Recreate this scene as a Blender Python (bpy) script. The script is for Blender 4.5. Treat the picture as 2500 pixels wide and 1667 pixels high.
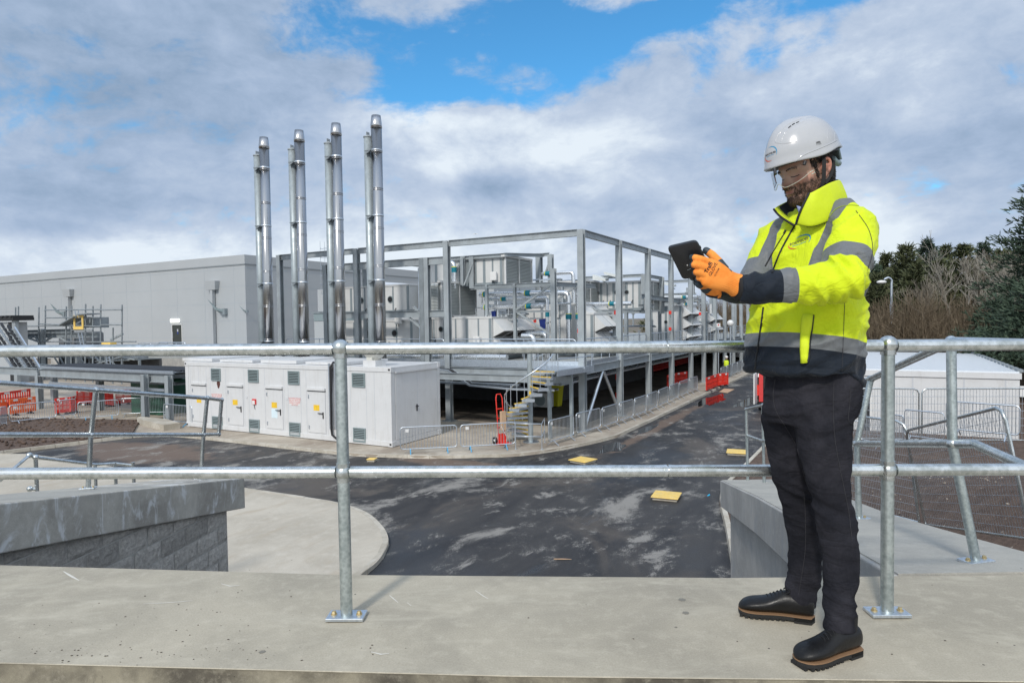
import bpy, bmesh, math, random
import numpy as np
from mathutils import Vector, Matrix, noise as mnoise
R_=math.radians; PI=math.pi
random.seed(7)
scene=bpy.context.scene
for o in list(bpy.data.objects): bpy.data.objects.remove(o)
COL=scene.collection
# ---------------- camera (solved from the photograph's vanishing points) ----------------
FPX=1600.0; PITCH=R_(1.9); ROLL=-0.0146; CAMZ=1.231
cd=bpy.data.cameras.new('camera'); cam=bpy.data.objects.new('camera',cd); COL.objects.link(cam)
cd.sensor_width=36; cd.lens=36*FPX/2500; cd.clip_start=0.05; cd.clip_end=6000
CM=Matrix.Rotation(PI/2-PITCH,4,'X')@Matrix.Rotation(ROLL,4,'Z')
cam.matrix_world=Matrix.Translation((0,0,CAMZ))@CM
scene.camera=cam
scene.render.resolution_x=1024; scene.render.resolution_y=682
scene.view_settings.view_transform='Standard'; scene.view_settings.look='None'
scene.view_settings.exposure=0.28; scene.view_settings.gamma=1
scene.cycles.max_bounces=8; scene.cycles.transparent_max_bounces=16
# ---------------- node helpers ----------------
class NT:
    def __init__(s,nt): s.nt=nt; s.n=nt.nodes; s.l=nt.links
    def new(s,t,**k):
        n=s.n.new(t)
        for a,b in k.items(): setattr(n,a,b)
        return n
    def put(s,sock,v):
        if isinstance(v,bpy.types.NodeSocket): s.l.new(v,sock)
        elif v is not None: sock.default_value=v
    def m(s,op,a,b=None,c=None,clamp=False):
        n=s.new('ShaderNodeMath',operation=op,use_clamp=clamp); s.put(n.inputs[0],a); s.put(n.inputs[1],b)
        if c is not None: s.put(n.inputs[2],c)
        return n.outputs[0]
    def add(s,a,b): return s.m('ADD',a,b)
    def mul(s,a,b): return s.m('MULTIPLY',a,b)
    def mix(s,f,a,b,mode='MIX'):
        n=s.new('ShaderNodeMix',data_type='RGBA',blend_type=mode); s.put(n.inputs[0],f); s.put(n.inputs[6],a if isinstance(a,bpy.types.NodeSocket) else c4(a)); s.put(n.inputs[7],b if isinstance(b,bpy.types.NodeSocket) else c4(b)); return n.outputs[2]
    def noise(s,vec,scale,detail=4,rough=.55,dist=0.0):
        n=s.new('ShaderNodeTexNoise'); s.put(n.inputs['Vector'],vec); n.inputs['Scale'].default_value=scale; n.inputs['Detail'].default_value=detail; n.inputs['Roughness'].default_value=rough; n.inputs['Distortion'].default_value=dist; return n.outputs['Fac']
    def vor(s,vec,scale,feature='F1'):
        n=s.new('ShaderNodeTexVoronoi',feature=feature); s.put(n.inputs['Vector'],vec); n.inputs['Scale'].default_value=scale; return n.outputs['Distance']
    def ramp(s,f,a,b):   # smoothstep a..b -> 0..1
        n=s.new('ShaderNodeMapRange',interpolation_type='SMOOTHSTEP'); s.put(n.inputs[0],f); n.inputs[1].default_value=a; n.inputs[2].default_value=b; return n.outputs[0]
    def lin(s,f,a,b,c,d):
        n=s.new('ShaderNodeMapRange'); s.put(n.inputs[0],f); n.inputs[1].default_value=a; n.inputs[2].default_value=b; n.inputs[3].default_value=c; n.inputs[4].default_value=d; return n.outputs[0]
    def map(s,vec,scale=(1,1,1),rot=(0,0,0),loc=(0,0,0)):
        n=s.new('ShaderNodeMapping'); s.put(n.inputs[0],vec); n.inputs['Scale'].default_value=scale; n.inputs['Rotation'].default_value=rot; n.inputs['Location'].default_value=loc; return n.outputs[0]
    def sep(s,vec):
        n=s.new('ShaderNodeSeparateXYZ'); s.put(n.inputs[0],vec); return n.outputs
    def bump(s,h,strength=.3,dist=.01):
        n=s.new('ShaderNodeBump'); s.put(n.inputs['Height'],h); n.inputs['Strength'].default_value=strength; n.inputs['Distance'].default_value=dist; return n.outputs[0]
def c4(c): return tuple(c)+(1,) if len(c)==3 else tuple(c)
def srgb(r,g,b):
    f=lambda v:(v/255/12.92) if v/255<=.04045 else ((v/255+.055)/1.055)**2.4
    return (f(r),f(g),f(b))
# ---------------- image px -> world helpers (photo measured at 2500x1667) ----------------
def ray(x,y): return (CM.to_3x3()@Vector(((x-1250)/FPX,-(y-833.5)/FPX,-1)))
CAMP=Vector((0,0,CAMZ)); G=-4.2
def atz(x,y,z=G): d=ray(x,y); return CAMP+d*((z-CAMZ)/d.z)
def aty(x,y,Y): d=ray(x,y); return CAMP+d*(Y/d.y)
YAW=R_(28.9); U=Vector((math.sin(YAW),math.cos(YAW),0)); V=Vector((-math.cos(YAW),math.sin(YAW),0))
O=atz(1424,1057); O.z=0
SROT=PI/2-YAW
MS=Matrix.Translation(O)@Matrix.Rotation(SROT,4,'Z')
def S(a,b,z=0.0): return O+U*a+V*b+Vector((0,0,z))
def site(P): q=P-O; return Vector((q.dot(U),q.dot(V),P.z))
def ata(x,y,a): d=ray(x,y); q=CAMP-O; return site(CAMP+d*((a-q.dot(U))/d.dot(U)))
def atb(x,y,b): d=ray(x,y); q=CAMP-O; return site(CAMP+d*((b-q.dot(V))/d.dot(V)))
def gs(x,y,z=G): p=site(atz(x,y,z)); return (p.x,p.y)
# ---------------- world: physical sky behind procedural clouds ----------------
SUNEL=R_(40); SUNAZ=R_(-158)     # azimuth from +Y towards +X ; behind-left of camera
w=bpy.data.worlds.new('World'); scene.world=w; w.use_nodes=True
T=NT(w.node_tree); T.n.clear()
out=T.new('ShaderNodeOutputWorld'); bg=T.new('ShaderNodeBackground'); T.l.new(bg.outputs[0],out.inputs[0]); bg.inputs[1].default_value=0.1
sky=T.new('ShaderNodeTexSky',sky_type='NISHITA',sun_disc=False,sun_elevation=SUNEL,sun_rotation=SUNAZ,altitude=50,air_density=1.0,dust_density=0.6,ozone_density=2.5)
tc=T.new('ShaderNodeTexCoord'); D=tc.outputs['Generated']; dx,dy,dz=T.sep(D)[:3]
az=T.m('ARCTAN2',dx,dy); el=T.m('ARCSINE',dz)
def blob(px,py,sx,sy,amp,rot=0.0):
    d=ray(px,py).normalized(); a0=math.atan2(d.x,d.y); e0=math.asin(d.z)
    u=T.m('SUBTRACT',az,a0); v=T.m('SUBTRACT',el,e0); c,s=math.cos(rot),math.sin(rot)
    p=T.add(T.mul(u,c),T.mul(v,s)); q=T.add(T.mul(u,-s),T.mul(v,c))
    p=T.mul(p,FPX/sx); q=T.mul(q,FPX/sy); r=T.add(T.mul(p,p),T.mul(q,q))
    return T.mul(T.m('EXPONENT',T.mul(r,-1)),amp)
zz=T.m('MAXIMUM',T.add(dz,.10),.02)
cv=T.new('ShaderNodeCombineXYZ'); T.l.new(T.m('DIVIDE',dx,zz),cv.inputs[0]); T.l.new(T.m('DIVIDE',dy,zz),cv.inputs[1]); cvv=cv.outputs[0]
def warp(v,sc,amt):
    n=T.new('ShaderNodeTexNoise'); T.put(n.inputs['Vector'],v); n.inputs['Scale'].default_value=sc; n.inputs['Detail'].default_value=3
    a=T.new('ShaderNodeVectorMath',operation='SUBTRACT'); T.l.new(n.outputs['Color'],a.inputs[0]); a.inputs[1].default_value=(.5,.5,.5)
    b=T.new('ShaderNodeVectorMath',operation='SCALE'); T.l.new(a.outputs[0],b.inputs[0]); b.inputs['Scale'].default_value=amt
    c=T.new('ShaderNodeVectorMath',operation='ADD'); T.put(c.inputs[0],v); T.l.new(b.outputs[0],c.inputs[1]); return c.outputs[0]
DV=warp(T.map(D,(1,1,1.9)),3.0,.16)
n2=T.noise(T.map(DV,(1,1,1),loc=(1.3,4.7,2.2)),4.6,12,.60)
n3=T.noise(T.map(DV,(1,1,1),loc=(7.3,.7,5.2)),13,10,.62)
n4=T.noise(T.map(DV,(1,1,1),loc=(2.3,9.7,1.2)),6.0,12,.60)
n5=T.noise(T.map(D,(1,1,1.3),loc=(5.3,2.7,8.2)),38,6,.6)
hole=None
for b in [(1010,205,110,70,1.0,.0),(1180,235,190,34,.85,-.12),(1360,60,120,110,.80,.1),(1240,20,90,60,.35,0),(1450,150,150,36,.60,.35),(1560,60,330,34,.95,.18),(1640,10,420,34,.9,.1),(2010,-10,220,36,.95,0),(1680,235,60,26,.5,0),(1100,120,90,40,.45,.4),(960,425,45,40,.35,0),(700,30,160,50,.3,.1),(1300,170,360,120,.38,0),(2020,30,260,60,.35,.2),(700,90,260,50,.28,.15),(500,-250,500,140,.5,0),(50,60,200,110,.40,0),(40,250,80,60,.25,0),(1500,-500,700,300,.7,0)]:
    h=blob(*b); hole=h if hole is None else T.add(hole,h)
cover=T.add(T.add(T.mul(T.m('SUBTRACT',n2,.5),2.7),T.add(T.mul(T.m('SUBTRACT',n3,.5),1.5),T.mul(T.m('SUBTRACT',n5,.5),.35))),.86)
mask=T.ramp(T.m('SUBTRACT',cover,T.mul(hole,.70)),-.10,.58)
mask=T.m('MULTIPLY',mask,1.0,clamp=True)
br=None
for b in [(1330,380,330,110,.50,.0),(1000,300,170,60,.40,0),(950,560,260,70,.22,0),(2150,130,380,120,.16,0),(500,640,600,60,.30,0),(1850,600,500,90,.16,0),(2120,520,80,120,.45,.7),(1250,640,2200,120,.24,0),(1080,440,60,40,.3,0),(1560,330,120,50,.3,0),(1100,400,80,30,.2,0),
          (170,500,300,60,-.20,0),(50,555,150,26,-.35,0),(1210,450,130,40,-.55,.1),(1700,330,150,55,-.25,0),(150,150,350,170,-.26,0),(700,180,350,150,-.20,0),(1700,430,260,60,-.14,0),(2300,560,350,60,-.16,0),(2400,380,260,70,-.16,0),(1500,520,200,50,-.1,0)]:
    h=blob(*b); br=h if br is None else T.add(br,h)
bri=T.add(T.add(T.mul(T.m('SUBTRACT',n3,.5),.75),T.add(T.mul(T.m('SUBTRACT',n4,.5),1.05),T.mul(T.m('SUBTRACT',n5,.5),.25))),T.add(br,.46))
bri=T.m('MULTIPLY',bri,1.0,clamp=True)
cr=T.new('ShaderNodeValToRGB'); T.l.new(bri,cr.inputs[0]); e=cr.color_ramp.elements
e[0].position=0.0; e[0].color=c4((.215,.305,.435)); e[1].position=1.0; e[1].color=c4((.66,.73,.80))
x=e.new(.36); x.color=c4((.325,.415,.56)); x=e.new(.66); x.color=c4((.44,.52,.645))
sc=T.new('ShaderNodeVectorMath',operation='SCALE'); T.l.new(cr.outputs[0],sc.inputs[0]); T.l.new(T.mul(T.add(1.0,T.add(T.mul(T.ramp(dy,.15,-.75),.95),T.mul(T.ramp(dz,.55,.95),.45))),9.9),sc.inputs['Scale'])  # added soft fill: unseen sky behind the camera and overhead is brightened
skb=T.new('ShaderNodeVectorMath',operation='MULTIPLY'); T.l.new(sky.outputs[0],skb.inputs[0]); skb.inputs[1].default_value=(.55,1.25,1.50)
wt=T.new('ShaderNodeVectorMath',operation='MULTIPLY'); T.l.new(sc.outputs[0],wt.inputs[0]); wt.inputs[1].default_value=(1.13,1.0,.84)
scw=T.mix(T.ramp(dy,.15,-.6),sc.outputs[0],wt.outputs[0])
mx=T.mix(mask,skb.outputs[0],scw); T.l.new(mx,bg.inputs[0])
sd=bpy.data.lights.new('sun','SUN'); sd.energy=2.0; sd.angle=R_(6); sd.color=(1,.95,.88)
sun=bpy.data.objects.new('sun',sd); COL.objects.link(sun)
sv=Vector((math.sin(SUNAZ)*math.cos(SUNEL),math.cos(SUNAZ)*math.cos(SUNEL),math.sin(SUNEL)))
sun.rotation_euler=sv.to_track_quat('Z','Y').to_euler(); sun.location=sv*50
# ---------------- materials ----------------
def mat(name,col=(.5,.5,.5),rough=.6,metal=0.0,var=0.0,vscale=6,bump=0.0,bscale=40,spec=.5,col2=None,c2scale=3,c2lo=.5,c2hi=.65,coat=0.0,emit=None):
    m=bpy.data.materials.new(name); m.use_nodes=True; t=NT(m.node_tree); b=t.n['Principled BSDF']
    tcn=t.new('ShaderNodeTexCoord').outputs['Object']
    c=c4(col)
    if var or col2:
        n=t.noise(tcn,vscale,5,.6)
        if col2: 
            n2=t.ramp(t.noise(tcn,c2scale,6,.65,.3),c2lo,c2hi); c=t.mix(n2,col,col2)
        if var:
            lo=tuple(v*(1-var) for v in col); 
            k=t.lin(n,.3,.7,1-var,1+var); mm=t.new('ShaderNodeVectorMath',operation='SCALE'); t.put(mm.inputs[0],c if isinstance(c,bpy.types.NodeSocket) else c[:3]); t.l.new(k,mm.inputs['Scale']); c=mm.outputs[0]
    t.put(b.inputs['Base Color'],c)
    b.inputs['Roughness'].default_value=rough; b.inputs['Metallic'].default_value=metal; b.inputs['Specular IOR Level'].default_value=spec; b.inputs['Coat Weight'].default_value=coat
    if var: t.l.new(t.lin(t.noise(tcn,vscale*2.3,4),.3,.7,max(.02,rough-.12),min(1,rough+.12)),b.inputs['Roughness'])
    if bump: t.l.new(t.bump(t.noise(tcn,bscale,5),bump,.01),b.inputs['Normal'])
    if emit: b.inputs['Emission Color'].default_value=c4(emit[0]); b.inputs['Emission Strength'].default_value=emit[1]
    return m
def galv(name,base,dark,rough,scale):
    m=bpy.data.materials.new(name); m.use_nodes=True; t=NT(m.node_tree); b=t.n['Principled BSDF']
    o=t.new('ShaderNodeTexCoord').outputs['Object']
    n=t.noise(o,scale,6,.7); v=t.vor(o,scale*3.5); big=t.noise(o,scale*.25,4,.6)
    f=t.add(t.mul(n,.6),t.add(t.mul(v,.25),t.mul(big,.35)))
    c=t.mix(t.ramp(f,.42,.78),dark,base); sp=t.ramp(t.noise(o,scale*6,3,.8),.66,.74)
    c=t.mix(t.mul(sp,.30),c,(.2,.2,.19)); t.l.new(c,b.inputs['Base Color']); b.inputs['Metallic'].default_value=.92
    t.l.new(t.lin(f,.4,.8,rough+.1,rough-.06),b.inputs['Roughness']); t.l.new(t.bump(t.noise(o,scale*1.3,3),.05,.003),b.inputs['Normal'])
    return m
M={}
M['rail']=galv('galvanised_tube',(.70,.73,.74),(.42,.45,.44),.25,14)
M['post']=galv('galvanised_post',(.60,.66,.66),(.36,.41,.41),.42,18)
M['plate']=galv('galvanised_plate',(.72,.77,.82),(.52,.57,.62),.38,22)
M['steel']=mat('galvanised_steelwork',(.33,.365,.385),.5,.25,var=.16,vscale=1.1)
M['steel_d']=mat('dark_section_steel',(.24,.27,.29),.55,.3,var=.2,vscale=2)  # darker grey tone for secondary steel sections
M['mast']=mat('dull_galvanised_mast',(.33,.375,.395),.45,.35,var=.14,vscale=3)
M['inox']=mat('polished_flue_steel',(.43,.43,.435),.19,1.0)
M['inoxr']=mat('flue_band_steel',(.50,.50,.51),.26,1.0)
M['alu']=mat('aluminium_lagging',(.74,.76,.78),.28,.9,var=.1,vscale=8)
M['white']=mat('white_painted_panel',(.605,.612,.62),.42,var=.03,vscale=1.5)
M['ahu']=mat('off_white_unit_panel',(.60,.605,.60),.45,var=.04,vscale=1.5)
M['grey']=mat('grey_unit_profile',(.25,.29,.31),.5,.2)
M['louv']=mat('grey_louvre_metal',(.26,.32,.33),.5,.3)
M['louvp']=mat('pale_louvre_metal',(.62,.65,.64),.5,.1); M['louvb']=mat('louvre_grey_backing',(.34,.36,.36),.7)  # backing is a mid-grey panel behind the pale blades
M['clad']=mat('pale_grey_cladding',(.385,.405,.42),.5,var=.035,vscale=.15)
M['cladd']=mat('joint_grey',(.24,.27,.29),.7)
M['black']=mat('black_plastic',(.012,.012,.014),.45)
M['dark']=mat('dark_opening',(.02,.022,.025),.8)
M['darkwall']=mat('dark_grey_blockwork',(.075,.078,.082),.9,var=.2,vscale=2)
M['yellow']=mat('yellow_paint',(.78,.50,.03),.6,var=.12,vscale=9,col2=(.55,.40,.16),c2scale=7,c2lo=.55,c2hi=.8)
M['grp']=mat('yellow_cover_plastic',(.80,.55,.14),.55,var=.1,vscale=12,bump=.3,bscale=60,col2=(.62,.50,.25),c2scale=6,c2lo=.5,c2hi=.75)
M['red']=mat('red_barrier_plastic',(.72,.035,.02),.5,var=.15,vscale=6)
M['orange']=mat('orange_barrier_plastic',(.85,.16,.05),.5,var=.12,vscale=6)
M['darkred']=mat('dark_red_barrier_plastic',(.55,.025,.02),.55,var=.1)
M['signw']=mat('white_sign',(.70,.70,.69),.5)
M['green']=mat('dark_green_tank',(.02,.085,.055),.45,var=.2,vscale=2)
M['teal']=mat('teal_pipe_tape',(.0,.17,.23),.5)
M['blue']=mat('blue_plastic',(.02,.05,.30),.5)
M['cyan']=mat('blue_painted_foot',(.08,.33,.55),.5)
M['wood']=mat('raw_plywood',(.50,.34,.22),.75,var=.15,vscale=5)
M['bin']=mat('yellow_bin_plastic',(.62,.60,.02),.5)
M['rust']=mat('dark_red_rust_stain',(.09,.035,.03),.9)
def streaky(m,amt,dirt=(.30,.27,.22)):
    t=NT(m.node_tree); b=t.n['Principled BSDF']; s_=b.inputs['Base Color']; src=s_.links[0].from_socket; o=t.new('ShaderNodeTexCoord').outputs['Object']
    f=t.ramp(t.noise(t.map(o,(3.5,3.5,.35)),1.6,7,.7,.2),.50,.74); g=t.ramp(t.noise(o,2.3,8,.7,.6),.52,.72)
    t.l.new(t.mix(t.mul(t.add(f,t.mul(g,.6)),amt),src,dirt),s_)
streaky(M['white'],.20); streaky(M['ahu'],.16); streaky(M['clad'],.06); streaky(M['steel'],.35,(.20,.20,.19)); streaky(M['grp'],.45,(.35,.27,.16))
# ---------------- mesh builder ----------------
class MB:
    def __init__(s,M_=None): s.v=[]; s.f=[]; s.M=M_ or Matrix(); s.fm=[]; s.sm=[]
    def add(s,vs,fs,smooth=False,mi=0):
        k=len(s.v); s.v+= [s.M@Vector(v) for v in vs]; s.f+=[tuple(i+k for i in f) for f in fs]; s.fm+=[mi]*len(fs); s.sm+=[smooth]*len(fs); return s
    def box(s,x0,x1,y0,y1,z0,z1,mi=0):
        return s.add([(x0,y0,z0),(x1,y0,z0),(x1,y1,z0),(x0,y1,z0),(x0,y0,z1),(x1,y0,z1),(x1,y1,z1),(x0,y1,z1)],
            [(0,3,2,1),(4,5,6,7),(0,1,5,4),(1,2,6,5),(2,3,7,6),(3,0,4,7)],mi=mi)
    def hexa(s,p,mi=0): return s.add(p,[(0,3,2,1),(4,5,6,7),(0,1,5,4),(1,2,6,5),(2,3,7,6),(3,0,4,7)],mi=mi)
    def prism(s,poly,z0,z1,mi=0):
        n=len(poly); z0f=(z0 if callable(z0) else (lambda x,y:z0)); z1f=(z1 if callable(z1) else (lambda x,y:z1))
        return s.add([(x,y,z0f(x,y)) for x,y in poly]+[(x,y,z1f(x,y)) for x,y in poly],[tuple(range(n-1,-1,-1)),tuple(range(n,2*n))]+[(i,(i+1)%n,n+(i+1)%n,n+i) for i in range(n)],mi=mi)
    def bar(s,p,q,w,h=None,up=(0,0,1),mi=0):   # rectangular bar p->q, w across, h along up
        h=h or w; p=Vector(p); q=Vector(q); d=(q-p)
        if d.length<1e-6: return s
        d.normalize(); u=Vector(up)
        if abs(d.dot(u))>.98: u=Vector((0,1,0))
        r=d.cross(u).normalized(); u=r.cross(d).normalized(); a=r*w/2; b=u*h/2
        return s.add([p-a-b,p+a-b,p+a+b,p-a+b,q-a-b,q+a-b,q+a+b,q-a+b],[(0,1,2,3),(7,6,5,4),(0,4,5,1),(1,5,6,2),(2,6,7,3),(3,7,4,0)],mi=mi)
    def ibeam(s,p,q,w,h,up=(0,0,1),t=.02):  # I section
        p=Vector(p);q=Vector(q);d=(q-p).normalized();u=Vector(up)
        if abs(d.dot(u))>.98: u=Vector((0,1,0))
        r=d.cross(u).normalized(); u=r.cross(d).normalized()
        s.bar(p+u*(h/2-t/2),q+u*(h/2-t/2),w,t,u); s.bar(p-u*(h/2-t/2),q-u*(h/2-t/2),w,t,u); s.bar(p,q,t*.8,h-2*t,u); return s
    def tube(s,pts,r,n=10,caps=True,smooth=True,mi=0):
        pts=[Vector(p) for p in pts]; N=len(pts); rr=r if isinstance(r,(list,tuple)) else [r]*N
        t0=(pts[1]-pts[0]).normalized(); u=Vector((0,0,1)) if abs(t0.z)<.9 else Vector((0,1,0)); u=(u-t0*u.dot(t0)).normalized()
        vs=[];fs=[]
        for i,p in enumerate(pts):
            if i==0: t=t0
            elif i==N-1: t=(pts[i]-pts[i-1]).normalized()
            else:
                t=((pts[i]-pts[i-1]).normalized()+(pts[i+1]-pts[i]).normalized())
                t=t.normalized() if t.length>1e-5 else t0
            u=(u-t*u.dot(t)).normalized(); w_=t.cross(u)
            vs+=[p+(u*math.cos(2*PI*k/n)+w_*math.sin(2*PI*k/n))*rr[i] for k in range(n)]
        for i in range(N-1):
            for k in range(n): fs.append((i*n+k,i*n+(k+1)%n,(i+1)*n+(k+1)%n,(i+1)*n+k))
        s.add(vs,fs,smooth,mi)
        if caps: s.add(vs[:n],[tuple(range(n-1,-1,-1))],mi=mi); s.add(vs[-n:],[tuple(range(n))],mi=mi)
        return s
    def lathe(s,c,prof,n=20,axis='z',smooth=True,mi=0):  # prof [(r,z)]
        c=Vector(c); vs=[];fs=[]
        for r,z in prof:
            for k in range(n):
                x,y=r*math.cos(2*PI*k/n),r*math.sin(2*PI*k/n)
                vs.append(c+(Vector((x,y,z)) if axis=='z' else Vector((z,x,y)) if axis=='x' else Vector((y,z,x))))
        for i in range(len(prof)-1):
            for k in range(n): fs.append((i*n+k,i*n+(k+1)%n,(i+1)*n+(k+1)%n,(i+1)*n+k))
        fs.append(tuple(range(n-1,-1,-1))); fs.append(tuple(range((len(prof)-1)*n,len(prof)*n)))
        return s.add(vs,fs,smooth,mi)
    def ball(s,c,r,n=14,sc=(1,1,1)):
        c=Vector(c); m=n//2; vs=[];fs=[]
        for i in range(1,m):
            th=PI*i/m
            for k in range(n): vs.append(c+Vector((r*sc[0]*math.sin(th)*math.cos(2*PI*k/n),r*sc[1]*math.sin(th)*math.sin(2*PI*k/n),r*sc[2]*math.cos(th))))
        a=len(vs); vs+=[c+Vector((0,0,r*sc[2])),c-Vector((0,0,r*sc[2]))]
        for i in range(m-2):
            for k in range(n): fs.append((i*n+k,(i+1)*n+k,(i+1)*n+(k+1)%n,i*n+(k+1)%n))
        for k in range(n): fs.append((a,k,(k+1)%n)); fs.append((a+1,(m-2)*n+(k+1)%n,(m-2)*n+k))
        return s.add(vs,fs,True)
    def grid(s,fn,nu,nv,smooth=True,closeu=False):
        vs=[fn(i,j) for j in range(nv) for i in range(nu)]; fs=[]
        for j in range(nv-1):
            for i in range(nu if closeu else nu-1): fs.append((j*nu+i,j*nu+(i+1)%nu,(j+1)*nu+(i+1)%nu,(j+1)*nu+i))
        return s.add(vs,fs,smooth)
    def build(s,name,ma,parent=None,bevel=0,kind=None,auto=False):
        me=bpy.data.meshes.new(name); inv=Matrix()
        if parent is not None: inv=wm(parent).inverted()
        me.from_pydata([inv@v for v in s.v],[],s.f); 
        for m_ in (ma if isinstance(ma,(list,tuple)) else [ma]): me.materials.append(M[m_] if isinstance(m_,str) else m_)
        me.polygons.foreach_set('material_index',s.fm); me.polygons.foreach_set('use_smooth',s.sm)
        me.update(); o=bpy.data.objects.new(name,me); COL.objects.link(o)
        if parent is not None: o.parent=parent
        if bevel:
            b=o.modifiers.new('bevel','BEVEL'); b.width=bevel; b.segments=2; b.limit_method='ANGLE'; b.harden_normals=False
        if kind: o['kind']=kind
        return o
def wm(o):
    m=o.matrix_basis.copy(); p=o.parent
    while p is not None: m=p.matrix_basis@m; p=p.parent
    return m
def tag(o,label,cat=None,group=None,kind=None):
    if label: o['label']=label
    if cat: o['category']=cat
    if group: o['group']=group
    if kind: o['kind']=kind
    return o
def thing(name,label,cat,loc=(0,0,0),rz=0.0,group=None):
    o=bpy.data.objects.new(name,None); COL.objects.link(o); o.location=loc; o.rotation_euler=(0,0,rz); o.empty_display_size=.2
    return tag(o,label,cat,group)
def dup(root,loc,rz=None,label=None,group=None,scale=None):
    def cp(o,par):
        c=o.copy(); COL.objects.link(c)
        if par is not None: c.parent=par
        for ch in kids.get(o.name,[]): cp(ch,c)
        return c
    kids={}
    for q in list(COL.objects):
        if q.parent is not None: kids.setdefault(q.parent.name,[]).append(q)
    r=cp(root,None); r.location=loc
    if rz is not None: r.rotation_euler=(0,0,rz)
    if scale: r.scale=scale
    if label: r['label']=label
    if group: r['group']=group
    return r
def smooth_path(pts,k=6):
    pts=[Vector(p) for p in pts]; P=[pts[0]*2-pts[1]]+pts+[pts[-1]*2-pts[-2]]; o=[]
    for i in range(1,len(P)-2):
        for j in range(k):
            t=j/k; a,b,c,d=P[i-1],P[i],P[i+1],P[i+2]
            o.append(.5*((2*b)+(c-a)*t+(2*a-5*b+4*c-d)*t*t+(3*b-a-3*c+d)*t**3))
    o.append(pts[-1]); return o
ORD=['first','second','third','fourth','fifth','sixth','seventh','eighth','ninth','tenth','eleventh','twelfth']
def textobj(body,size,mtx,m,parent,name='lettering',align='CENTER',bold=0.0,extr=.0008,wx=1.0,sp=1.0):
    cu=bpy.data.curves.new(name,'FONT'); cu.body=body; cu.size=size; cu.align_x=align; cu.align_y='CENTER'; cu.extrude=extr; cu.offset=bold*size; cu.space_line=sp; cu.resolution_u=2
    o=bpy.data.objects.new('tmp',cu); COL.objects.link(o); bpy.context.view_layer.update(); dg=bpy.context.evaluated_depsgraph_get(); me=bpy.data.meshes.new_from_object(o.evaluated_get(dg)); bpy.data.objects.remove(o)
    me.materials.clear(); me.materials.append(M[m] if isinstance(m,str) else m)
    o=bpy.data.objects.new(name,me); COL.objects.link(o); o.parent=parent; X=wm(parent).inverted()@mtx@Matrix.Diagonal((wx,1,1,1))
    me.transform(X); return o
M['redink']=mat('red_print',(.62,.05,.05),.6); M['darkink']=mat('dark_print',(.12,.10,.05),.6)
# ================= SETTING =================
def concrete(name,base,dark,light,scale=1.0,streak=None,warm=None,speck=True,rough=.8,bmp=.25):
    m=bpy.data.materials.new(name); m.use_nodes=True; t=NT(m.node_tree); b=t.n['Principled BSDF']; o=t.new('ShaderNodeTexCoord').outputs['Object']
    a=t.noise(o,1.3*scale,8,.62,.4); f=t.noise(o,11*scale,8,.7); g=t.noise(t.map(o,(1,1.8,1),rot=(0,0,.5)),26*scale,6,.75)
    c=t.mix(t.ramp(a,.36,.66),dark,base); c=t.mix(t.mul(t.ramp(f,.47,.72),.42),c,light); c=t.mix(t.mul(t.ramp(g,.55,.75),.40),c,light)
    c=t.mix(t.mul(t.ramp(t.noise(o,60*scale,4,.7),.3,.62),.25),tuple(v*.68 for v in base),c) if False else c
    fine=t.lin(t.noise(o,140*scale,4,.8),.25,.75,.80,1.18); mm=t.new('ShaderNodeVectorMath',operation='SCALE'); t.l.new(c,mm.inputs[0]); t.l.new(fine,mm.inputs['Scale']); c=mm.outputs[0]
    if warm: c=t.mix(t.mul(t.ramp(t.noise(t.map(o,(1,3,1),rot=(0,0,.9)),1.7*scale,7,.65,.5),.5,.72),.7),c,warm)
    if streak: c=t.mix(t.mul(t.ramp(t.noise(t.map(o,(2.0,2.0,.75)),2.2,9,.68,.9),.53,.64),.75),c,streak)
    if speck: c=t.mix(t.m('LESS_THAN',t.vor(o,7*scale),.03),c,(.05,.045,.04)); c=t.mix(t.mul(t.ramp(t.noise(t.map(o,(1,1,1),rot=(0,0,.6)),.7*scale,9,.7,1.2),.58,.66),.30),c,light); c=t.mix(t.mul(t.ramp(t.noise(t.map(o,(.6,2.2,1),rot=(0,0,.4),loc=(3,3,3)),5*scale,8,.75,.6),.60,.70),.45),c,dark)
    t.l.new(c,b.inputs['Base Color']); b.inputs['Roughness'].default_value=rough; b.inputs['Specular IOR Level'].default_value=.3
    t.l.new(t.bump(t.add(t.mul(f,.5),t.mul(t.noise(o,90*scale,4,.8),.5)),bmp,.008),b.inputs['Normal'])
    return m
M['slab']=concrete('slab_concrete',(.425,.385,.305),(.33,.30,.24),(.54,.495,.40),1.0,warm=(.50,.46,.37))
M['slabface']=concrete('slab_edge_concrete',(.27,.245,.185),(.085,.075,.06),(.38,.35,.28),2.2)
M['cap']=concrete('coping_concrete',(.48,.455,.40),(.32,.30,.265),(.60,.575,.52),1.2,streak=(.70,.71,.71),rough=.7)
M['captop']=concrete('coping_top_concrete',(.42,.405,.36),(.34,.33,.30),(.50,.485,.44),1.0)
M['wallc']=concrete('smooth_wall_concrete',(.42,.41,.385),(.32,.315,.30),(.50,.495,.475),1.0,streak=(.30,.31,.32))
M['apron']=concrete('apron_concrete',(.50,.455,.38),(.41,.37,.305),(.58,.54,.465),.35,warm=(.40,.34,.26))
M['foot']=concrete('footway_concrete',(.45,.40,.33),(.27,.225,.18),(.58,.535,.455),.25,warm=(.28,.23,.18))
M['kerb']=concrete('kerb_concrete',(.52,.485,.42),(.37,.335,.275),(.60,.57,.505),.8,warm=(.36,.32,.25))
M['deckfloor']=concrete('deck_concrete',(.33,.345,.335),(.27,.285,.285),(.38,.395,.385),.5)
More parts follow.
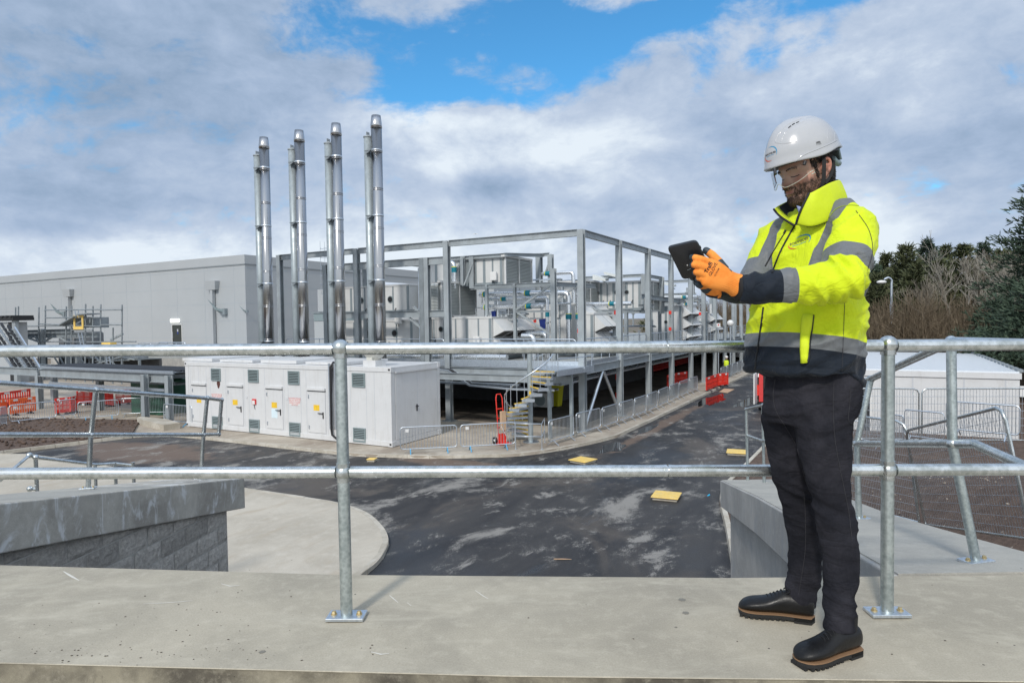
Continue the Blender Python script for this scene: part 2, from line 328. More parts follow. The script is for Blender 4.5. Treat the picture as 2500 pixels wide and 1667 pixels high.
def asphalt():
    m=bpy.data.materials.new('asphalt'); m.use_nodes=True; t=NT(m.node_tree); b=t.n['Principled BSDF']; o=t.new('ShaderNodeTexCoord').outputs['Object']
    # object coords = site coords: stretch along the travel direction (x=a)
    big=t.noise(t.map(o,(.35,1.0,1)),.55,8,.62,.6); d1=t.noise(t.map(o,(.8,1.1,1),rot=(0,0,.25),loc=(7,3,0)),.42,10,.68,.3); d2=t.noise(t.map(o,(.8,1,1),loc=(3,9,0)),.30,6,.6,.5); gr=t.noise(o,30,6,.8); gr2=t.noise(o,95,3,.8)
    d3=t.noise(t.map(o,(.7,1.3,1),rot=(0,0,-.5),loc=(2,8,0)),.9,10,.70,.5); d4=t.noise(t.map(o,(.9,1.4,1),rot=(0,0,.6),loc=(4,1,0)),.7,10,.70,.3)
    base=t.mix(t.ramp(big,.35,.65),(.019,.018,.019),(.046,.043,.041))
    base=t.mix(t.mul(t.ramp(t.noise(t.map(o,(.5,.9,1),loc=(1,5,2)),.33,5,.5,.4),.52,.70),.45),base,(.042,.052,.066))
    base=t.mix(t.mul(t.ramp(d2,.53,.66),.65),base,(.105,.088,.072))
    gx,gy,_=t.sep(o)[:3]
    def gb(a0,b0,sa_,sb__): 
        u_=t.mul(t.add(gx,-a0),1/sa_); v_=t.mul(t.add(gy,-b0),1/sb__); return t.m('EXPONENT',t.mul(t.add(t.mul(u_,u_),t.mul(v_,v_)),-1))
    bl_=t.m('MAXIMUM',gb(-12.0,15.5,2.0,4.6),t.m('MAXIMUM',t.mul(gb(-8.2,1.0,.9,4.0),.9),t.mul(gb(5,-2.7,14,.6),.75)))
    base=t.mix(t.ramp(t.add(bl_,t.mul(t.m('SUBTRACT',d4,.5),1.1)),.38,.62),base,(.135,.095,.07))
    dd_=t.m('MAXIMUM',d1,t.m('SUBTRACT',t.m('MAXIMUM',d3,d4),.035)); dust=t.ramp(t.add(dd_,t.add(t.mul(t.m('SUBTRACT',gr,.5),.40),t.mul(t.m('SUBTRACT',gr2,.5),.25))),.572,.632)
    base=t.mix(t.mul(dust,.9),base,(.27,.255,.23))
    k=t.lin(gr2,.25,.75,.62,1.4); mm=t.new('ShaderNodeVectorMath',operation='SCALE'); t.l.new(base,mm.inputs[0]); t.l.new(k,mm.inputs['Scale'])
    t.l.new(mm.outputs[0],b.inputs['Base Color'])
    wet=t.ramp(t.noise(t.map(o,(.55,1.3,1),loc=(11,2,0)),.42,5,.55,.5),.60,.68)
    t.l.new(t.m('SUBTRACT',t.lin(gr,.3,.7,.52,.75),t.mul(wet,.40)),b.inputs['Roughness']); b.inputs['Specular IOR Level'].default_value=.45
    t.l.new(t.bump(t.add(t.mul(gr2,.5),t.mul(gr,.7)),.5,.012),b.inputs['Normal'])
    return m
M['asphalt']=asphalt()
def soilmat():
    m=bpy.data.materials.new('brown_soil'); m.use_nodes=True; t=NT(m.node_tree); b=t.n['Principled BSDF']; o=t.new('ShaderNodeTexCoord').outputs['Object']
    f=t.noise(o,3,8,.7); g=t.noise(o,14,6,.8)
    c=t.mix(t.ramp(f,.35,.65),(.075,.048,.036),(.13,.088,.066)); c=t.mix(t.mul(t.ramp(g,.5,.7),.5),c,(.17,.125,.095))
    c=t.mix(t.m('LESS_THAN',t.vor(o,5.5),.10),c,(.30,.26,.22)); t.l.new(c,b.inputs['Base Color']); b.inputs['Roughness'].default_value=.95
    t.l.new(t.bump(g,.9,.05),b.inputs['Normal']); return m
M['soil']=soilmat()
M['ground']=mat('rough_ground',(.16,.13,.10),.95,var=.3,vscale=.5,col2=(.10,.12,.06),c2scale=.05)
def struct(name,mb,m,parent=None):
    o=mb.build(name,m,parent); o['kind']='structure'; return o
# one ground sheet to the horizon
g=MB(); n=40
def gz(x,y):
    return G-.06
g.add([(-3000,-500,G-.08),(3000,-500,G-.08),(3000,5000,G-.08),(-3000,5000,G-.08)],[(0,1,2,3)]); struct('ground',g,'ground')
# road sheet; object space = site coordinates so the wear runs along the carriageway
def site_obj(name,mb,m,kind='structure'):
    me=bpy.data.meshes.new(name); me.from_pydata(mb.v,[],mb.f); me.materials.append(M[m]); me.polygons.foreach_set('use_smooth',mb.sm)
    o=bpy.data.objects.new(name,me); COL.objects.link(o); o.matrix_world=MS.copy(); o.location=O; o.rotation_euler=(0,0,SROT)
    if kind: o['kind']=kind
    return o
r=MB(); r.add([(-30,-9.9,G),(160,-9.9,G),(160,3,G),(-30,22,G)],[(0,1,2,3)]); site_obj('road',r,'asphalt')
KA=[(-10.0,19.3),(-8.95,17.3),(-8.8,7.3),(-8.35,4.96),(-7.8,3.2),(-6.95,1.75),(-6.0,.35),(-4.5,-.6),(-2.2,-1.45),(-.5,-1.85),(4.6,-1.9),(16,-1.9),(60,-1.9),(150,-1.9)]
KTOP=G+.12
def arcs(pts,k=5):
    return [(p.x,p.y) for p in smooth_path([(x,y,0) for x,y in pts],k)]
KAs=arcs(KA[:10],5)+KA[10:]
f=MB(); f.prism(KAs+[(150,90),(-10,90)],G-.05,G+.112); site_obj('footway',f,'foot')
def offset(pts,d):
    o=[]
    for i,p in enumerate(pts):
        a=Vector(pts[max(0,i-1)]); b=Vector(pts[min(len(pts)-1,i+1)]); t=(b-a).normalized(); nrm=Vector((-t.y,t.x)); o.append((p[0]+nrm.x*d,p[1]+nrm.y*d))
    return o
def kerb(name,pts,w=.14,h=.125,unit=.92):
    # individual kerb stones laid end to end with a hair joint
    mb=MB(); P=[Vector(p) for p in pts]; L=[0]
    for i in range(1,len(P)): L.append(L[-1]+(P[i]-P[i-1]).length)
    def at(s):
        for i in range(1,len(P)):
            if s<=L[i] or i==len(P)-1:
                t=(s-L[i-1])/(L[i]-L[i-1]); return P[i-1].lerp(P[i],t)
    s=0
    while s<L[-1]-.05:
        u=unit if s<90 else unit*6
        e=min(s+u-.018,L[-1]); p=at(s); q=at(e); d=(q-p).normalized(); nn=Vector((-d.y,d.x))*w; j=random.uniform(-.006,.006)
        ch=Vector((-d.y,d.x))*-.02
        mb.hexa([(p.x+ch.x,p.y+ch.y,G-.03),(q.x+ch.x,q.y+ch.y,G-.03),(q.x+nn.x,q.y+nn.y,G-.03),(p.x+nn.x,p.y+nn.y,G-.03),
                 (p.x,p.y,G+h+j),(q.x,q.y,G+h+j),(q.x+nn.x,q.y+nn.y,G+h+j),(p.x+nn.x,p.y+nn.y,G+h+j)]); s+=u
    return site_obj(name,mb,'kerb')
kerb('kerb',KAs)
# pale concrete apron on the near side (left), rounded nose
AP=[(-30,20.6),(-15.2,20.4),(-14.6,19.0),(-14.45,9.0),(-14.45,5.8),(-14.4,3.56),(-14.38,1.9),(-14.75,.45),(-15.52,-.8),(-16.27,-1.63),(-16.95,-2.09),(-17.62,-2.41),(-18.4,-2.6),(-30,-2.9)]
APs=AP[:4]+arcs(AP[4:13],4)+AP[13:]
ap=MB(); ap.prism(list(reversed([(x,y) for x,y in APs])),G-.05,G+.10); site_obj('apron_pavement',ap,'apron')
kerb('kerb',offset(list(reversed(APs[1:])),0.0),w=.13,h=.11)
# planting bed and its kerb on the left behind the turning head
bed=MB(); bed.prism([(-10.0,19.4),(-14.6,20.6),(-30,24.6),(-30,40),(-12.5,40),(-7.0,23.6)][::-1],G-.05,lambda x,y:G+.19+.10*mnoise.noise(Vector((x*.6,y*.6,0))))
site_obj('planting_bed_soil',bed,'soil')
import bisect
def inbed(a,b):
    P_=[(-10.0,19.5),(-14.6,20.75),(-30,24.75),(-30,40),(-12.5,40),(-7.1,23.6)]; c=False
    for i in range(6):
        (x0,y0),(x1,y1)=P_[i],P_[i-1]
        if (y0>b)!=(y1>b) and a<(x1-x0)*(b-y0)/(y1-y0)+x0: c=not c
    return c
cl_=MB(); rs_=random.Random(4)
for k in range(2600):
    a_,b_=rs_.uniform(-22,-7),rs_.uniform(19.5,34)
    if inbed(a_,b_): q=rs_.choice([.03,.05,.08,.11]); cl_.ball((a_,b_,G+.20),q,6,(1,rs_.uniform(.7,1.5),.7))
tag(site_obj('soil_clods',cl_,'soil',None),None,kind='stuff')
kerb('kerb',[(-10.05,19.3),(-14.6,20.45),(-30,24.4)][::-1],w=.13,h=.14)
# right verge between road and the right ramp wall
RV=[(-20,-10.3),(-14.6,-9.5),(-11.5,-8.75),(-9.5,-8.2),(-7.8,-7.9),(-4,-8.0),(0,-8.1),(150,-8.3)]
vb=MB(); vb.prism(RV+[(150,-60),(-20,-60)][::1],G-.05,G+.10) if False else vb.prism(([(-20,-60),(150,-60)]+RV[::-1]),G-.05,G+.10); site_obj('verge_soil',vb,'soil')
kerb('kerb',[(x,y) for x,y in RV[::-1]][1:],w=.13,h=.13)
# soil bank rising towards the viewer on the right (camera frame)
def bankz(x,y):
    t=max(0,min(1,(24-y)/15)); s=max(0,min(1,(x-float(np.interp(y,[2,11,13.6,20.4,26],[3.2,4.6,5.2,7.0,10.5])))/4.2)); t=t*t*(3-2*t)
    z=G+.08+(2.35*t)*s+ .05*mnoise.noise(Vector((x*1.1,y*1.1,0)))+.03*mnoise.noise(Vector((x*4,y*4,2)))
    return z
def bx0(y): return float(np.interp(y,[2,10,11,13.6,17,20.4,24,27],[2.9,4.2,4.45,4.95,5.75,6.75,8.9,11.0]))
bk=MB(); bk.grid(lambda i,j:(bx0(2.4+j*.26)+i*.26,2.4+j*.26,bankz(bx0(2.4+j*.26)+i*.26,2.4+j*.26)),100,90); struct('soil_bank',bk,'soil')
# scattered stones on the bank
st=MB()
for k in range(700):
    y=random.uniform(4,25); x=bx0(y)+.3+random.random()**1.3*18; q=random.uniform(.01,.035); z=bankz(x,y)
    st.ball((x,y,z+q*.3),q,6,(1,random.uniform(.6,1.3),.7))
tag(st.build('pebbles',mat('pale_pebbles',(.34,.29,.24),.9,var=.3,vscale=3)),None,kind='stuff')
# ---------- platform slab we stand beside ----------
pl=MB(); back=[(-9,4.0),(-5,3.62),(-2.67,3.36),(-.82,3.16),(1.01,3.055),(2.39,3.04),(2.86,3.04)]; front=[(2.95,2.09),(1.69,2.15),(-.02,2.23),(-1.9,2.37),(-9,2.9)]
pl.prism((back+front)[::-1],-.005,0,0)
o=pl.build('platform',['slab']); o['kind']='structure'
bv=o.modifiers.new('bevel','BEVEL'); bv.width=.002; bv.segments=1
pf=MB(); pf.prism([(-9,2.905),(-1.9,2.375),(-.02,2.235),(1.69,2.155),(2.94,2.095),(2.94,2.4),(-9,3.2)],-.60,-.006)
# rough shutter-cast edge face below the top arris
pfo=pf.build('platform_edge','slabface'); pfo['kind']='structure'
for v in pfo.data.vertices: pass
pw=MB(); pw.prism([(-9,3.55),(-2.67,3.2),(1.01,2.9),(2.8,2.9),(2.8,2.3),(-9,3.0)][::-1],G,-.43); struct('platform_wall',pw,'wallc')
nr=MB(); nr.add([(-12,-8,-.62),(12,-8,-.62),(12,2.6,-.62),(-12,2.6,-.62)],[(0,1,2,3)]); struct('path',nr,'apron')
# ---------- left ramp wall: sloping cast coping over split-face blockwork ----------
def capz(y): return -.26-.1865*(y-5.5)
def lx(y): return -4.35+(y-5.5)*.146
lw=thing('ramp_wall','grey split-face block wall under a sloping white-streaked concrete coping at lower left','wall',(-4.1,7,G))
Y0,Y1=3.75,9.2
c=MB(); c.hexa([(lx(Y0)-1.05,Y0,capz(Y0)-.425),(lx(Y0),Y0,capz(Y0)-.425),(lx(Y1),Y1,capz(Y1)-.425),(lx(Y1)-1.05,Y1,capz(Y1)-.425),(lx(Y0)-1.05,Y0,capz(Y0)),(lx(Y0),Y0,capz(Y0)),(lx(Y1),Y1,capz(Y1)),(lx(Y1)-1.05,Y1,capz(Y1))])
c.build('coping','cap',lw,bevel=.012)
ct=MB(); e=.03; ct.hexa([(lx(Y0)-1.03,Y0,capz(Y0)-.01),(lx(Y0)-e,Y0,capz(Y0)-.01),(lx(Y1)-e,Y1-e,capz(Y1)-.01),(lx(Y1)-1.03,Y1-e,capz(Y1)-.01),(lx(Y0)-1.03,Y0,capz(Y0)+.004),(lx(Y0)-e,Y0,capz(Y0)+.004),(lx(Y1)-e,Y1-e,capz(Y1)+.004),(lx(Y1)-1.03,Y1-e,capz(Y1)+.004)])
ct.build('coping_top','captop',lw)
def blockmat():
    m=bpy.data.materials.new('split_face_block'); m.use_nodes=True; t=NT(m.node_tree); b=t.n['Principled BSDF']; o=t.new('ShaderNodeTexCoord').outputs['Object']; oi=t.new('ShaderNodeAttribute',attribute_name='bid').outputs['Fac']
    f=t.noise(o,22,8,.75); g=t.noise(o,80,4,.8); c=t.mix(t.ramp(f,.35,.65),(.38,.355,.32),(.58,.55,.50)); c=t.mix(t.mul(t.ramp(g,.5,.75),.6),c,(.42,.41,.40))
    k=t.lin(oi,0,1,.80,1.2); mm=t.new('ShaderNodeVectorMath',operation='SCALE'); t.l.new(c,mm.inputs[0]); t.l.new(k,mm.inputs['Scale']); t.l.new(mm.outputs[0],b.inputs['Base Color']); b.inputs['Roughness'].default_value=.92
    t.l.new(t.bump(t.add(f,t.mul(g,.4)),1.0,.03),b.inputs['Normal']); return m
M['block']=blockmat(); M['mortar']=mat('mortar',(.50,.49,.46),.95)
bw=MB(); ids=[]; ins=.09; CH=.225; BL=.44
Y1b=Y1-.30
def bx(y): return lx(y)-ins
z=G; row=0
while z<capz(Y0)-.43:
    y=Y1b - (0 if row%2==0 else -0.0); off=BL/2 if row%2 else BL
    ye=Y1b; first=True
    while ye>Y0:
        ys=ye-(off if first else BL); first=False; ys=max(ys,Y0)
        zt=min(z+CH-.011,capz((ys+ye)/2)-.43)
        y_a,y_b=ys+.006,ye-.006
        za=min(z+CH-.011,capz(y_a)-.43); zb=min(z+CH-.011,capz(y_b)-.43)
        if za>z+.02 and z>G+0.9-1:
            # rough front face, subdivided
            nu,nv=9,5; vid=random.random(); k0=len(bw.v)
            for j in range(nv):
                for i in range(nu):
                    yy=y_a+(y_b-y_a)*i/(nu-1); ztop=za+(max(zb,z+.001)-za)*i/(nu-1); zz2=z+(ztop-z)*j/(nv-1)
                    edge=(0 if i in(0,nu-1) or j in(0,nv-1) else 1); d=edge*(.012+.014*mnoise.noise(Vector((yy*9,zz2*9,row*3.1)))+.008*mnoise.noise(Vector((yy*31,zz2*31,3))))
                    bw.v.append(Vector((bx(yy)+.002+d,yy,zz2)))
            for j in range(nv-1):
                for i in range(nu-1): bw.f.append((k0+j*nu+i,k0+j*nu+i+1,k0+(j+1)*nu+i+1,k0+(j+1)*nu+i)); bw.fm.append(0); bw.sm.append(False); ids.append(vid)
        ye=ys
    z+=CH; row+=1
bo=bw.build('block_face','block',lw); at=bo.data.attributes.new('bid','FLOAT','FACE'); at.data.foreach_set('value',ids)
core=MB(); core.hexa([(bx(Y0)-.8,Y0,G),(bx(Y0)-.003,Y0,G),(bx(Y1b)-.003,Y1b+.006,G),(bx(Y1b)-.8,Y1b+.006,G),(bx(Y0)-.8,Y0,capz(Y0)-.43),(bx(Y0)-.003,Y0,capz(Y0)-.43),(bx(Y1b)-.003,Y1b+.006,capz(Y1b)-.43),(bx(Y1b)-.8,Y1b+.006,capz(Y1b)-.43)])
core.build('wall_core','mortar',lw)
# ---------- right ramp wall ----------
def rz_(y): return -.0-.19*(y-3.08)
RL=[(1.78,3.06),(2.04,4.2),(2.32,5.48),(2.75,7.4),(3.36,10.6)]; RR=[(2.83,3.06),(2.86,3.62),(2.99,4.4),(3.2,5.5),(3.61,6.94),(4.6,10.6)]
rw=thing('ramp_wall','pale concrete ramp wall with wide sloping coping behind the standing man','wall',(3,7,G))
cc=MB(); cc.prism((RL+RR[::-1])[::-1],lambda x,y:rz_(y)-.43,lambda x,y:rz_(y)-.006); cc.build('coping','wallc',rw,bevel=.01)
cc=MB(); 
RLi=[(x+.03,y) for x,y in RL]; RRi=[(x-.03,y) for x,y in RR]
cc.prism((RLi+RRi[::-1])[::-1],lambda x,y:rz_(y)-.02,lambda x,y:rz_(y)+.002); cc.build('coping_top','captop',rw)
ww=MB(); ww.prism(([(x+.16,y) for x,y in RL[:-1]]+[(3.36,10.1),(4.2,10.1)]+[(x-.15,y) for x,y in RR[:-1]][::-1])[::-1],G,lambda x,y:rz_(y)-.432); ww.build('wall_panel','wallc',rw)

# standing water on the carriageway
M['water']=mat('puddle_water',(.012,.013,.015),.04,spec=.6)
def puddle(a0,b0,ra,rb,seed):
    mb=MB(); n=40; r_=random.Random(seed); ph=[r_.random()*6 for _ in range(4)]
    mb.add([(a0+math.cos(2*PI*i/n)*ra*(1+.22*math.sin(3*2*PI*i/n+ph[0])+.12*math.sin(7*2*PI*i/n+ph[1])),b0+math.sin(2*PI*i/n)*rb*(1+.25*math.sin(2*2*PI*i/n+ph[2])+.12*math.sin(5*2*PI*i/n+ph[3])),G+.004) for i in range(n)],[tuple(range(n))]); site_obj('puddle',mb,'water')
a_,b_=gs(1738,977); puddle(a_,b_,3.4,.55,1)
a_,b_=gs(1498,1092); puddle(a_,b_,1.1,.5,2)
a_,b_=gs(1842,988); puddle(a_+1,b_+.6,2.6,.5,3)
a_,b_=gs(1560,1046); puddle(a_,b_-.4,1.6,.22,5)

M['wetfloor_shade']=concrete('damp_floor_shade_tone',(.13,.115,.095),(.06,.052,.045),(.20,.18,.15),.4)  # damp concrete, darkened further to paint in the shade beneath the deck
mb=MB(); mb.add([(.6,.7,G+.117),(60,.7,G+.117),(60,34,G+.117),(.6,34,G+.117)],[(0,1,2,3)]); site_obj('undercroft_floor',mb,'wetfloor_shade')
# ================= HANDRAILS =================
RG='galvanised tube handrails'
def base_plate(p,parent,rot=0,w=.155,d=.085,name='base_plate'):
    mb=MB(Matrix.Translation(p)@Matrix.Rotation(rot,4,'Z')); mb.box(-w/2,w/2,-d/2,d/2,.004,.017); o=mb.build(name,'plate',parent,bevel=.002)
    bm_=MB(Matrix.Translation(p)@Matrix.Rotation(rot,4,'Z'))
    for s in(-1,1):
        bm_.lathe((s*w*.34,0,.017),[(.013,0),(.013,.003)],12,smooth=False); bm_.lathe((s*w*.34,0,.020),[(.0095,0),(.0095,.009),(.007,.011)],6,smooth=False)
    bm_.build('bolt',M['bolt'],o)
    return o
M['bolt']=mat('brass_tinted_bolt',(.50,.40,.22),.45,.7)
def ballfit(mb,p,r,axis_dirs):
    mb.ball(p,r,20)
    for d in axis_dirs:
        d=Vector(d).normalized(); mb.tube([Vector(p)+d*r*.55,Vector(p)+d*r*1.12],r*.80,20)
# --- main front rail ---
fr=thing('handrail','galvanised two-rail handrail with ball fittings crossing the whole foreground','railing',(0,2.68,0),group=RG)
RT,RB=.0245,.0242
def main_y(x): return 2.69-.0175*(x+.7)
P1=Vector((-.705,main_y(-.7),0)); P2=Vector((1.523,main_y(1.523),0)); XL,XR=-4.0,2.10
def mrail(z,x0,x1,name='rail',r=RT):
    mb=MB(); mb.tube([(x0,main_y(x0),z),(x1,main_y(x1),z)],r,28); mb.build(name,'rail',fr)
ZT,ZB=1.118,.605
def zt(x): return 1.121-.0075*(x+.7)
def zb(x): return .612-.0065*(x+.7)
for zf in(zt,zb):
    for x0,x1 in[(XL,P1.x-.03),(P1.x+.03,.615),(.642,P2.x-.03),(P2.x+.03,XR)]:
        mb=MB(); mb.tube([(x0,main_y(x0),zf(x0)),(x1,main_y(x1),zf(x1))],RT,28); mb.build('rail','rail',fr)
    mb=MB(); mb.tube([(.612,main_y(.61),zf(.61)),(.626,main_y(.626),zf(.626))],RT+.0012,28); mb.tube([(.632,main_y(.63),zf(.63)),(.645,main_y(.645),zf(.645))],RT+.0012,28); mb.tube([(.62,main_y(.62),zf(.62)),(.64,main_y(.64),zf(.64))],RT-.004,20); mb.build('sleeve_joint','rail',fr)
for P in(P1,P2):
    mb=MB(); lean=.0 if P is P2 else .012
    bse=Vector((P.x+.0,P.y,.012)); top=Vector((P.x,P.y,zt(P.x)-.02)); mid=Vector((P.x,P.y,zb(P.x)))
    mb.tube([bse,mid-Vector((0,0,.03))],.0245,28); mb.tube([mid+Vector((0,0,.03)),top],.0245,28); mb.build('post','post',fr)
    mb=MB(); ballfit(mb,(P.x,P.y,zt(P.x)+.004),.0365,[(0,0,-1)]); mb.build('ball_fitting','rail',fr)
    mb=MB(); ballfit(mb,(P.x,P.y,zb(P.x)),.035,[(0,0,-1),(0,0,1)]); mb.build('ball_fitting','rail',fr)
    base_plate(bse-Vector((0,0,.012)),fr,-.02)
# --- right return rail, down the ramp ---
rr=thing('handrail','galvanised handrail turning the corner and descending the right ramp','railing',(2.3,3.3,0),group=RG)
E0=Vector((2.10,main_y(2.1),zt(2.1))); E1=Vector((2.10,main_y(2.1),zb(2.1)))
Bb=Vector((2.37,3.33,-.05)); Bt=Vector((2.28,3.40,1.085)); Bm=aty(2325,1083,3.37)
Ab=Vector((2.76,5.2,-.41)); At=aty(2126,925,5.15); Am=aty(2092,1083,5.15)
Eb=aty(1828,1150,10.3); 
Et=aty(1822,999,10.4); Em=aty(1824,1063,10.4); Ft=aty(1862,989,9.8)
def rtube(pts,r=.0235,name='rail',m='rail',par=None,n=22): MB().tube(pts,r,n).build(name,m,par)
t1=Bt+(E0-Bt)*.30; t1.z=E0.z-.01
rtube([E0,E0+(t1-E0)*.98,Bt],par=rr); rtube([Bt,At],par=rr)
j=aty(2378,1083,3.28); rtube([E1,j],par=rr); rtube([j,Bm],par=rr); rtube([Bm,Am],par=rr)
rtube([At,Ft,Et],par=rr,r=.022); rtube([Am,aty(1860,1076,9.8),Em],par=rr,r=.022); rtube([Et,Em],par=rr,r=.022)
mb=MB(); ballfit(mb,E0,.031,[(-1,0,0),(0,1,0)]); mb.build('elbow_fitting','rail',rr)
mb=MB(); ballfit(mb,E1,.031,[(-1,0,0)]); mb.build('elbow_fitting','rail',rr)
rtube([Bb+Vector((0,0,.01)),Bm,Bt],name='post',m='post',par=rr); rtube([Ab,Am,At],name='post',m='post',par=rr)
for q,rad in((Bm,.031),(Am,.03),(Bt,.030),(At,.03)):
    mb=MB(); mb.ball(q,rad,18); mb.build('ball_fitting','rail',rr)
base_plate(Bb,rr,.25); base_plate(Ab,rr,.25)
for q,yy in((Et,10.4),(Ft,9.8)):
    rtube([q,Vector((q.x+.02,yy,rz_(yy)))],name='post',m='post',par=rr,r=.022)
    mb=MB(); mb.ball(q,.03,14); mb.build('ball_fitting','rail',rr)
# --- left ramp rail ---
lr=thing('handrail','galvanised handrail with closed end descending the left ramp coping','railing',(-4.6,7.2,-.57),group=RG)
a_b=aty(215,1192,7.2); a_m=aty(222,1061,7.2); a_t=aty(234,952,7.2)
c_b=aty(490,1166,9.0); c_m=aty(497,1061,9.0); c_t=aty(506,972,9.0)
def ext(p,q,yy): return p+(q-p)*((yy-p.y)/(q.y-p.y))
L_t=ext(c_t,a_t,4.6); L_m=ext(c_m,a_m,4.6); d_t=aty(541,976,9.45); d_m=aty(534,1060,9.45)
for pts in([L_t,a_t],[a_t,c_t],[c_t,d_t],[L_m,a_m],[a_m,c_m],[c_m,d_m],[d_t,d_m]): rtube(pts,par=lr,r=.026)
for b_,m_,t_ in((a_b,a_m,a_t),(c_b,c_m,c_t)):
    b_=Vector((b_.x,b_.y,capz(b_.y)+.006)); rtube([b_,m_,t_],name='post',m='rail',par=lr,r=.026); base_plate(b_,lr,.15)
    for q in(m_,t_): MB().ball(q,.038,18).build('ball_fitting','rail',lr)
for q in(d_t,d_m): MB().ball(q,.034,14).build('elbow_fitting','rail',lr)
# --- small rail beyond the coping ---
sr=thing('handrail','short low galvanised handrail on the pale concrete beyond the left coping','railing',(-7,11,G),group=RG)
ga=G+.10
def onp(x,y,z): return atz(x,y,z)
k0=aty(72,1111,10.3); k1=aty(232,1134,11.4); k2=aty(0,1172,9.6); kb=aty(90,1194,10.35); kt=aty(87,1116,10.35); kl=aty(73,1193,10.3)
rtube([k2,k0,kt,k1],par=sr,r=.028)
rtube([kt,kb+Vector((0,0,-.35))],name='post',m='rail',par=sr,r=.03); rtube([kl,kl+(kb-kl)*.9],par=sr,r=.026)
rtube([k1,k1+Vector((0,0,-.62))],name='post',m='rail',par=sr,r=.028)
for q in(k0,kt,kl): MB().ball(q,.046,16).build('ball_fitting','rail',sr)
for x_ in(281,325):
    q=aty(x_,1128,11.8); rtube([q,Vector((q.x,q.y,q.z-.75))],name='post',m='rail',par=sr,r=.03)
rtube([k1,aty(281,1131,11.8),aty(325,1136,11.9)],par=sr,r=.026)
# ================= PLANT STRUCTURES (site frame: a = along the road, b = to the left) =================
def sthing(name,label,cat,a,b,z,group=None): return thing(name,label,cat,S(a,b,z),SROT,group)
class SB(MB):
    def __init__(s): super().__init__(MS)
# ---- warehouse ----
WA=30.0; c0=ata(597,624,WA); WB=c0.y; WZ=c0.z
wh=sthing('warehouse','long pale grey panel-clad warehouse behind the left yard','building',WA,WB,G)
b=SB(); b.box(WA,WA+45,WB,WB+130,G,WZ); b.build('wall','clad',wh)
b=SB(); b.box(WA-.12,WA+45.1,WB-.12,WB+130.1,WZ-1.05,WZ+.12); b.build('parapet','clad',wh)
b=SB(); b.box(WA-.10,WA+45.05,WB-.10,WB+130.05,WZ-1.17,WZ-1.05); b.build('shadow_gap','cladd',wh)
jt=SB()
for zz in np.arange(G+1.2,WZ-1.3,2.3):
    jt.box(WA-.012,WA+.02,WB,WB+130,zz,zz+.055); jt.box(WA,WA+45,WB-.012,WB+.02,zz,zz+.055)
for k in range(26):
    jt.box(WA-.014,WA+.02,WB+2.2+k*6.05,WB+2.2+k*6.05+.045,G,WZ-1.17)
    if k<7: jt.box(WA+3+k*6.05,WA+3.045+k*6.05,WB-.014,WB+.02,G,WZ-1.17)
M['joint']=mat('cladding_joint',(.36,.40,.43),.6)
jt.build('cladding_joint','joint',wh)
p0=ata(421,793,WA); p1=ata(444,793,WA); zd=p0.z
b=SB(); b.box(WA-.05,WA+.02,p1.y,p0.y,-1.9,zd); df=b.build('door',mat('dark_grey_door',(.035,.04,.035),.5),wh)
b=SB(); 
for y0,y1,z0,z1 in[(p1.y-.09,p1.y,-1.9,zd+.09),(p0.y,p0.y+.09,-1.9,zd+.09),(p1.y-.09,p0.y+.09,zd,zd+.09)]: b.box(WA-.09,WA+.02,y0,y1,z0,z1)
b.build('frame','signw',df)
b=SB(); ym=(p0.y+p1.y)/2; b.box(WA-.07,WA-.05,ym-.28,ym-.05,zd-.95,zd-.62); b.build('door_sign','signw',df)
b=SB(); b.box(WA-.07,WA-.05,ym-.28,ym-.05,zd-1.3,zd-1.02); b.box(WA-.076,WA-.07,ym-.22,ym-.11,zd-.86,zd-.72); b.build('blue_sign','blue',df)
b=SB(); b.tube([S(0,0,0)*0+Vector((WA-.12,p0.y-.18,zd-1.9)),Vector((WA-.12,p0.y-.18,zd-1.0))],.03,8); b.build('handle','plate',df)
def wlamp(x,y,wd,name='bulkhead_light'):
    q=ata(x,y,WA); return q
q=wlamp(429,783,1); b=SB(); b.box(WA-.25,WA-.02,q.y-1.0,q.y+1.0,q.z-.28,q.z+.28)
bl=b.build('bulkhead_light',mat('lit_diffuser',(.9,.9,.85),.4,emit=((1,1,.92),.8)),wh,bevel=.12)
DP='rainwater hoppers and downpipes on the warehouse wall'
for i,(hx,hy) in enumerate([(523,700),(172,718)]):
    q=ata(hx,hy,WA); r_=thing('downpipe',['grey rainwater hopper and downpipe right of the warehouse door','grey rainwater hopper and downpipe behind the scaffold on the warehouse'][i],'downpipe',S(WA-.3,q.y,G),SROT,DP)
    b=SB(); wq=1.15; b.add([(WA-.75,q.y-wq,q.z+.75),(WA-.02,q.y-wq,q.z+.75),(WA-.02,q.y+wq,q.z+.75),(WA-.75,q.y+wq,q.z+.75),(WA-.6,q.y-wq*.8,q.z-.45),(WA-.02,q.y-wq*.8,q.z-.45),(WA-.02,q.y+wq*.8,q.z-.45),(WA-.6,q.y+wq*.8,q.z-.45)],[(0,1,2,3),(7,6,5,4),(0,4,5,1),(1,5,6,2),(2,6,7,3),(3,7,4,0)])
    b.build('hopper_head','clad',r_); b=SB(); b.box(WA-.55,WA-.1,q.y-.26,q.y+.20,G,q.z-.45); b.build('pipe','clad',r_)
FL='floodlights on the warehouse wall'
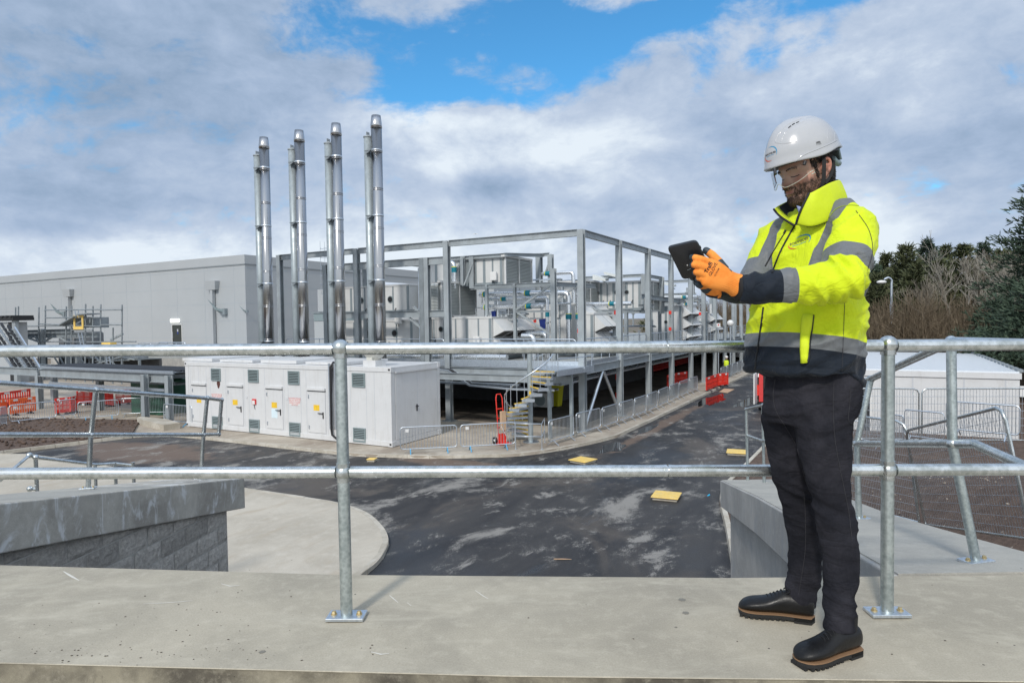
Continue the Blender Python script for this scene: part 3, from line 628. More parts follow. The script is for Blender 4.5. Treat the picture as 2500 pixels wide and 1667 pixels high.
for i,(fx,fy) in enumerate([(547,758),(158,764),(603,759)]):
    q=ata(fx,fy,WA) if i<2 else site(atb(0,0,0)) if False else ata(fx,fy,WA)
    r_=thing('floodlight',['grey tilted floodlight right of the downpipe on the warehouse wall','grey tilted floodlight above the scaffold on the warehouse wall','small dark floodlight on the warehouse corner beside the leftmost flue'][i],'floodlight',S(WA,q.y,q.z),SROT,FL)
    b=SB(); y=q.y; s=1 if i<2 else .45
    b.hexa([(WA-1.3*s,y+.1,q.z+.1*s),(WA-.35*s,y-.5*s,q.z-.3*s),(WA-.35*s,y+.5*s,q.z-.3*s),(WA-1.3*s,y+1.5*s,q.z+1.4*s),(WA-1.3*s,y+.1*s,q.z+.35*s),(WA-.35*s,y-.5*s,q.z+.1*s),(WA-.35*s,y+.5*s,q.z+.1*s),(WA-1.3*s,y+1.7*s,q.z+1.6*s)]); b.build('lamp_head','louv',r_)
    b=SB(); b.box(WA-.5*s,WA,y-.75*s,y-.2*s,q.z-.55*s,q.z+.25*s); b.build('bracket','grey',r_)
# ---- exposed steel frame ----
fr_=sthing('building_frame','tall open galvanised steel frame around the rooftop plant deck','steel frame',0,0,G)
TZ=5.42
def hcol(mb,a,b_,z0,z1,w=.30): mb.ibeam((a,b_,z0),(a,b_,z1),w,w,(1,0,0),.03)
for i,(a,b_) in enumerate([(0,0),(0,7.65),(0,13.9),(0,20.15)]+[(5.2*k if k<4 else 21.0+4.3*(k-4),0) for k in range(1,12)]):
    mb=SB(); hcol(mb,a,b_,G,TZ); mb.build('column','steel',fr_)
    mb=SB(); mb.box(a-.3,a+.3,b_-.3,b_+.3,G+.10,G+.15); mb.build('base_plate','steel',fr_)
for p,q in [((0,0),(0,7.65)),((0,7.65),(0,13.9)),((0,13.9),(0,20.3))]:
    mb=SB(); mb.ibeam((p[0],p[1]+.16,TZ-.14),(q[0],q[1]-.16,TZ-.14),.2,.32); mb.build('beam','steel',fr_)
aa=[0]+[5.2*k if k<4 else 21.0+4.3*(k-4) for k in range(1,12)]
for k in range(len(aa)-1):
    mb=SB(); mb.ibeam((aa[k]+.16,0,TZ-.14),(aa[k+1]-.16,0,TZ-.14),.2,.32,t=.03); mb.build('beam','steel',fr_)
    mb=SB(); mb.ibeam((aa[k]+.16,0,-1.22),(aa[k+1]-.16,0,-1.22),.2,.40,t=.03); mb.build('deck_beam','steel',fr_)
for p,q in [(0.16,7.5),(7.8,13.75),(14.05,20.0)]:
    mb=SB(); mb.ibeam((0,p,-1.36),(0,q,-1.36),.2,.30); mb.build('deck_beam','steel',fr_)
# bracing V under the deck
for p,q in [((2.6,0,-1.45),(.25,0,G+.3)),((2.7,0,-1.45),(5.0,0,G+.4))]:
    mb=SB(); mb.tube([p,q],.085,12); mb.build('brace','plate',fr_)
# secondary beams at upper plant level
zc=4.42
for p,q in [((0,7.8),(0,13.7)),((0,14.1),(0,16.6))]:
    mb=SB(); mb.ibeam((0,p[1],zc),(0,q[1],zc),.2,.40); mb.build('beam','steel',fr_)
    mb=SB(); mb.ibeam((0,p[1],1.62),(0,q[1],1.62),.2,.36); mb.build('beam','steel',fr_)
for bb,a in((8.95,0),(9.25,.0),(16.3,0),(14.3,1.2)):
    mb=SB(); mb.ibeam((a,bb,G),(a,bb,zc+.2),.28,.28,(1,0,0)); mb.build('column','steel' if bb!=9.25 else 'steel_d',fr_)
for p,q in [((0,9.0,1.35),(0,9.9,2.0)),((0,8.9,4.1),(0,10.4,4.35)),((0,9.0,.6),(0,10.2,1.4))]:
    mb=SB(); mb.bar(p,q,.12,.12); mb.build('brace','steel',fr_)
# ---- deck ----
dk=sthing('plant_deck','raised plant deck with concrete floor inside the steel frame','deck',0,0,-1)
mb=SB(); mb.box(.1,66,.12,34,-1.15,-.98); mb.build('deck_slab','deckfloor',dk)
mb=SB(); mb.box(-.02,0.01,.2,20.2,-1.18,-.80); mb.build('toe_board','plate',dk)
mb=SB(); mb.box(.2,66,-.02,.01,-1.0,-.80); mb.build('toe_board','plate',dk)
# dark interior beneath: rear walls
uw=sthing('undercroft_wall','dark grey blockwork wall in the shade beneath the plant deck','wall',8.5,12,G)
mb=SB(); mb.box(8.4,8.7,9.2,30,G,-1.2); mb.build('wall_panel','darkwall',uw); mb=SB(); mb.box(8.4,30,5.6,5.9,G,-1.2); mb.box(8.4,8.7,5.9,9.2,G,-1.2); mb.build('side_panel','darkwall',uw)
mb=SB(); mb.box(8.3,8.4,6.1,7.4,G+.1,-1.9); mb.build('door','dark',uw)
# undercroft soffit beams + trays
for k,(z,bb) in enumerate([(-1.75,1.6),(-1.95,1.2)]):
    t_=sthing('cable_tray',['upper perforated cable tray under the deck edge','lower perforated cable tray under the deck edge'][k],'cable tray',0,bb,z,'cable trays slung under the deck edge')
    mb=SB(); mb.box(-.3,48,bb-.25,bb+.25,z,z+.02); mb.box(-.3,48,bb-.27,bb-.25,z,z+.1); mb.box(-.3,48,bb+.25,bb+.27,z,z+.1); mb.build('tray','plate',t_)
    mb=SB()
    for j in range(40): mb.bar((j*1.2,bb,z+.1),(j*1.2,bb,-1.2),.04)
    mb.build('hanger','steel',t_)
    if k==0:
        mb=SB()
        for j in range(5): mb.tube([(-.2,bb-.2+j*.09,z+.07),(47,bb-.2+j*.09,z+.07)],.04,6)
        mb.build('cables','black',t_)
for i,(p,q,w_,h_) in enumerate([((-1.6,-.2,-1.55),(-1.6,11.2,-1.55),.16,.34),((-.8,3.0,-1.95),(-.8,8.0,-1.95),.3,.10)]):
    t_=sthing('steel_beam',['pale grey channel beam running from the container to the spiral stair','shallow perforated tray hanging below the channel beam'][i],'beam',p[0],p[1],p[2])
    mb=SB(); mb.ibeam(p,q,w_,h_); mb.build('web','steel' if i==0 else 'plate',t_)
t_=sthing('cable_tray','dark bundle of cables on a tray dipping between the beams by the container','cable tray',-1.1,8,-1.5)
pts=[(-1.0,11.0,-1.18),(-1.0,8.0,-1.22),(-1.0,6.9,-1.3),(-1.0,5.6,-2.0),(-1.0,3.2,-2.1),(-.8,1.0,-2.1)]
mb=SB(); mb.tube(pts,.02,6); 
for s in(-.22,.22):
    for p,q in zip(pts[:-1],pts[1:]): mb.bar((p[0]+s,p[1],p[2]),(q[0]+s,q[1],q[2]),.03,.10)
mb.build('side_rails','plate',t_); mb=SB()
for s in(-.14,-.07,0,.07,.14): mb.tube([(p[0]+s,p[1],p[2]+.02) for p in pts],.03,6)
mb.build('cables','black',t_)
# ---- guard rails on the deck edge ----
GR='guard rails along the plant deck edge'
def guard(a0,b0,a1,b1,label,ztop=.25,zb_=-.95,sp=1.25,mid=True,n=None,r=.026):
    t_=sthing('guard_rail',label,'guard rail',a0,b0,zb_,GR); p=Vector((a0,b0)); q=Vector((a1,b1)); d=(q-p); L=d.length; d.normalize()
    mb=SB(); c=.14; P=lambda s,z:(p.x+d.x*s,p.y+d.y*s,z)
    mb.tube([P(0,zb_),P(0,ztop-c),P(.05,ztop-.04),P(c,ztop),P(L-c,ztop),P(L-.05,ztop-.04),P(L,ztop-c),P(L,zb_)],r,8); mb.build('top_rail','plate',t_)
    if mid: mb=SB(); mb.tube([P(0,ztop-.5),P(L,ztop-.5)],r*.85,8); mb.build('mid_rail','plate',t_)
    k=max(1,int(L/sp))
    for i in range(1,k):
        mb=SB(); mb.tube([P(L*i/k,zb_),P(L*i/k,ztop)],r*.9,8); mb.build('post','plate',t_)
    return t_
for i,(b0,b1) in enumerate([(.35,7.35),(7.95,13.6),(14.2,19.8)]): guard(.05,b0,.05,b1,['guard rail on the deck edge between the corner column and the next column left','guard rail on the deck edge in front of the unit with portholes','guard rail on the deck edge behind the two leftmost flues'][i])
for k in range(len(aa)-1): guard(aa[k]+.28,.05,aa[k+1]-.28,.05,'guard rail in the %s bay from the frame corner along the road side'%ORD[k],sp=1.15)
# ---- air handling units ----
AG='air handling units on the plant deck'
def ahu(label,a0,a1,b0,b1,z0,z1,seams=4,ports=(),end=None,group=AG,frame=True,front_louv=False):
    """b0 = right end (towards the road); long face at a0"""
    t_=sthing('air_handling_unit',label,'air handling unit',a0,(b0+b1)/2,z0,group)
    mb=SB(); mb.box(a0,a1,b0,b1,z0+.16,z1-.10); mb.build('casing','ahu',t_)
    mb=SB(); mb.box(a0-.03,a1+.03,b0-.03,b1+.03,z1-.099,z1); mb.build('roof','ahu',t_)
    mb=SB(); mb.box(a0-.04,a1,b0-.01,b1+.01,z0,z0+.158); mb.build('base_frame','grey',t_)
    L=b1-b0
    for i in range(seams+1):
        y=b0+.1+(L-.2)*i/seams; w_=.10 if i%2 else .17
        mb=SB(); mb.box(a0-.012,a0+.01,y-w_/2,y+w_/2,z0+.16,z1-.10); mb.build('profile','grey',t_)
    for (yb,zz,r_) in ports:
        mb=SB(); mb.tube([(a0-.035,yb,zz),(a0-.001,yb,zz)],r_*1.25,20,smooth=False); o=mb.build('porthole','louv',t_)
        mb=SB(); mb.tube([(a0-.05,yb,zz),(a0-.034,yb,zz)],r_,20,smooth=False); mb.build('glass','black',o)
        for s in(-1,1):
            mb=SB(); mb.tube([(a0-.03,yb+s*.42,zz-.75),(a0-.08,yb+s*.36,zz-.63),(a0-.03,yb+s*.42,zz-.5)],.022,6); mb.build('handle','black',t_)
    if end and end[0]=='louvre':
        n=end[1]; mb=SB(); zl0,zl1=z0+.02,z1-.05; dz=.085; nn=int((zl1-zl0)/dz)
        for i in range(nn):
            z=zl0+i*dz; mb.add([(a0+.02,b0-.215,z),(a1-.02,b0-.215,z),(a1-.02,b0-.12,z+dz*.72),(a0+.02,b0-.12,z+dz*.72)],[(0,1,2,3)])
            mb.add([(a0-.16,b0-.02,z),(a0-.16,b0+1.0,z),(a0-.08,b0+1.0,z+dz*.78),(a0-.08,b0-.02,z+dz*.78)],[(3,2,1,0)]) if end[2] else None
        mb.build('louvre_blades','louvp',t_)
        mb=SB(); mb.box(a0,a1,b0-.10,b0-.02,zl0,zl1); 
        if end[2]: mb.box(a0-.07,a0-.02,b0-.02,b0+1.0,zl0,zl1)
        mb.build('louvre_back','louvb',t_)
        for i in range(n+1):
            a=a0+(a1-a0)*i/n; mb=SB(); mb.box(a-.03,a+.03,b0-.225,b0-.12,zl0-.02,zl1+.02); mb.build('louvre_frame','ahu',t_)
        mb=SB(); mb.box(a0-.2,a1+.03,b0-.24,b0-.02,zl1+.02,zl1+.14); mb.box(a0-.2,a1+.03,b0-.24,b0-.02,zl0-.07,zl0-.02); mb.build('louvre_head','ahu',t_)
    if end and end[0]=='hoods':
        for i in range(end[1]):
            zt_=z1-.12-i*end[2]; o_=end[3]; h_=end[2]
            A0,A1=a0+.12,a1-.05; pr=[(b0-.02,zt_),(b0-o_,zt_-h_*.66),(b0-.02,zt_-h_+.03)]
            mb=SB(); mb.add([(A0,y,z) for y,z in pr]+[(A1,y,z) for y,z in pr],[(2,1,0),(3,4,5),(0,1,4,3)]); h=mb.build('intake_hood','ahu',t_)
            mb=SB(); q=.06; mb.add([(A0+.02,b0-o_+.01,zt_-h_*.66-.012),(A1-.02,b0-o_+.01,zt_-h_*.66-.012),(A1-.02,b0-.03,zt_-h_+.02),(A0+.02,b0-.03,zt_-h_+.02)],[(0,1,2,3)])
            mb.build('filter_mesh',M['hoodmesh'],h)
            for f_ in(.5,):
                am=A0+(A1-A0)*f_; mb=SB(); mb.bar((am,b0-.02,zt_+.004),(am,b0-o_-.004,zt_-h_*.66+.004),.035,.02); mb.build('seam','grey',h)
            for f_ in(.25,.5,.75):
                am=A0+(A1-A0)*f_; mb=SB(); mb.bar((am,b0-o_-.01,zt_-h_*.66-.02),(am,b0-.03,zt_-h_),.03,.02); mb.build('rib','ahu',h)
    return t_
M['hoodmesh']=mat('dark_filter_mesh',(.05,.045,.04),.8,var=.3,vscale=30)
ahu('lowest white unit with one porthole and two big sloping hoods left of the corner column',2,5.9,6.15,10.1,-.95,1.42,5,[(9.5,.75,.13)],('hoods',2,1.02,.72))
ahu('lowest unit with two portholes half shaded under the upper unit',1.2,5,10.9,17.5,-.95,1.32,6,[(12.2,.55,.17),(14.1,.55,.17),(16.2,.55,.16)])
ahu('middle-level unit with large grey louvres beside the second column from the corner',2,5.66,9.6,10.8,1.55,3.42,1,(),('louvre',2,True))
ahu('middle-level unit with two portholes above the shaded unit',1.0,4.6,10.95,17.5,1.72,3.34,6,[(12.3,2.5,.16),(14.5,2.5,.16),(16.3,2.5,.15)])
ahu('topmost unit with grey louvred end at the upper left of the plant',4.1,7.4,6.6,12.5,3.25,4.85,10,(),('louvre',2,False))
ahu('white unit stacked with three hoods just left of the corner column',7,11.2,3.1,8.0,-.95,2.15,4,(),('hoods',3,.98,.75))
ahu('unit behind the corner column with two stacked hoods on its end',6.2,8.6,1.9,2.9,-.95,1.55,2,(),('hoods',2,1.0,.7))
ahu('raised unit with three portholes under a light steel canopy frame',12,16,.95,4.2,1.72,3.62,7,[(3.9,2.9,.12),(2.6,2.9,.12),(1.9,2.9,.12)],('louvre',2,False))
ahu('white unit with small porthole behind the third column of the road side',20,24,.4,2.8,-.95,2.15,4,[(1.6,.9,.11)],('hoods',3,.85,.6))
ahu('white unit far down the deck between the farther columns',29,33,.5,5.0,-.95,1.7,5,(),('hoods',2,.9,.6))
ahu('white unit seen between the corner column and the raised unit',10.5,14,4.9,9.5,-.95,1.75,8,())
ahu('grey louvred box above the stacked hoods behind the short post',9,12,4.0,7.0,2.3,3.6,3,(),('louvre',2,False))
for i,(a,b_,z) in enumerate([(1.0,11.7,1.35),(1.9,7.0,.1),(4.0,7.1,3.75)]):
    t_=sthing('control_box',['small white control box low on the shaded unit','small white control box beside the big hoods','small white control box on the topmost unit'][i],'control box',a,b_,z,'white control boxes on the units'); mb=SB(); mb.box(a-.18,a-.015,b_-.2,b_+.2,z-.25,z+.25); mb.build('case','signw',t_,bevel=.02); mb=SB(); mb.tube([(a-.1,b_,z-.25),(a-.1,b_-.05,z-.42),(a-.1,b_+.12,z-.36),(a-.05,b_+.1,z-.25)],.02,6); mb.build('cable','black',t_)
# frames round the upper units
def subframe(label,name,parts,cat='steel frame',m='steel'):
    a,b_,z=parts[0][1]; t_=sthing(name,label,cat,a,b_,z)
    for n_,p,q,w_,h_ in parts:
        mb=SB(); 
        if abs(p[2]-q[2])>.5*max(abs(p[0]-q[0])+abs(p[1]-q[1]),.01)and abs(p[0]-q[0])+abs(p[1]-q[1])<.05: mb.ibeam(p,q,w_,h_,(1,0,0),.025)
        elif n_=='brace': mb.bar(p,q,w_,h_)
        else: mb.ibeam(p,q,w_,h_,t=.025)
        mb.build(n_,m,t_)
    return t_
subframe('steel frame around the topmost louvred unit','support_frame',[('column',(3.8,9.15,3.3),(3.8,9.15,5.0),.2,.2),('column',(4.0,8.6,3.1),(4.0,8.6,4.95),.3,.25),('column',(8.2,6.3,3.0),(8.2,6.3,5.35),.34,.34),('column',(8.2,5.5,3.0),(8.2,5.5,5.25),.3,.3),
  ('beam',(4,14,4.92),(4,6.4,4.92),.2,.22),('beam',(4,6.4,4.95),(8.1,6.0,5.2),.2,.2),('beam',(8.2,6.2,5.25),(8.2,5.6,5.25),.2,.2),('beam',(4,8.7,3.12),(4,2.9,3.12),.2,.2),('brace',(3.9,10.4,3.2),(3.9,9.2,4.8),.12,.12),('brace',(3.7,9.0,3.3),(3.9,8.5,4.6),.08,.08),('brace',(8.2,5.9,4.0),(8.2,5.5,5.0),.1,.1)])
subframe('short open steel frame with diagonal braces carrying pipes left of the corner column','support_frame',[('column',(3,2.88,-.95),(3,2.88,3.92),.26,.26),('column',(3,5.24,.1),(3,5.24,3.2),.16,.16),('column',(3,7.03,1.5),(3,7.03,3.25),.16,.16),
  ('beam',(3,7.9,3.14),(3,3.0,3.10),.15,.2),('beam',(3.1,2.88,3.10),(9.0,2.88,3.2),.15,.24),('brace',(3,5.2,1.75),(3,3.0,3.05),.1,.1),('brace',(3,5.2,1.70),(3,3.0,.35),.1,.1),('beam',(3,5.2,1.66),(3,3.0,1.66),.1,.1),('beam',(3,5.2,.2),(3,3.0,.15),.12,.12),('brace',(3,3.2,-.5),(3,4.0,-.9),.08,.08),('brace',(6,4.3,2.2),(6,3.0,3.0),.1,.1)])
subframe('light steel canopy frame over the raised unit with portholes','support_frame',[('column',(11.6,4.7,-.95),(11.6,4.7,3.95),.28,.28),('column',(11.6,.62,1.5),(11.6,.62,3.95),.3,.3),('column',(15.5,.62,1.5),(15.5,.62,3.98),.3,.3),('beam',(11.6,4.7,3.9),(11.6,.7,3.9),.18,.2),('beam',(11.7,.62,3.9),(15.4,.62,3.9),.18,.2),('beam',(11.6,4.7,1.62),(11.6,.7,1.62),.18,.2),('beam',(11.3,.9,1.95),(11.3,-.1,1.95),.2,.25),
  ('column',(8.5,1.4,-.95),(8.5,1.4,1.62),.3,.3),('column',(8.5,.75,-.95),(8.5,.75,1.62),.2,.2),('beam',(8.5,2.6,1.65),(8.5,.3,1.65),.16,.2),('brace',(8.5,2.9,1.9),(8.5,1.5,1.3),.1,.1),('brace',(8.5,2.9,.3),(8.5,1.5,1.1),.08,.08),('column',(7.5,3.3,0.2),(7.5,3.3,2.0),.14,.14)])
subframe('row of bare secondary columns and beams farther down the deck','support_frame',[('beam',(10.5,.45,2.55),(21,.45,2.4),.2,.28),('beam',(19.5,2.9,2.3),(19.5,.2,2.3),.2,.28),('column',(26,1.0,-.95),(26,1.0,4.6),.25,.25),('column',(27,.35,-.95),(27,.35,3.4),.2,.2),('column',(31,.6,-.95),(31,.6,4.5),.25,.25),('beam',(22,5,4.0),(22,0.3,4.0),.15,.22),('beam',(22,5,3.0),(22,0.3,3.0),.15,.2),('beam',(26,5,2.9),(26,.3,2.6),.15,.2),('brace',(26,3,.6),(26,.4,2.5),.1,.1),('brace',(26,3,1.6),(26,.4,.2),.1,.1),('beam',(29,4,.8),(29,.3,.8),.12,.15)])
# pipes
PG='insulated metal pipes between the units'
def pipe(label,pts,r=.11,bands=(),k=0,name='insulated_pipe'):
    t_=sthing(name,label,'pipe',pts[0][0],pts[0][1],pts[0][2],PG); mb=SB()
    P=[Vector(p) for p in pts]; Q=[P[0]]
    for i in range(1,len(P)-1):
        d0=(P[i]-P[i-1]).normalized(); d1=(P[i+1]-P[i]).normalized(); c=r*1.9
        for t in(0,.33,.66,1): 
            A=P[i]-d0*c; B=P[i]+d1*c; Q.append((A*(1-t)**2+P[i]*2*t*(1-t)+B*t*t))
    Q.append(P[-1]); mb.tube(Q,r,12); mb.build('lagging','alu',t_)
    for p,ax in bands:
        mb=SB(); p=Vector(p); d=Vector(ax); mb.tube([p-d*.14,p+d*.14],r*1.18,12); mb.build('teal_band','teal',t_)
        mb=SB(); mb.tube([p+d*.15,p+d*.19],r*1.2,12); mb.build('yellow_band','bin',t_)
    return t_
YB=(0,1,0); ZB_=(0,0,1)
pipe('upper horizontal silver pipe left of the corner column',[(3.4,7.75,2.70),(3.4,3.1,2.66),(3.4,3.1,-.9)],.14,[((3.4,7.3,2.70),YB),((3.4,4.6,2.68),YB),((3.4,3.1,1.5),ZB_)])
pipe('thinner horizontal silver pipe just below the upper pipe',[(3.7,7.6,2.42),(3.7,3.6,2.40),(3.7,3.6,-.9)],.10,[((3.7,6.3,2.41),YB),((3.7,3.6,1.5),ZB_)])
pipe('lower horizontal silver pipe left of the corner column',[(3.5,7.7,1.97),(3.5,3.7,1.96)],.13,[((3.5,7.3,1.97),YB),((3.5,4.6,1.96),YB)])
for i,(bb,zt_) in enumerate([(7.65,1.9),(7.3,1.7),(6.85,2.9),(6.3,1.55),(5.7,1.55)]):
    pipe('%s short upright silver pipe behind the big louvres'%ORD[i],[(3.9,bb,zt_),(3.9,bb,-.4 if bb<7 and zt_<2 else .7)],.10,[((3.9,bb,.82+.1*i%1),ZB_)])
pipe('silver pipe bending down in front of the stacked hoods',[(6,4.2,2.75),(6,3.35,2.72),(6,3.35,-.7)],.15,[((6,4.15,2.75),YB),((6,3.35,1.35),ZB_)])
pipe('upright silver pipe nearest to the corner column',[(6,2.75,3.1),(6,2.75,-.7)],.14,[((6,2.75,1.35),ZB_)])
pipe('low silver pipe with wide bend beside the hoods',[(4.6,5.6,.42),(4.6,4.1,.42),(4.6,4.1,-.9)],.16)
pipe('second low silver pipe with bend left of the short post',[(2.6,4.6,.35),(2.6,3.9,.35),(2.6,3.9,-.9)],.14)
pipe('topmost silver pipe with elbow above the frame beam',[(8,6.0,4.05),(8,3.9,4.05),(8,3.9,2.0)],.12,[((8,5.6,4.05),YB)])
pipe('tall silver pipe with teal band beside the topmost unit',[(3.5,9.9,4.65),(3.5,9.55,4.65),(3.5,9.55,3.1)],.13,[((3.5,9.55,4.2),ZB_)])
pipe('horizontal silver pipe in front of the raised unit',[(9,4.6,2.12),(9,.6,2.1)],.12,[((9,1.8,2.11),YB)])
pipe('second horizontal silver pipe under the raised unit',[(9,4.6,1.6),(9,1.5,1.58),(9,1.5,1.0),(9,1.5,-.9)],.11,[((9,1.5,.9),ZB_)])
pipe('curled silver pipe low between the first two columns',[(9,2.4,.3),(9,1.2,.3),(9,1.2,-.9)],.13)
pipe('far silver pipe crossing above the deck',[(24,5,2.9),(24,.2,2.85)],.14,[((24,1.2,2.86),YB)])
pipe('lower far silver pipe crossing above the deck',[(24,5,2.3),(24,.2,2.25)],.12,[((24,1.0,2.26),YB)])
pipe('far silver pipe bending down beyond the fourth column',[(27,2.2,1.1),(27,1.2,1.1),(27,1.2,-.9)],.14)
pipe('long silver duct lying along the deck edge beyond the container',[(.9,13.5,-.75),(.9,4.6,-.72)],.16)
pipe('long silver pipe lying along the road side of the deck',[(12,.9,-.62),(30,.9,-.62)],.18)
def bentduct():
    pass
# blue sacks / red call points / valve
for i,(a,b_,z) in enumerate([(5.0,4.55,.95),(3.8,7.1,1.55)]):
    t_=sthing('blue_bag',['blue bag tied beside the diagonal brace','small blue wrap at the foot of the middle pipes'][i],'bag',a,b_,z)
    mb=SB(); s=.24 if i==0 else .16; mb.add([(a,b_+s,z+s*1.2),(a,b_-s*.9,z+s*1.4),(a,b_-s*.6,z-s*1.2),(a,b_+s*.6,z-s*1.1),(a+.2,b_+s*.8,z+s),(a+.2,b_-s*.7,z+s),(a+.2,b_-s*.5,z-s),(a+.2,b_+s*.5,z-s)],[(0,1,2,3),(7,6,5,4),(0,4,5,1),(1,5,6,2),(2,6,7,3),(3,7,4,0)]); mb.build('sack','blue',t_,bevel=.03)
for i,(x,y,a) in enumerate([(1414,808,2),(1306,783,5.9),(1503,763,6),(1636,763,14),(1636,803,14),(1709,766,22),(1508,920,6.5),(1508,965,6.5),(1634,926,16)]):
    q=ata(x,y,a); t_=sthing('call_point','red call point, number unseen, %s'%['beside the corner column base','beside the blue bag','high left of the first bay column','upper one beside the third column','lower one beside the third column','far one beyond the fourth column','upper one in the shade under the deck','lower one in the shade under the deck','far one in the shade under the deck'][i],'call point',q.x,q.y,q.z,'red call points around the plant')
    t_['label']=t_['label'].replace(', number unseen,','')
    mb=SB(); s=.085 if i<6 else .12; mb.box(a-.05,a+.04,q.y-s,q.y+s,q.z-s*1.3,q.z+s*1.3); mb.build('case','red',t_,bevel=.02); mb=SB(); mb.tube([(a,q.y,q.z-.1),(a,q.y-.03,q.z-.35)],.012,5); mb.build('cable','black',t_)
# ladders
def ladder(label,a,b_,z0,z1,w=.45,cage=False,m='plate'):
    t_=sthing('ladder',label,'ladder',a,b_,z0,'fixed ladders on the plant')
    for s in(-1,1): mb=SB(); mb.bar((a,b_+s*w/2,z0),(a,b_+s*w/2,z1),.06,.03,(1,0,0)); mb.build('stile',m,t_)
    n=int((z1-z0)/.3)
    for i in range(n): mb=SB(); mb.tube([(a,b_-w/2,z0+.2+i*.3),(a,b_+w/2,z0+.2+i*.3)],.014,6,caps=False); mb.build('rung',m,t_)
    if cage:
        for z in np.arange(z1-2.2,z1+1.0,.55):
            mb=SB(); mb.tube([(a+math.cos(k)*.38-.38,b_+math.sin(k)*.38,z) for k in np.linspace(-PI*.9,PI*.9,14)],.014,5); mb.build('cage_hoop',m,t_)
        for k in np.linspace(-PI*.7,PI*.7,5): mb=SB(); mb.tube([(a+math.cos(k)*.38-.38,b_+math.sin(k)*.38,z1-2.2) ,(a+math.cos(k)*.38-.38,b_+math.sin(k)*.38,z1+1.0)],.012,5); mb.build('cage_bar',m,t_)
    return t_
ladder('narrow fixed ladder beside the second column from the corner',.9,9.95,-.9,4.2,.5)
ladder('caged ladder rising above the beam between the right flues',1.5,17.3,1.5,5.2,.5,True)
# background plant rooms with pitched roofs
for i,(a,b0,b1,z1,zr) in enumerate([(14,19,30,3.1,4.6),(16,14.2,18.0,4.4,5.6)]):
    t_=sthing('plant_room',['pale metal shed with shallow roof glimpsed between the flues','pale metal shed with pitched roof behind the middle-level unit'][i],'shed',a,b0,G)
    mb=SB(); mb.box(a,a+8,b0,b1,G,z1); mb.build('wall','clad',t_); mb=SB(); mb.add([(a-.2,b1,z1+.01),(a-.2,(b0+b1)/2,zr),(a-.2,b0,z1+.01),(a+8,b1,z1+.01),(a+8,(b0+b1)/2,zr),(a+8,b0,z1+.01)],[(0,1,2),(5,4,3),(0,3,4,1),(1,4,5,2),(0,2,5,3)]); mb.build('roof','white',t_)
t_=sthing('plant_cabinet','grey double-height cabinet with steel canopy between the two left flues','cabinet',6,22,-.9)
mb=SB(); mb.box(7,9,18.5,24.5,-.9,1.35); mb.build('casing','clad',t_); mb=SB(); mb.box(6.9,9.2,18.3,24.8,1.9,2.05); mb.build('canopy','steel_d',t_); mb=SB(); mb.box(7.3,9,18.6,24.4,2.06,3.7); mb.build('screen','clad',t_)
mb=SB(); mb.box(6.95,7.3,18.5,24.5,1.36,1.89); mb.build('gap','louv',t_)
# ---- twin flues ----
FG='twin flue stacks behind the white container'
for i,(x,yt,ym) in enumerate([(918,283,338),(820,302,354),(730,319,369),(644,336,384)]):
    a=-2.0; q=ata(x,yt,a); zt_=q.z; bb=q.y
    t_=sthing('flue_stack','%s twin flue: polished steel chimney strapped to a dull grey mast'%['tallest-looking rightmost','second from right','second from left','leftmost'][i],'chimney',a,bb,G,FG)
    r_=.285; mb=SB(); mb.lathe((a,bb,0),[(r_,G+.1),(r_,zt_-.62)],40); mb.build('flue','inox',t_)
    mb=SB(); mb.lathe((a,bb,0),[(r_+.012,zt_-.64),(r_+.012,zt_-.50),(r_*.84,zt_),(r_*.78,zt_)],40); mb.build('cowl','inoxr',t_)
    z=zt_-1.9; k=0
    while z>G+1:
        mb=SB()
        for dz in(0,.085): mb.lathe((a,bb,z+dz),[(r_,0),(r_+.014,.012),(r_+.014,.03),(r_,.042)],40)
        mb.build('joint_band','inoxr',t_); z-=2.02 if k%2 else 1.95; k+=1
    zm=ata(x-26,ym,a).z; bm=bb+.56; rm=.215; am=a-.02
    mb=SB(); mb.lathe((am,bm,0),[(rm,G+.1),(rm,zm)],32); mb.build('mast','mast',t_)
    mb=SB(); mb.lathe((am,bm,zm),[(rm+.03,0),(rm+.03,.05),(0.06,.13)],32,smooth=False); mb.box(am-.12,am+.12,bm-.015,bm+.015,zm+.1,zm+.28); mb.build('mast_cap','steel',t_)
    for j in range(5):
        z=zm-.75-j*3.35
        if z<G+.5: break
        mb=SB(); mb.box(a-.36,a-.10,bb+.12,bm-.02,z-.02,z+.02); mb.add([(a-.34,bb+.14,z-.02),(a-.34,bm-.1,z-.02),(a-.34,bm-.1,z-.20),(a-.28,bb+.14,z-.02),(a-.28,bm-.1,z-.02),(a-.28,bm-.1,z-.20)],[(0,1,2),(5,4,3),(0,2,5,3)]); mb.build('bracket','steel_d',t_)
        mb=SB(); mb.lathe((a,bb,z),[(r_,-.05),(r_+.012,-.05),(r_+.012,.05),(r_,.05)],40); mb.build('strap','plate',t_)
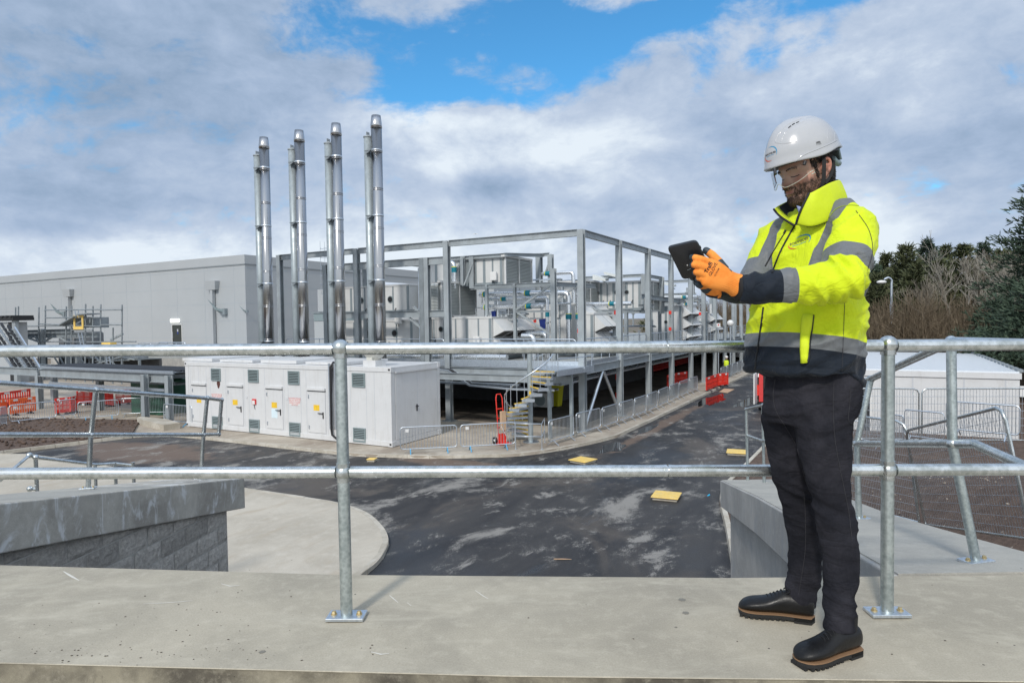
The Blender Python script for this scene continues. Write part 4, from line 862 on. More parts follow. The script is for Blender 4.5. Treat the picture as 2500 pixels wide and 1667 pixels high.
# ---- white plant container ----
ca0,ca1,cb0,cb1,cz0,cz1=-7.12,-3.62,5.72,19.3,G+.14,-.70
ct_=sthing('plant_container','long white steel plant container with four doors and grey louvres','container',ca0,(cb0+cb1)/2,G)
mb=SB(); mb.box(ca0,ca1,cb0,cb1,cz0+.22,cz1-.2); mb.build('wall','white',ct_)
mb=SB()
mb.box(ca0-.03,ca1+.03,cb0-.03,cb1+.03,cz1-.199,cz1); mb.build('roof','white',ct_,bevel=.01)
mb=SB(); mb.box(ca0-.03,ca1+.03,cb0-.03,cb1+.03,cz0,cz0+.219); mb.build('base_frame','white',ct_,bevel=.01)
for a,bb in((ca0,cb0),(ca0,cb1),(ca1,cb0)):
    sa=-1 if a==ca0 else 1; sb=-1 if bb==cb0 else 1
    mb=SB(); mb.box(min(a+sa*.02,a-sa*.2),max(a+sa*.02,a-sa*.2),min(bb+sb*.02,bb-sb*.22),max(bb+sb*.02,bb-sb*.22),cz0+.22,cz1-.2); mb.build('corner_post','white',ct_)
    for z in(cz0,cz1-.2):
        mb=SB(); mb.box(min(a+sa*.045,a-sa*.16),max(a+sa*.045,a-sa*.16),min(bb+sb*.045,bb-sb*.18),max(bb+sb*.045,bb-sb*.18),z-.012,z+.212); o=mb.build('corner_casting','white',ct_,bevel=.012)
        mb=SB(); 
        if sa<0: mb.box(a-.05,a-.044,min(bb,bb-sb*.1),max(bb,bb-sb*.1)+.001,z+.06,z+.14); mb.build('lashing_hole','black',o)
def cpt(x2,y2):  # region-2 zoom coordinates -> container front
    q=ata(440+x2/3.563,860+y2/3.563,ca0); return q.y,q.z
LG=ct_
def louvre(t_,a,y0,y1,z0,z1,dirn=-1,m='louv'):
    mb=SB(); w_=.05
    for p in[(y0,y1,z0,z0+w_),(y0,y1,z1-w_,z1),(y0,y0+w_,z0+w_,z1-w_),(y1-w_,y1,z0+w_,z1-w_)]: mb.box(a-.05,a,p[0],p[1],p[2],p[3])
    o=mb.build('louvre',m,t_)
    mb=SB(); mb.box(a-.006,a-.001,y0+w_,y1-w_,z0+w_,z1-w_); mb.build('backing','dark',o)
    mb=SB(); n=7; h=(z1-z0-2*w_)/n
    for i in range(n):
        z=z0+w_+i*h; mb.add([(a-.055,y0+w_,z+.01),(a-.055,y1-w_,z+.01),(a-.010,y1-w_,z+h*.62),(a-.010,y0+w_,z+h*.62)],[(3,2,1,0)])
    mb.build('blades',m,o)
for (x0,y0,x1,y1) in[(272,140,355,250),(593,150,685,263),(940,162,1040,282),(1497,180,1611,305),(282,557,372,667),(603,583,695,700),(952,610,1050,733),(1508,656,1618,785)]:
    ya,za=cpt(x1,y1); yb,zb2=cpt(x0,y0); zc_=cpt((x0+x1)/2,y0)[1]; louvre(ct_,ca0,ya,yb,min(za,zc_-.9)if False else za,zc_)
seam=mat('panel_seam',(.50,.52,.55),.6); M['seam']=seam
sb_=SB()
for xx in(93,232,400,560,600,738,905,940,1050,1098,1280,1480,1620,1690,1830,265,165):
    y,_=cpt(xx,400); sb_.box(ca0-.004,ca0,y-.012,y+.012,cz0+.24,cz1-.22)
sb_.build('panel_joint','seam',ct_)
for i,(x0,y0,x1,y1,sg) in enumerate([(105,288,236,655,1),(414,302,556,690,1),(750,320,900,722,2),(1112,337,1272,752,1)]):
    yb,zt_=cpt(x0,y0); ya,zbm=cpt(x1,y1); zbm=cz0+.30
    mb=SB(); mb.box(ca0-.03,ca0-.002,ya,yb,zbm,zt_); d=mb.build('door','white',ct_,bevel=.006)
    mb=SB(); mb.box(ca0-.012,ca0-.0025,ya-.018,yb+.018,zbm-.02,zt_+.018); mb.build('door_gap','seam',d)
    mb=SB(); mb.box(ca0-.09,ca0-.001,ya-.03,yb+.03,zt_+.05,zt_+.16); mb.build('drip_canopy','white',d)
    mb=SB(); mb.box(ca0-.07,ca0-.001,ya-.01,yb+.01,zt_+.018,zt_+.05); mb.build('canopy_gap','dark',d)
    mb=SB(); yy=ya+.13; zz=(zt_+zbm)/2-.05
    if i>0: mb.box(ca0-.05,ca0-.03,yy-.03,yy+.03,zz-.22,zz+.07); mb.box(ca0-.10,ca0-.075,yy-.02,yy+.28,zz,zz+.035); mb.box(ca0-.08,ca0-.04,yy-.012,yy+.02,zz,zz+.035); mb.build('handle','black',d)
    for zz in(zbm+.15,zt_-.32): mb=SB(); mb.box(ca0-.05,ca0-.031,yb-.09,yb-.03,zz,zz+.17); mb.build('hinge','plate',d)
    ym=(ya+yb)/2; zs=zt_-.62
    mb=SB(); mb.box(ca0-.036,ca0-.031,ym-.18,ym+.18,zs-.24,zs+.02); s_=mb.build('warning_sign','bin' if False else M['signy'] if 'signy' in M else 'yellow',d)
    if sg==2: mb=SB(); mb.box(ca0-.036,ca0-.031,ym-.2,ym+.2,zs-.72,zs-.27); mb.build('notice',mat('pale_blue_notice',(.62,.74,.80),.5),d)
# printed notices: rows of small text bars in red / dark on plates
def sface(a,y,z):  # matrix of a sign lying on a plane a=const facing the camera side
    m=MS@Matrix.Translation((a,y,z)); r_=Matrix(((0,0,-1,0),(-1,0,0,0),(0,1,0,0),(0,0,0,1)))
    return m@r_
def bface(b_,a,z):  # on plane b=const facing -b
    m=MS@Matrix.Translation((a,b_,z)); r_=Matrix(((1,0,0,0),(0,0,-1,0),(0,1,0,0),(0,0,0,1)))
    return m@r_
for i,(x0,y0,x1,y1) in enumerate([(280,357,358,425),(950,395,1044,462)]):
    yb,zt_=cpt(x0,y0); ya,zb2=cpt(x1,y1); mb=SB(); mb.box(ca0-.012,ca0-.001,ya,yb,zb2,zt_); s_=mb.build('notice_board','signw',ct_)
    textobj('AUTHORISED PERSONS\nMUST NOT ENTER OR\nWORK IN THIS AREA\nWITHOUT A PERMIT\nSEE NOTICE',.075,sface(ca0-.014,(ya+yb)/2,(za:=((zt_+zb2)/2))),'redink',s_,sp=1.0)
q=atb(950+370/4.704,840+605/4.704,cb0); q2=atb(950+467/4.704,840+695/4.704,cb0)
mb=SB(); mb.box(q.x,q2.x,cb0-.014,cb0-.001,q2.z,q.z); s_=mb.build('notice_board','signw',ct_)
textobj('AUTHORISED PERSONS\nMUST NOT ENTER OR\nWORK IN THIS AREA\nWITHOUT A PERMIT\nSEE NOTICE',.078,bface(cb0-.016,(q.x+q2.x)/2,(q.z+q2.z)/2),'redink',s_)
# end door
mb=SB(); a0_,a1_=ca0+.28,ca1-.22; mb.box(a0_,a1_,cb0-.025,cb0-.002,cz0+.24,cz1-.26); d=mb.build('end_door','white',ct_)
mb=SB(); mb.box((a0_+a1_)/2-.01,(a0_+a1_)/2+.01,cb0-.028,cb0-.025,cz0+.24,cz1-.26); mb.build('door_joint','seam',d)
mb=SB(); mb.box(a0_-.05,a1_+.05,cb0-.10,cb0-.002,cz1-.26,cz1-.21); mb.build('drip_canopy','white',d)
mb=SB(); am=(a0_+a1_)/2-.06; mb.box(am-.03,am+.03,cb0-.05,cb0-.025,-2.75,-2.45); mb.box(am-.11,am+.11,cb0-.075,cb0-.05,-2.55,-2.52); mb.build('handle','black',d)
# cable ladder down the front
y0,_=cpt(1310,400); y1,_=cpt(1362,400); zt_=cpt(1330,95)[1]; zb2=cpt(1330,665)[1]
mb=SB(); 
for yy in(y0,y1): mb.box(ca0-.10,ca0-.04,yy-.03,yy+.03,zb2,zt_)
for i in range(30): mb.box(ca0-.08,ca0-.06,y1,y0,zb2+.05+i*(zt_-zb2)/30,zb2+.075+i*(zt_-zb2)/30)
cl=mb.build('cable_ladder','plate',ct_)
mb=SB(); mb.tube([(ca0+.3,y0-.25,cz1+.06),(ca0-.02,y0-.22,cz1+.16),(ca0-.13,y0-.14,cz1-.05),(ca0-.13,y0-.12,zb2),(ca0-.12,y0-.15,zb2-.25),(ca0-.05,y1-.05,zb2-.45)],.05,8); mb.tube([(ca0+.3,y1+.1,cz1+.06),(ca0-.05,y1+.12,cz1+.12),(ca0-.12,y1+.14,cz1-.2),(ca0-.12,y0-.1,zb2+1)],.035,8); mb.build('cables','black',ct_)
# rust stain, break glass box, vents
y,z=cpt(332,278); mb=SB(); mb.add([(ca0-.003,y+.10,z+.16),(ca0-.003,y-.11,z+.17),(ca0-.003,y-.14,z),(ca0-.003,y-.04,z-.22),(ca0-.003,y+.05,z-.18),(ca0-.003,y+.12,z+.02)],[(5,4,3,2,1,0)]); mb.build('rust_patch','rust',ct_)
y,z=cpt(647,428); mb=SB(); mb.box(ca0-.06,ca0,y-.13,y+.12,z-.13,z+.13); o=mb.build('alarm_box','redink',ct_); mb=SB(); mb.box(ca0-.065,ca0-.061,y-.08,y+.10,z-.12,z+.06); mb.build('alarm_face','signw',o); mb=SB(); mb.tube([(ca0-.03,y,z-.13),(ca0-.03,y-.02,z-.3),(ca0-.03,y-.05,z-.36)],.012,5); mb.build('cord','black',o)
for xx,yy in((578,391),(925,407),(260,376),(1300,430)):
    y,z=cpt(xx,yy); mb=SB(); mb.tube([(ca0-.015,y,z),(ca0,y,z)],.065,14); o=mb.build('round_vent','seam',ct_); mb=SB(); mb.tube([(ca0-.018,y,z),(ca0-.0155,y,z)],.05,14); mb.build('vent_face','white',o)
# roof kit: sheets and the white extract cowl
for k in range(4):
    mb=SB(); b0_=cb0+2.8+k*3.0; mb.box(ca0+.25,ca1-.3,b0_,b0_+2.4,cz1+.02,cz1+.14+.03*(k%2)); mb.build('roof_panel','white',ct_)
mb=SB(); q=ata(955+(-10),893,ca0+.45); mb.box(ca0+.25,ca0+.95,6.75,7.45,cz1,cz1+.26); o=mb.build('cowl_base','white',ct_)
mb=SB(); mb.lathe((ca0+.6,7.1,cz1+.26),[(.26,0),(.34,.1),(.60,.42),(.60,.50),(.2,.5)],28); mb.box(ca0+.25,ca0+.6,6.95,7.25,cz1+.262,cz1+.55); mb.build('extract_cowl',mat('cream_plastic',(.60,.60,.55),.5),ct_)
# ---- spiral stair ----
sa,sb2=-3.58,.96
ss=sthing('spiral_staircase','galvanised spiral staircase with yellow step edges up to the plant deck','staircase',sa,sb2,G)
mb=SB(); mb.tube([(sa,sb2,G+.1),(sa,sb2,.3)],.11,24); mb.build('centre_pole','mast',ss); mb=SB(); mb.lathe((sa,sb2,G+.11),[(.36,0),(.36,.03)],24,smooth=False); mb.build('base_plate','plate',ss)
NS=14; RS=1.12
th0=R_(98); th1=R_(-62-0)   # angle measured in site frame; starts left, sweeps past the viewer side, ends right
def sang(i): return R_(64)+ (R_(290-64))*i/(NS-1)
for i in range(NS):
    t=i/(NS-1); th=sang(i); z=G+.38+t*( -1.02-(G+.38)); w_=R_(13.5)
    c0_,s0_=math.cos(th-w_),math.sin(th-w_); c1_,s1_=math.cos(th+w_),math.sin(th+w_)
    mb=SB(); ri=.12
    P=[(sa+c0_*ri,sb2+s0_*ri),(sa+c0_*RS,sb2+s0_*RS),(sa+c1_*RS,sb2+s1_*RS),(sa+c1_*ri,sb2+s1_*ri)]
    mb.prism(P,z-.035,z)
    mb.bar((P[0][0],P[0][1],z-.04),(P[1][0],P[1][1],z-.04),.012,.08); mb.bar((P[3][0],P[3][1],z-.04),(P[2][0],P[2][1],z-.04),.012,.08); mb.bar((P[1][0],P[1][1],z-.05),(P[2][0],P[2][1],z-.05),.012,.13)
    st_=mb.build('tread','plate',ss)
    mb=SB(); mb.bar((P[0][0],P[0][1],z+.012),(P[1][0],P[1][1],z+.012),.09,.03); mb.build('nosing','yellow',st_)
    mb=SB(); x_,y_=sa+math.cos(th-w_*.6)*RS,sb2+math.sin(th-w_*.6)*RS; mb.tube([(x_,y_,z-.1),(x_,y_,z+1.0)],.014,6); mb.build('baluster','plate',ss)
hp=[]
for i in range(-1,NS+1):
    t=i/(NS-1); th=sang(i); hp.append((sa+math.cos(th)*RS,sb2+math.sin(th)*RS,G+.38+1.0+t*(-1.02-(G+.38))))
mb=SB(); mb.tube([(hp[0][0],hp[0][1],G+.2)]+hp,.026,10); mb.build('handrail','plate',ss)
# landing joining the deck
mb=SB(); mb.prism([(sa+.1,sb2-1.15),(-.05,-.6),(-.05,2.0),(-2.3,1.4)][::1],-1.06,-1.0); mb.build('landing','plate',ss)
mb=SB(); mb.bar((sa+.2,sb2-1.2,-1.1),(-.05,-.6,-1.1),.02,.26); mb.bar((-2.3,1.42,-1.1),(-.05,2.02,-1.1),.02,.26); mb.build('landing_edge','plate',ss)
for (x,y) in[(1343,1070),(1396,1064)]:
    a,b_=gs(x,y,G+.11); mb=SB(); mb.box(a-.07,a+.07,b_-.07,b_+.07,G+.1,-1.05); mb.build('landing_post','mast',ss)
def grl(pts,label,z0,h=1.05,pstep=.9):
    t_=sthing('guard_rail',label,'guard rail',pts[0][0],pts[0][1],z0,GR)
    for zz in(h,h*.5): mb=SB(); mb.tube([(p[0],p[1],z0+zz) for p in pts],.022,8); mb.build('rail','plate',t_)
    for p in pts: mb=SB(); mb.tube([(p[0],p[1],z0),(p[0],p[1],z0+h)],.022,8); mb.build('post','plate',t_); mb=SB(); mb.box(p[0]-.06,p[0]+.06,p[1]-.06,p[1]+.06,z0,z0+.012); mb.build('foot_plate','plate',t_)
z0=G+.112
grl([gs(1248,1040,z0),gs(1259,1096,z0),gs(1323,1097,z0),gs(1330,1080,z0)],'low guard rail enclosing the foot of the spiral stair',z0)
grl([(sa+.3,sb2-1.2),(-1.6,-.75),(-.2,-.55)],'guard rail on the stair landing beside the corner column',-1.0)
grl([(-2.2,1.45),(-1.2,1.75),(-.2,2.0)],'rear guard rail on the stair landing',-1.0)

# ---- dense small services between the units ----
pr1=sthing('pipe_rack','tangle of thin silver conduits between the units left of the corner column','pipe rack',6,5,-.9)
pr2=sthing('pipe_rack','scattered thin pipes and brackets among the far units beyond the second bay','pipe rack',20,3,-.9)
rs=random.Random(21)
for k in range(34):
    a=rs.uniform(3.2,9.5); b_=rs.uniform(2.2,7.4); z0=rs.choice([-.9,.2,1.5]); z1=z0+rs.uniform(.8,2.2); L=rs.uniform(.8,2.6); r_=rs.choice([.035,.05,.07])
    mb=SB()
    if k%2: mb.tube([(a,b_,z0),(a,b_,z1)],r_,7)
    else: mb.tube([(a,b_,z1),(a,b_+L,z1),(a,b_+L,z1-.5)],r_,7)
    t_=mb.build('conduit','alu',pr1); mb=SB(); mb.box(a-.08,a+.08,b_-.08,b_+.08,z1-.06,z1+.02); mb.build('clip','steel_d',t_)
for k in range(26):
    a=rs.uniform(13,34); b_=rs.uniform(.7,5.5); z0=rs.choice([-.9,.6,1.6]); z1=z0+rs.uniform(.8,2.0); L=rs.uniform(.8,3.0); r_=rs.choice([.05,.07,.10])
    mb=SB()
    if k%3: mb.tube([(a,b_,z0),(a,b_,z1)],r_,7)
    else: mb.tube([(a,b_,z1),(a,b_+L,z1),(a,b_+L,z1-.5)],r_,7)
    t_=mb.build('conduit','alu' if k%2 else 'steel',pr2); mb=SB(); mb.box(a-.1,a+.1,b_-.1,b_+.1,z1-.08,z1+.02); mb.build('clip','steel_d',t_)
for i,(a,b_,z0,z1) in enumerate([(12,3.0,-.95,1.5),(17,1.2,-.95,3.2),(19,1.0,-.95,2.6),(24,3.4,-.95,3.4),(24,.7,-.95,3.0),(29,2.2,-.95,3.8),(34,1.0,-.95,4.4),(36,3.2,-.95,3.6),(40,1.2,-.95,4.2),(45,1.0,-.95,4.0)]):
    t_=sthing('steel_post','%s bare upright post of the secondary steelwork, counted from the corner'%ORD[i],'post',a,b_,z0,'bare upright posts on the deck'); mb=SB(); mb.ibeam((a,b_,z0),(a,b_,z1),.2,.2,(1,0,0)); mb.build('shaft','steel',t_); mb=SB(); mb.box(a-.16,a+.16,b_-.16,b_+.16,z0,z0+.03); mb.build('foot_plate','steel_d',t_)
# ================= SITE OBJECTS =================
ZF=G+.112
# ---- crowd control barriers ----
BGp='galvanised crowd barriers lining the footway'
def barrier_proto(blue):
    t_=thing('crowd_barrier','x','barrier',(0,0,0)); L=2.2; H0,H1=.20,1.08; c=.13
    mb=MB(); lp=[]
    for cx,cz,a0 in((L/2-c,H1-c,0),(-L/2+c,H1-c,90),(-L/2+c,H0+c,180),(L/2-c,H0+c,270)):
        for k in range(5): a=R_(a0+k*22.5); lp.append((cx+math.cos(a)*c,0,cz+math.sin(a)*c))
    mb.tube(lp+[lp[0]],.023,7,caps=False); mb.build('frame','plate',t_)
    for i in range(1,19):
        x=-L/2+i*L/19; mb=MB(); mb.tube([(x,0,H0),(x,0,H1)],.0105,4,caps=False); mb.build('upright_bar','plate',t_)
    for s in(-1,1):
        mb=MB(); mb.bar((s*.72,0,H0),(s*.72,-.28,.0),.035,.03); mb.bar((s*.72,0,H0),(s*.72,.28,.0),.035,.03); mb.build('foot','cyan' if blue else 'plate',t_)
    mb=MB(); mb.box(-L/2+.2,-L/2+.33,-.012,.012,H1-.2,H1-.08); mb.build('name_plate','signw',t_)
    return t_
PB={False:barrier_proto(False),True:barrier_proto(True)}; used={False:0,True:0}
def barrier(p,q,label,blue=False,z=ZF,group=BGp,world=False):
    p=Vector(p) if world else S(p[0],p[1]).xy; q=Vector(q) if world else S(q[0],q[1]).xy
    m=(p+q)/2; d=q-p; L=d.length; rz=math.atan2(d.y,d.x)
    if not used[blue]:
        o=PB[blue]; o.location=(m.x,m.y,z); o.rotation_euler=(0,0,rz); o.scale=(L/2.2,1,1); used[blue]=1; o['label']=label; o['group']=group
    else: o=dup(PB[blue],(m.x,m.y,z),rz,label,group,(L/2.2,1,1))
    return o
bb=[((978,1109),(1116,1102)),((1125,1102),(1258,1094)),((1340,1090),(1401,1071)),((1407,1068),(1466,1051)),((1470,1051),(1508,1037)),((1512,1036),(1546,1024)),((1549,1023),(1577,1012)),((1580,1011),(1604,999)),((1607,998),(1631,986)),((1634,985),(1656,974)),((1658,973),(1680,963)),((1682,962),(1703,955))]
for i,(p,q) in enumerate(bb):
    P_=gs(*p,ZF); Q_=gs(*q,ZF)
    barrier(P_,Q_,['crowd barrier with blue feet in front of the container end','crowd barrier with blue feet left of the spiral stair','crowd barrier just right of the spiral stair','crowd barrier in front of the corner column'][i] if i<4 else '%s crowd barrier along the kerb, counted from the corner column towards the red barriers'%ORD[i-3],blue=i<2)
for k in range(10):
    a0=27+k*2.5; barrier((a0,-1.0),(a0+2.35,-1.0),'%s crowd barrier beyond the red barriers, counted from them'%ORD[k])
# yard barriers on the left
for i,(p,q,bl) in enumerate([((2,1035),(17,1033),False),((24,1030),(138,1017),False),((146,1015),(186,1010),False),((192,1021),(290,1013),True),((297,1010),(345,1008),False),((345,1006),(420,1006),False),((401,1026),(470,1034),True)]):
    q1=gs(p[0],p[1]+8,ZF); q2=gs(q[0],q[1]+8,ZF); barrier(q1,q2,['crowd barrier cut off by the left picture edge','crowd barrier in front of the orange barriers at far left','short-looking crowd barrier behind the second gantry leg','crowd barrier with blue feet before the long red barrier row','crowd barrier between the gantry legs near the traffic cone','rear crowd barrier behind the traffic cone','crowd barrier with blue feet beside the green tank'][i],bl,group='crowd barriers in the left yard')
# right side: barriers on the bank in front of the portable building
for i,(x0,y0,x1,y1,D0,D1) in enumerate([(2068,1096,2100,1098,24.5,24.2),(2103,1092,2160,1090,24.3,23.4),(2162,1090,2206,1084,23.2,22.6),(2208,1086,2305,1078,22.4,21.4),(2310,1076,2490,1062,21.0,19.6)]):
    P_=aty(x0,y0,D0); Q_=aty(x1,y1,D1)
    barrier(P_.xy,Q_.xy,'%s of the leaning crowd barriers stacked before the white portable building, from the left'%ORD[i],False,z=(P_.z+Q_.z)/2,group='crowd barriers by the portable building',world=True)
# ---- plastic chapter barriers ----
RGp='red plastic road barriers'
def red_proto(m):
    t_=thing('plastic_barrier','x','plastic barrier',(0,0,0)); L=2.0
    mb=MB(); 
    for z0,z1 in((.12,.32),(.86,1.02)): mb.box(-L/2,L/2,-.025,.025,z0,z1)
    for i in range(13): x=-L/2+.05+i*(L-.1)/12; mb.box(x-(.05 if i in(0,6,12) else .027),x+(.05 if i in(0,6,12) else .027),-.022,.022,.32,.86)
    mb.box(-L/2+.1,L/2-.1,-.02,.02,.52,.58); mb.build('panel',m,t_)
    for s in(-.55,.55): mb=MB(); mb.box(s-.17,s+.17,-.028,.028,.87,.99); mb.build('reflector','signw',t_); mb=MB(); mb.hexa([(s-.1,-.28,0),(s+.1,-.28,0),(s+.1,.28,0),(s-.1,.28,0),(s-.06,-.05,.14),(s+.06,-.05,.14),(s+.06,.05,.14),(s-.06,.05,.14)]); mb.build('foot','black',t_)
    return t_
PR={k:red_proto(k) for k in('red','orange','darkred')}; ru={}
def redb(p,q,label,m='red',z=ZF,group=RGp):
    p=S(*p).xy; q=S(*q).xy; c=(p+q)/2; d=q-p; rz=math.atan2(d.y,d.x); L=d.length
    if m not in ru: ru[m]=1; o=PR[m]; o.location=(c.x,c.y,z); o.rotation_euler=(0,0,rz); o.scale=(L/2,1,1); o['label']=label; o['group']=group; return o
    return dup(PR[m],(c.x,c.y,z),rz,label,group,(L/2,1,1))
redb(gs(1724,957,ZF),gs(1751,946,ZF),'red plastic barrier standing on the kerb edge, nearer of the bright pair')
redb(gs(1752,945,ZF),gs(1778,942,ZF),'red plastic barrier standing on the kerb edge, farther of the bright pair')
redb((19.5,1.4),(21.5,1.3),'red plastic barrier behind the bright pair under the deck'); redb((21.6,1.3),(23.5,.9),'red plastic barrier with white reflectors right behind the bright pair')
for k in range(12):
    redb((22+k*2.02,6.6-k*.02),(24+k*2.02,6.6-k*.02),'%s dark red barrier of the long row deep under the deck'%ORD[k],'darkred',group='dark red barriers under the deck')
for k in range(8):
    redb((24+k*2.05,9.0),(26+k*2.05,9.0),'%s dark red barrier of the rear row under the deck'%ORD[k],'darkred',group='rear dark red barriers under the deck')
yl=[('orange',(24,1012),(88,1003),'orange plastic barrier behind the crowd barrier at far left'),('orange',(0,1014),(18,1011),'orange plastic barrier cut by the left picture edge'),
 ('red',(0,992),(75,980),'red plastic barrier lying behind the orange one at far left'),('red',(135,1010),(170,1006),'red plastic barrier beside the second gantry leg'),('red',(172,1006),(188,1002),'narrow red plastic barrier left of the long row'),
 ('red',(188,984),(222,984),'first red barrier of the long row behind the gantry'),('red',(222,984),(250,986),'second red barrier of the long row behind the gantry'),('red',(250,986),(277,990),'third red barrier of the long row behind the gantry'),('red',(283,986),(322,982),'small far red barrier right of the long row'),('red',(322,982),(358,978),'farthest red barrier with white stripes by the cone')]
for m,p,q,l in yl: redb(gs(p[0],p[1]+4,ZF),gs(q[0],q[1]+4,ZF),l,m,group='plastic barriers in the left yard')
# ---- traffic cones ----
for i,(x,y) in enumerate([(346,1005)]):
    a,b_=gs(x,y,ZF); t_=sthing('traffic_cone','orange and white traffic cone beside the gantry leg','traffic cone',a,b_,ZF)
    mb=SB(); mb.box(a-.25,a+.25,b_-.25,b_+.25,ZF,ZF+.06); mb.lathe((a,b_,ZF+.06),[(.2,0),(.15,.25)],16); mb.lathe((a,b_,ZF+.06),[(.105,.5),(.04,.95)],16); mb.build('cone_body','orange',t_)
    mb=SB(); mb.lathe((a,b_,ZF+.06),[(.152,.25),(.106,.5)],16); mb.build('white_band','signw',t_)
# ---- left gantry carrying cable trays ----
gt=sthing('pipe_gantry','grey steel gantry with cable trays and concrete plinths in the left yard','gantry',-6.5,28,G)
for i,(x,y) in enumerate([(415,1033),(356,1027)]):
    a,b_=gs(x,y,ZF); mb=SB(); hcol(mb,a,b_,G,-1.5,.30); mb.build('column','steel',gt); 
for a,b_ in((-6.5,35.2),(-5.3,30.5),(-6.5,41),(-4.5,37.5)): mb=SB(); hcol(mb,a,b_,G,-1.7,.34); mb.build('column','steel',gt)
for p,q in (((-6.5,21.3),(-6.5,35.0)),((-6.5,35.4),(-6.5,44)),((-4.0,21.3),(-4.0,44))): mb=SB(); mb.ibeam((p[0],p[1],-1.70),(q[0],q[1],-1.72),.25,.50,t=.04); mb.build('beam','steel',gt)
for b_ in(21.6,27,31,35.2,40): mb=SB(); mb.ibeam((-6.3,b_,-1.62),(-4.1,b_,-1.62),.16,.2); mb.build('cross_beam','steel',gt)
mb=SB(); mb.box(-6.6,-3.9,21.0,34.6,-1.38,-1.34); mb.box(-6.7,-6.62,21.0,34.6,-1.44,-1.28); mb.build('tray','plate',gt)
mb=SB()
for j in range(8): mb.tube([(-6.3+j*.28,20.9,-1.29),(-6.3+j*.28,34.6,-1.29)],.05,6)
mb.build('cables','black',gt)
mb=SB(); mb.box(-6.72,-6.66,21.8,33.6,-2.42,-2.26); mb.build('lower_tray','plate',gt)
mb=SB(); mb.box(-5.9,-5.2,22,33.6,-2.16,-2.06); mb.build('lower_cables','steel_d',gt)
mb=SB(); mb.prism([gs(440,1046,ZF),gs(400,1052,ZF),gs(352,1040,ZF),gs(335,1033,ZF),gs(345,1030,ZF),gs(405,1036,ZF)],G+.1,G+.42); mb.build('plinth','kerb',gt)
# sloping cable ladder of black cables
sl=sthing('cable_ladder','steep black cable ladder climbing from the gantry to the left hut','cable ladder',-6,36,-1.4)
top=[ata(x,y,-5.6) for x,y in((-60,770),(36,800))]; bot=[ata(x,y,-6.3) for x,y in((38,908),(100,902))]
for k in range(7):
    p=top[0].lerp(top[1],k/6); q=bot[0].lerp(bot[1],k/6)
    mb=SB(); mb.bar(p,q,.08 if k in(0,3,6) else .11,.16); mb.build('side_rail' if k in(0,3,6) else 'cable_bundle','plate' if k in(0,3,6) else 'black',sl)
for k in range(1,12):
    t=k/12; mb=SB(); mb.bar(top[0].lerp(bot[0],t),top[1].lerp(bot[1],t),.05,.05); mb.build('rung','steel_d',sl)
# ---- scaffold ----
sc_=thing('scaffold','grey tube scaffold with yellow safety gate in front of the warehouse','scaffold',S(8,52,G),SROT)
AS=6.0
def sq(x,y,da=0): return ata(x,y,AS+da)
for (x,y0,y1) in [(38,750,980),(45,748,990),(95,750,1000),(111,746,1010),(162,748,1000),(175,746,1005),(209,742,1000),(227,747,980),(246,743,990),(276,800,990),(298,744,990)]:
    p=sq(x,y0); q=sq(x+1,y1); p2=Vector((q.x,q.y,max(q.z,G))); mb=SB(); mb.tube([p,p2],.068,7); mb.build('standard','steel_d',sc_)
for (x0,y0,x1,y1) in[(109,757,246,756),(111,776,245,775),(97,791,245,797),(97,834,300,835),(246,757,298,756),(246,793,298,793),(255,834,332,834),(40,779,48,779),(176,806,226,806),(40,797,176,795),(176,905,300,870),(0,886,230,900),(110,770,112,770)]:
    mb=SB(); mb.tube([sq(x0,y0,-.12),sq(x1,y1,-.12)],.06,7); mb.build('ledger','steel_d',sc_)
for (x0,y0,x1,y1) in[(40,812,180,808),(60,820,240,818)]:
    p=sq(x0,y0,.5); q=sq(x1,y1,.5); mb=SB(); mb.ibeam(p,q,.3,.45,t=.05); mb.build('beam','steel_d',sc_)
for (x0,y0,x1,y1) in[(60,822,100,836),(85,822,102,838),(108,834,128,822),(140,820,165,834),(270,830,300,815)]:
    mb=SB(); mb.bar(sq(x0,y0,.4),sq(x1,y1,.4),.16,.16); mb.build('brace','steel',sc_)
p=sq(104,803,.3); q=sq(104,900,.3); mb=SB(); mb.bar(p,q,.42,.3,(0,1,0)); mb.build('column','steel',sc_)
for x in(165,190): p=sq(x,826,2); mb=SB(); mb.bar(p,Vector((p.x,p.y,G)),.5,.4,(0,1,0)); mb.build('column','steel_d',sc_)
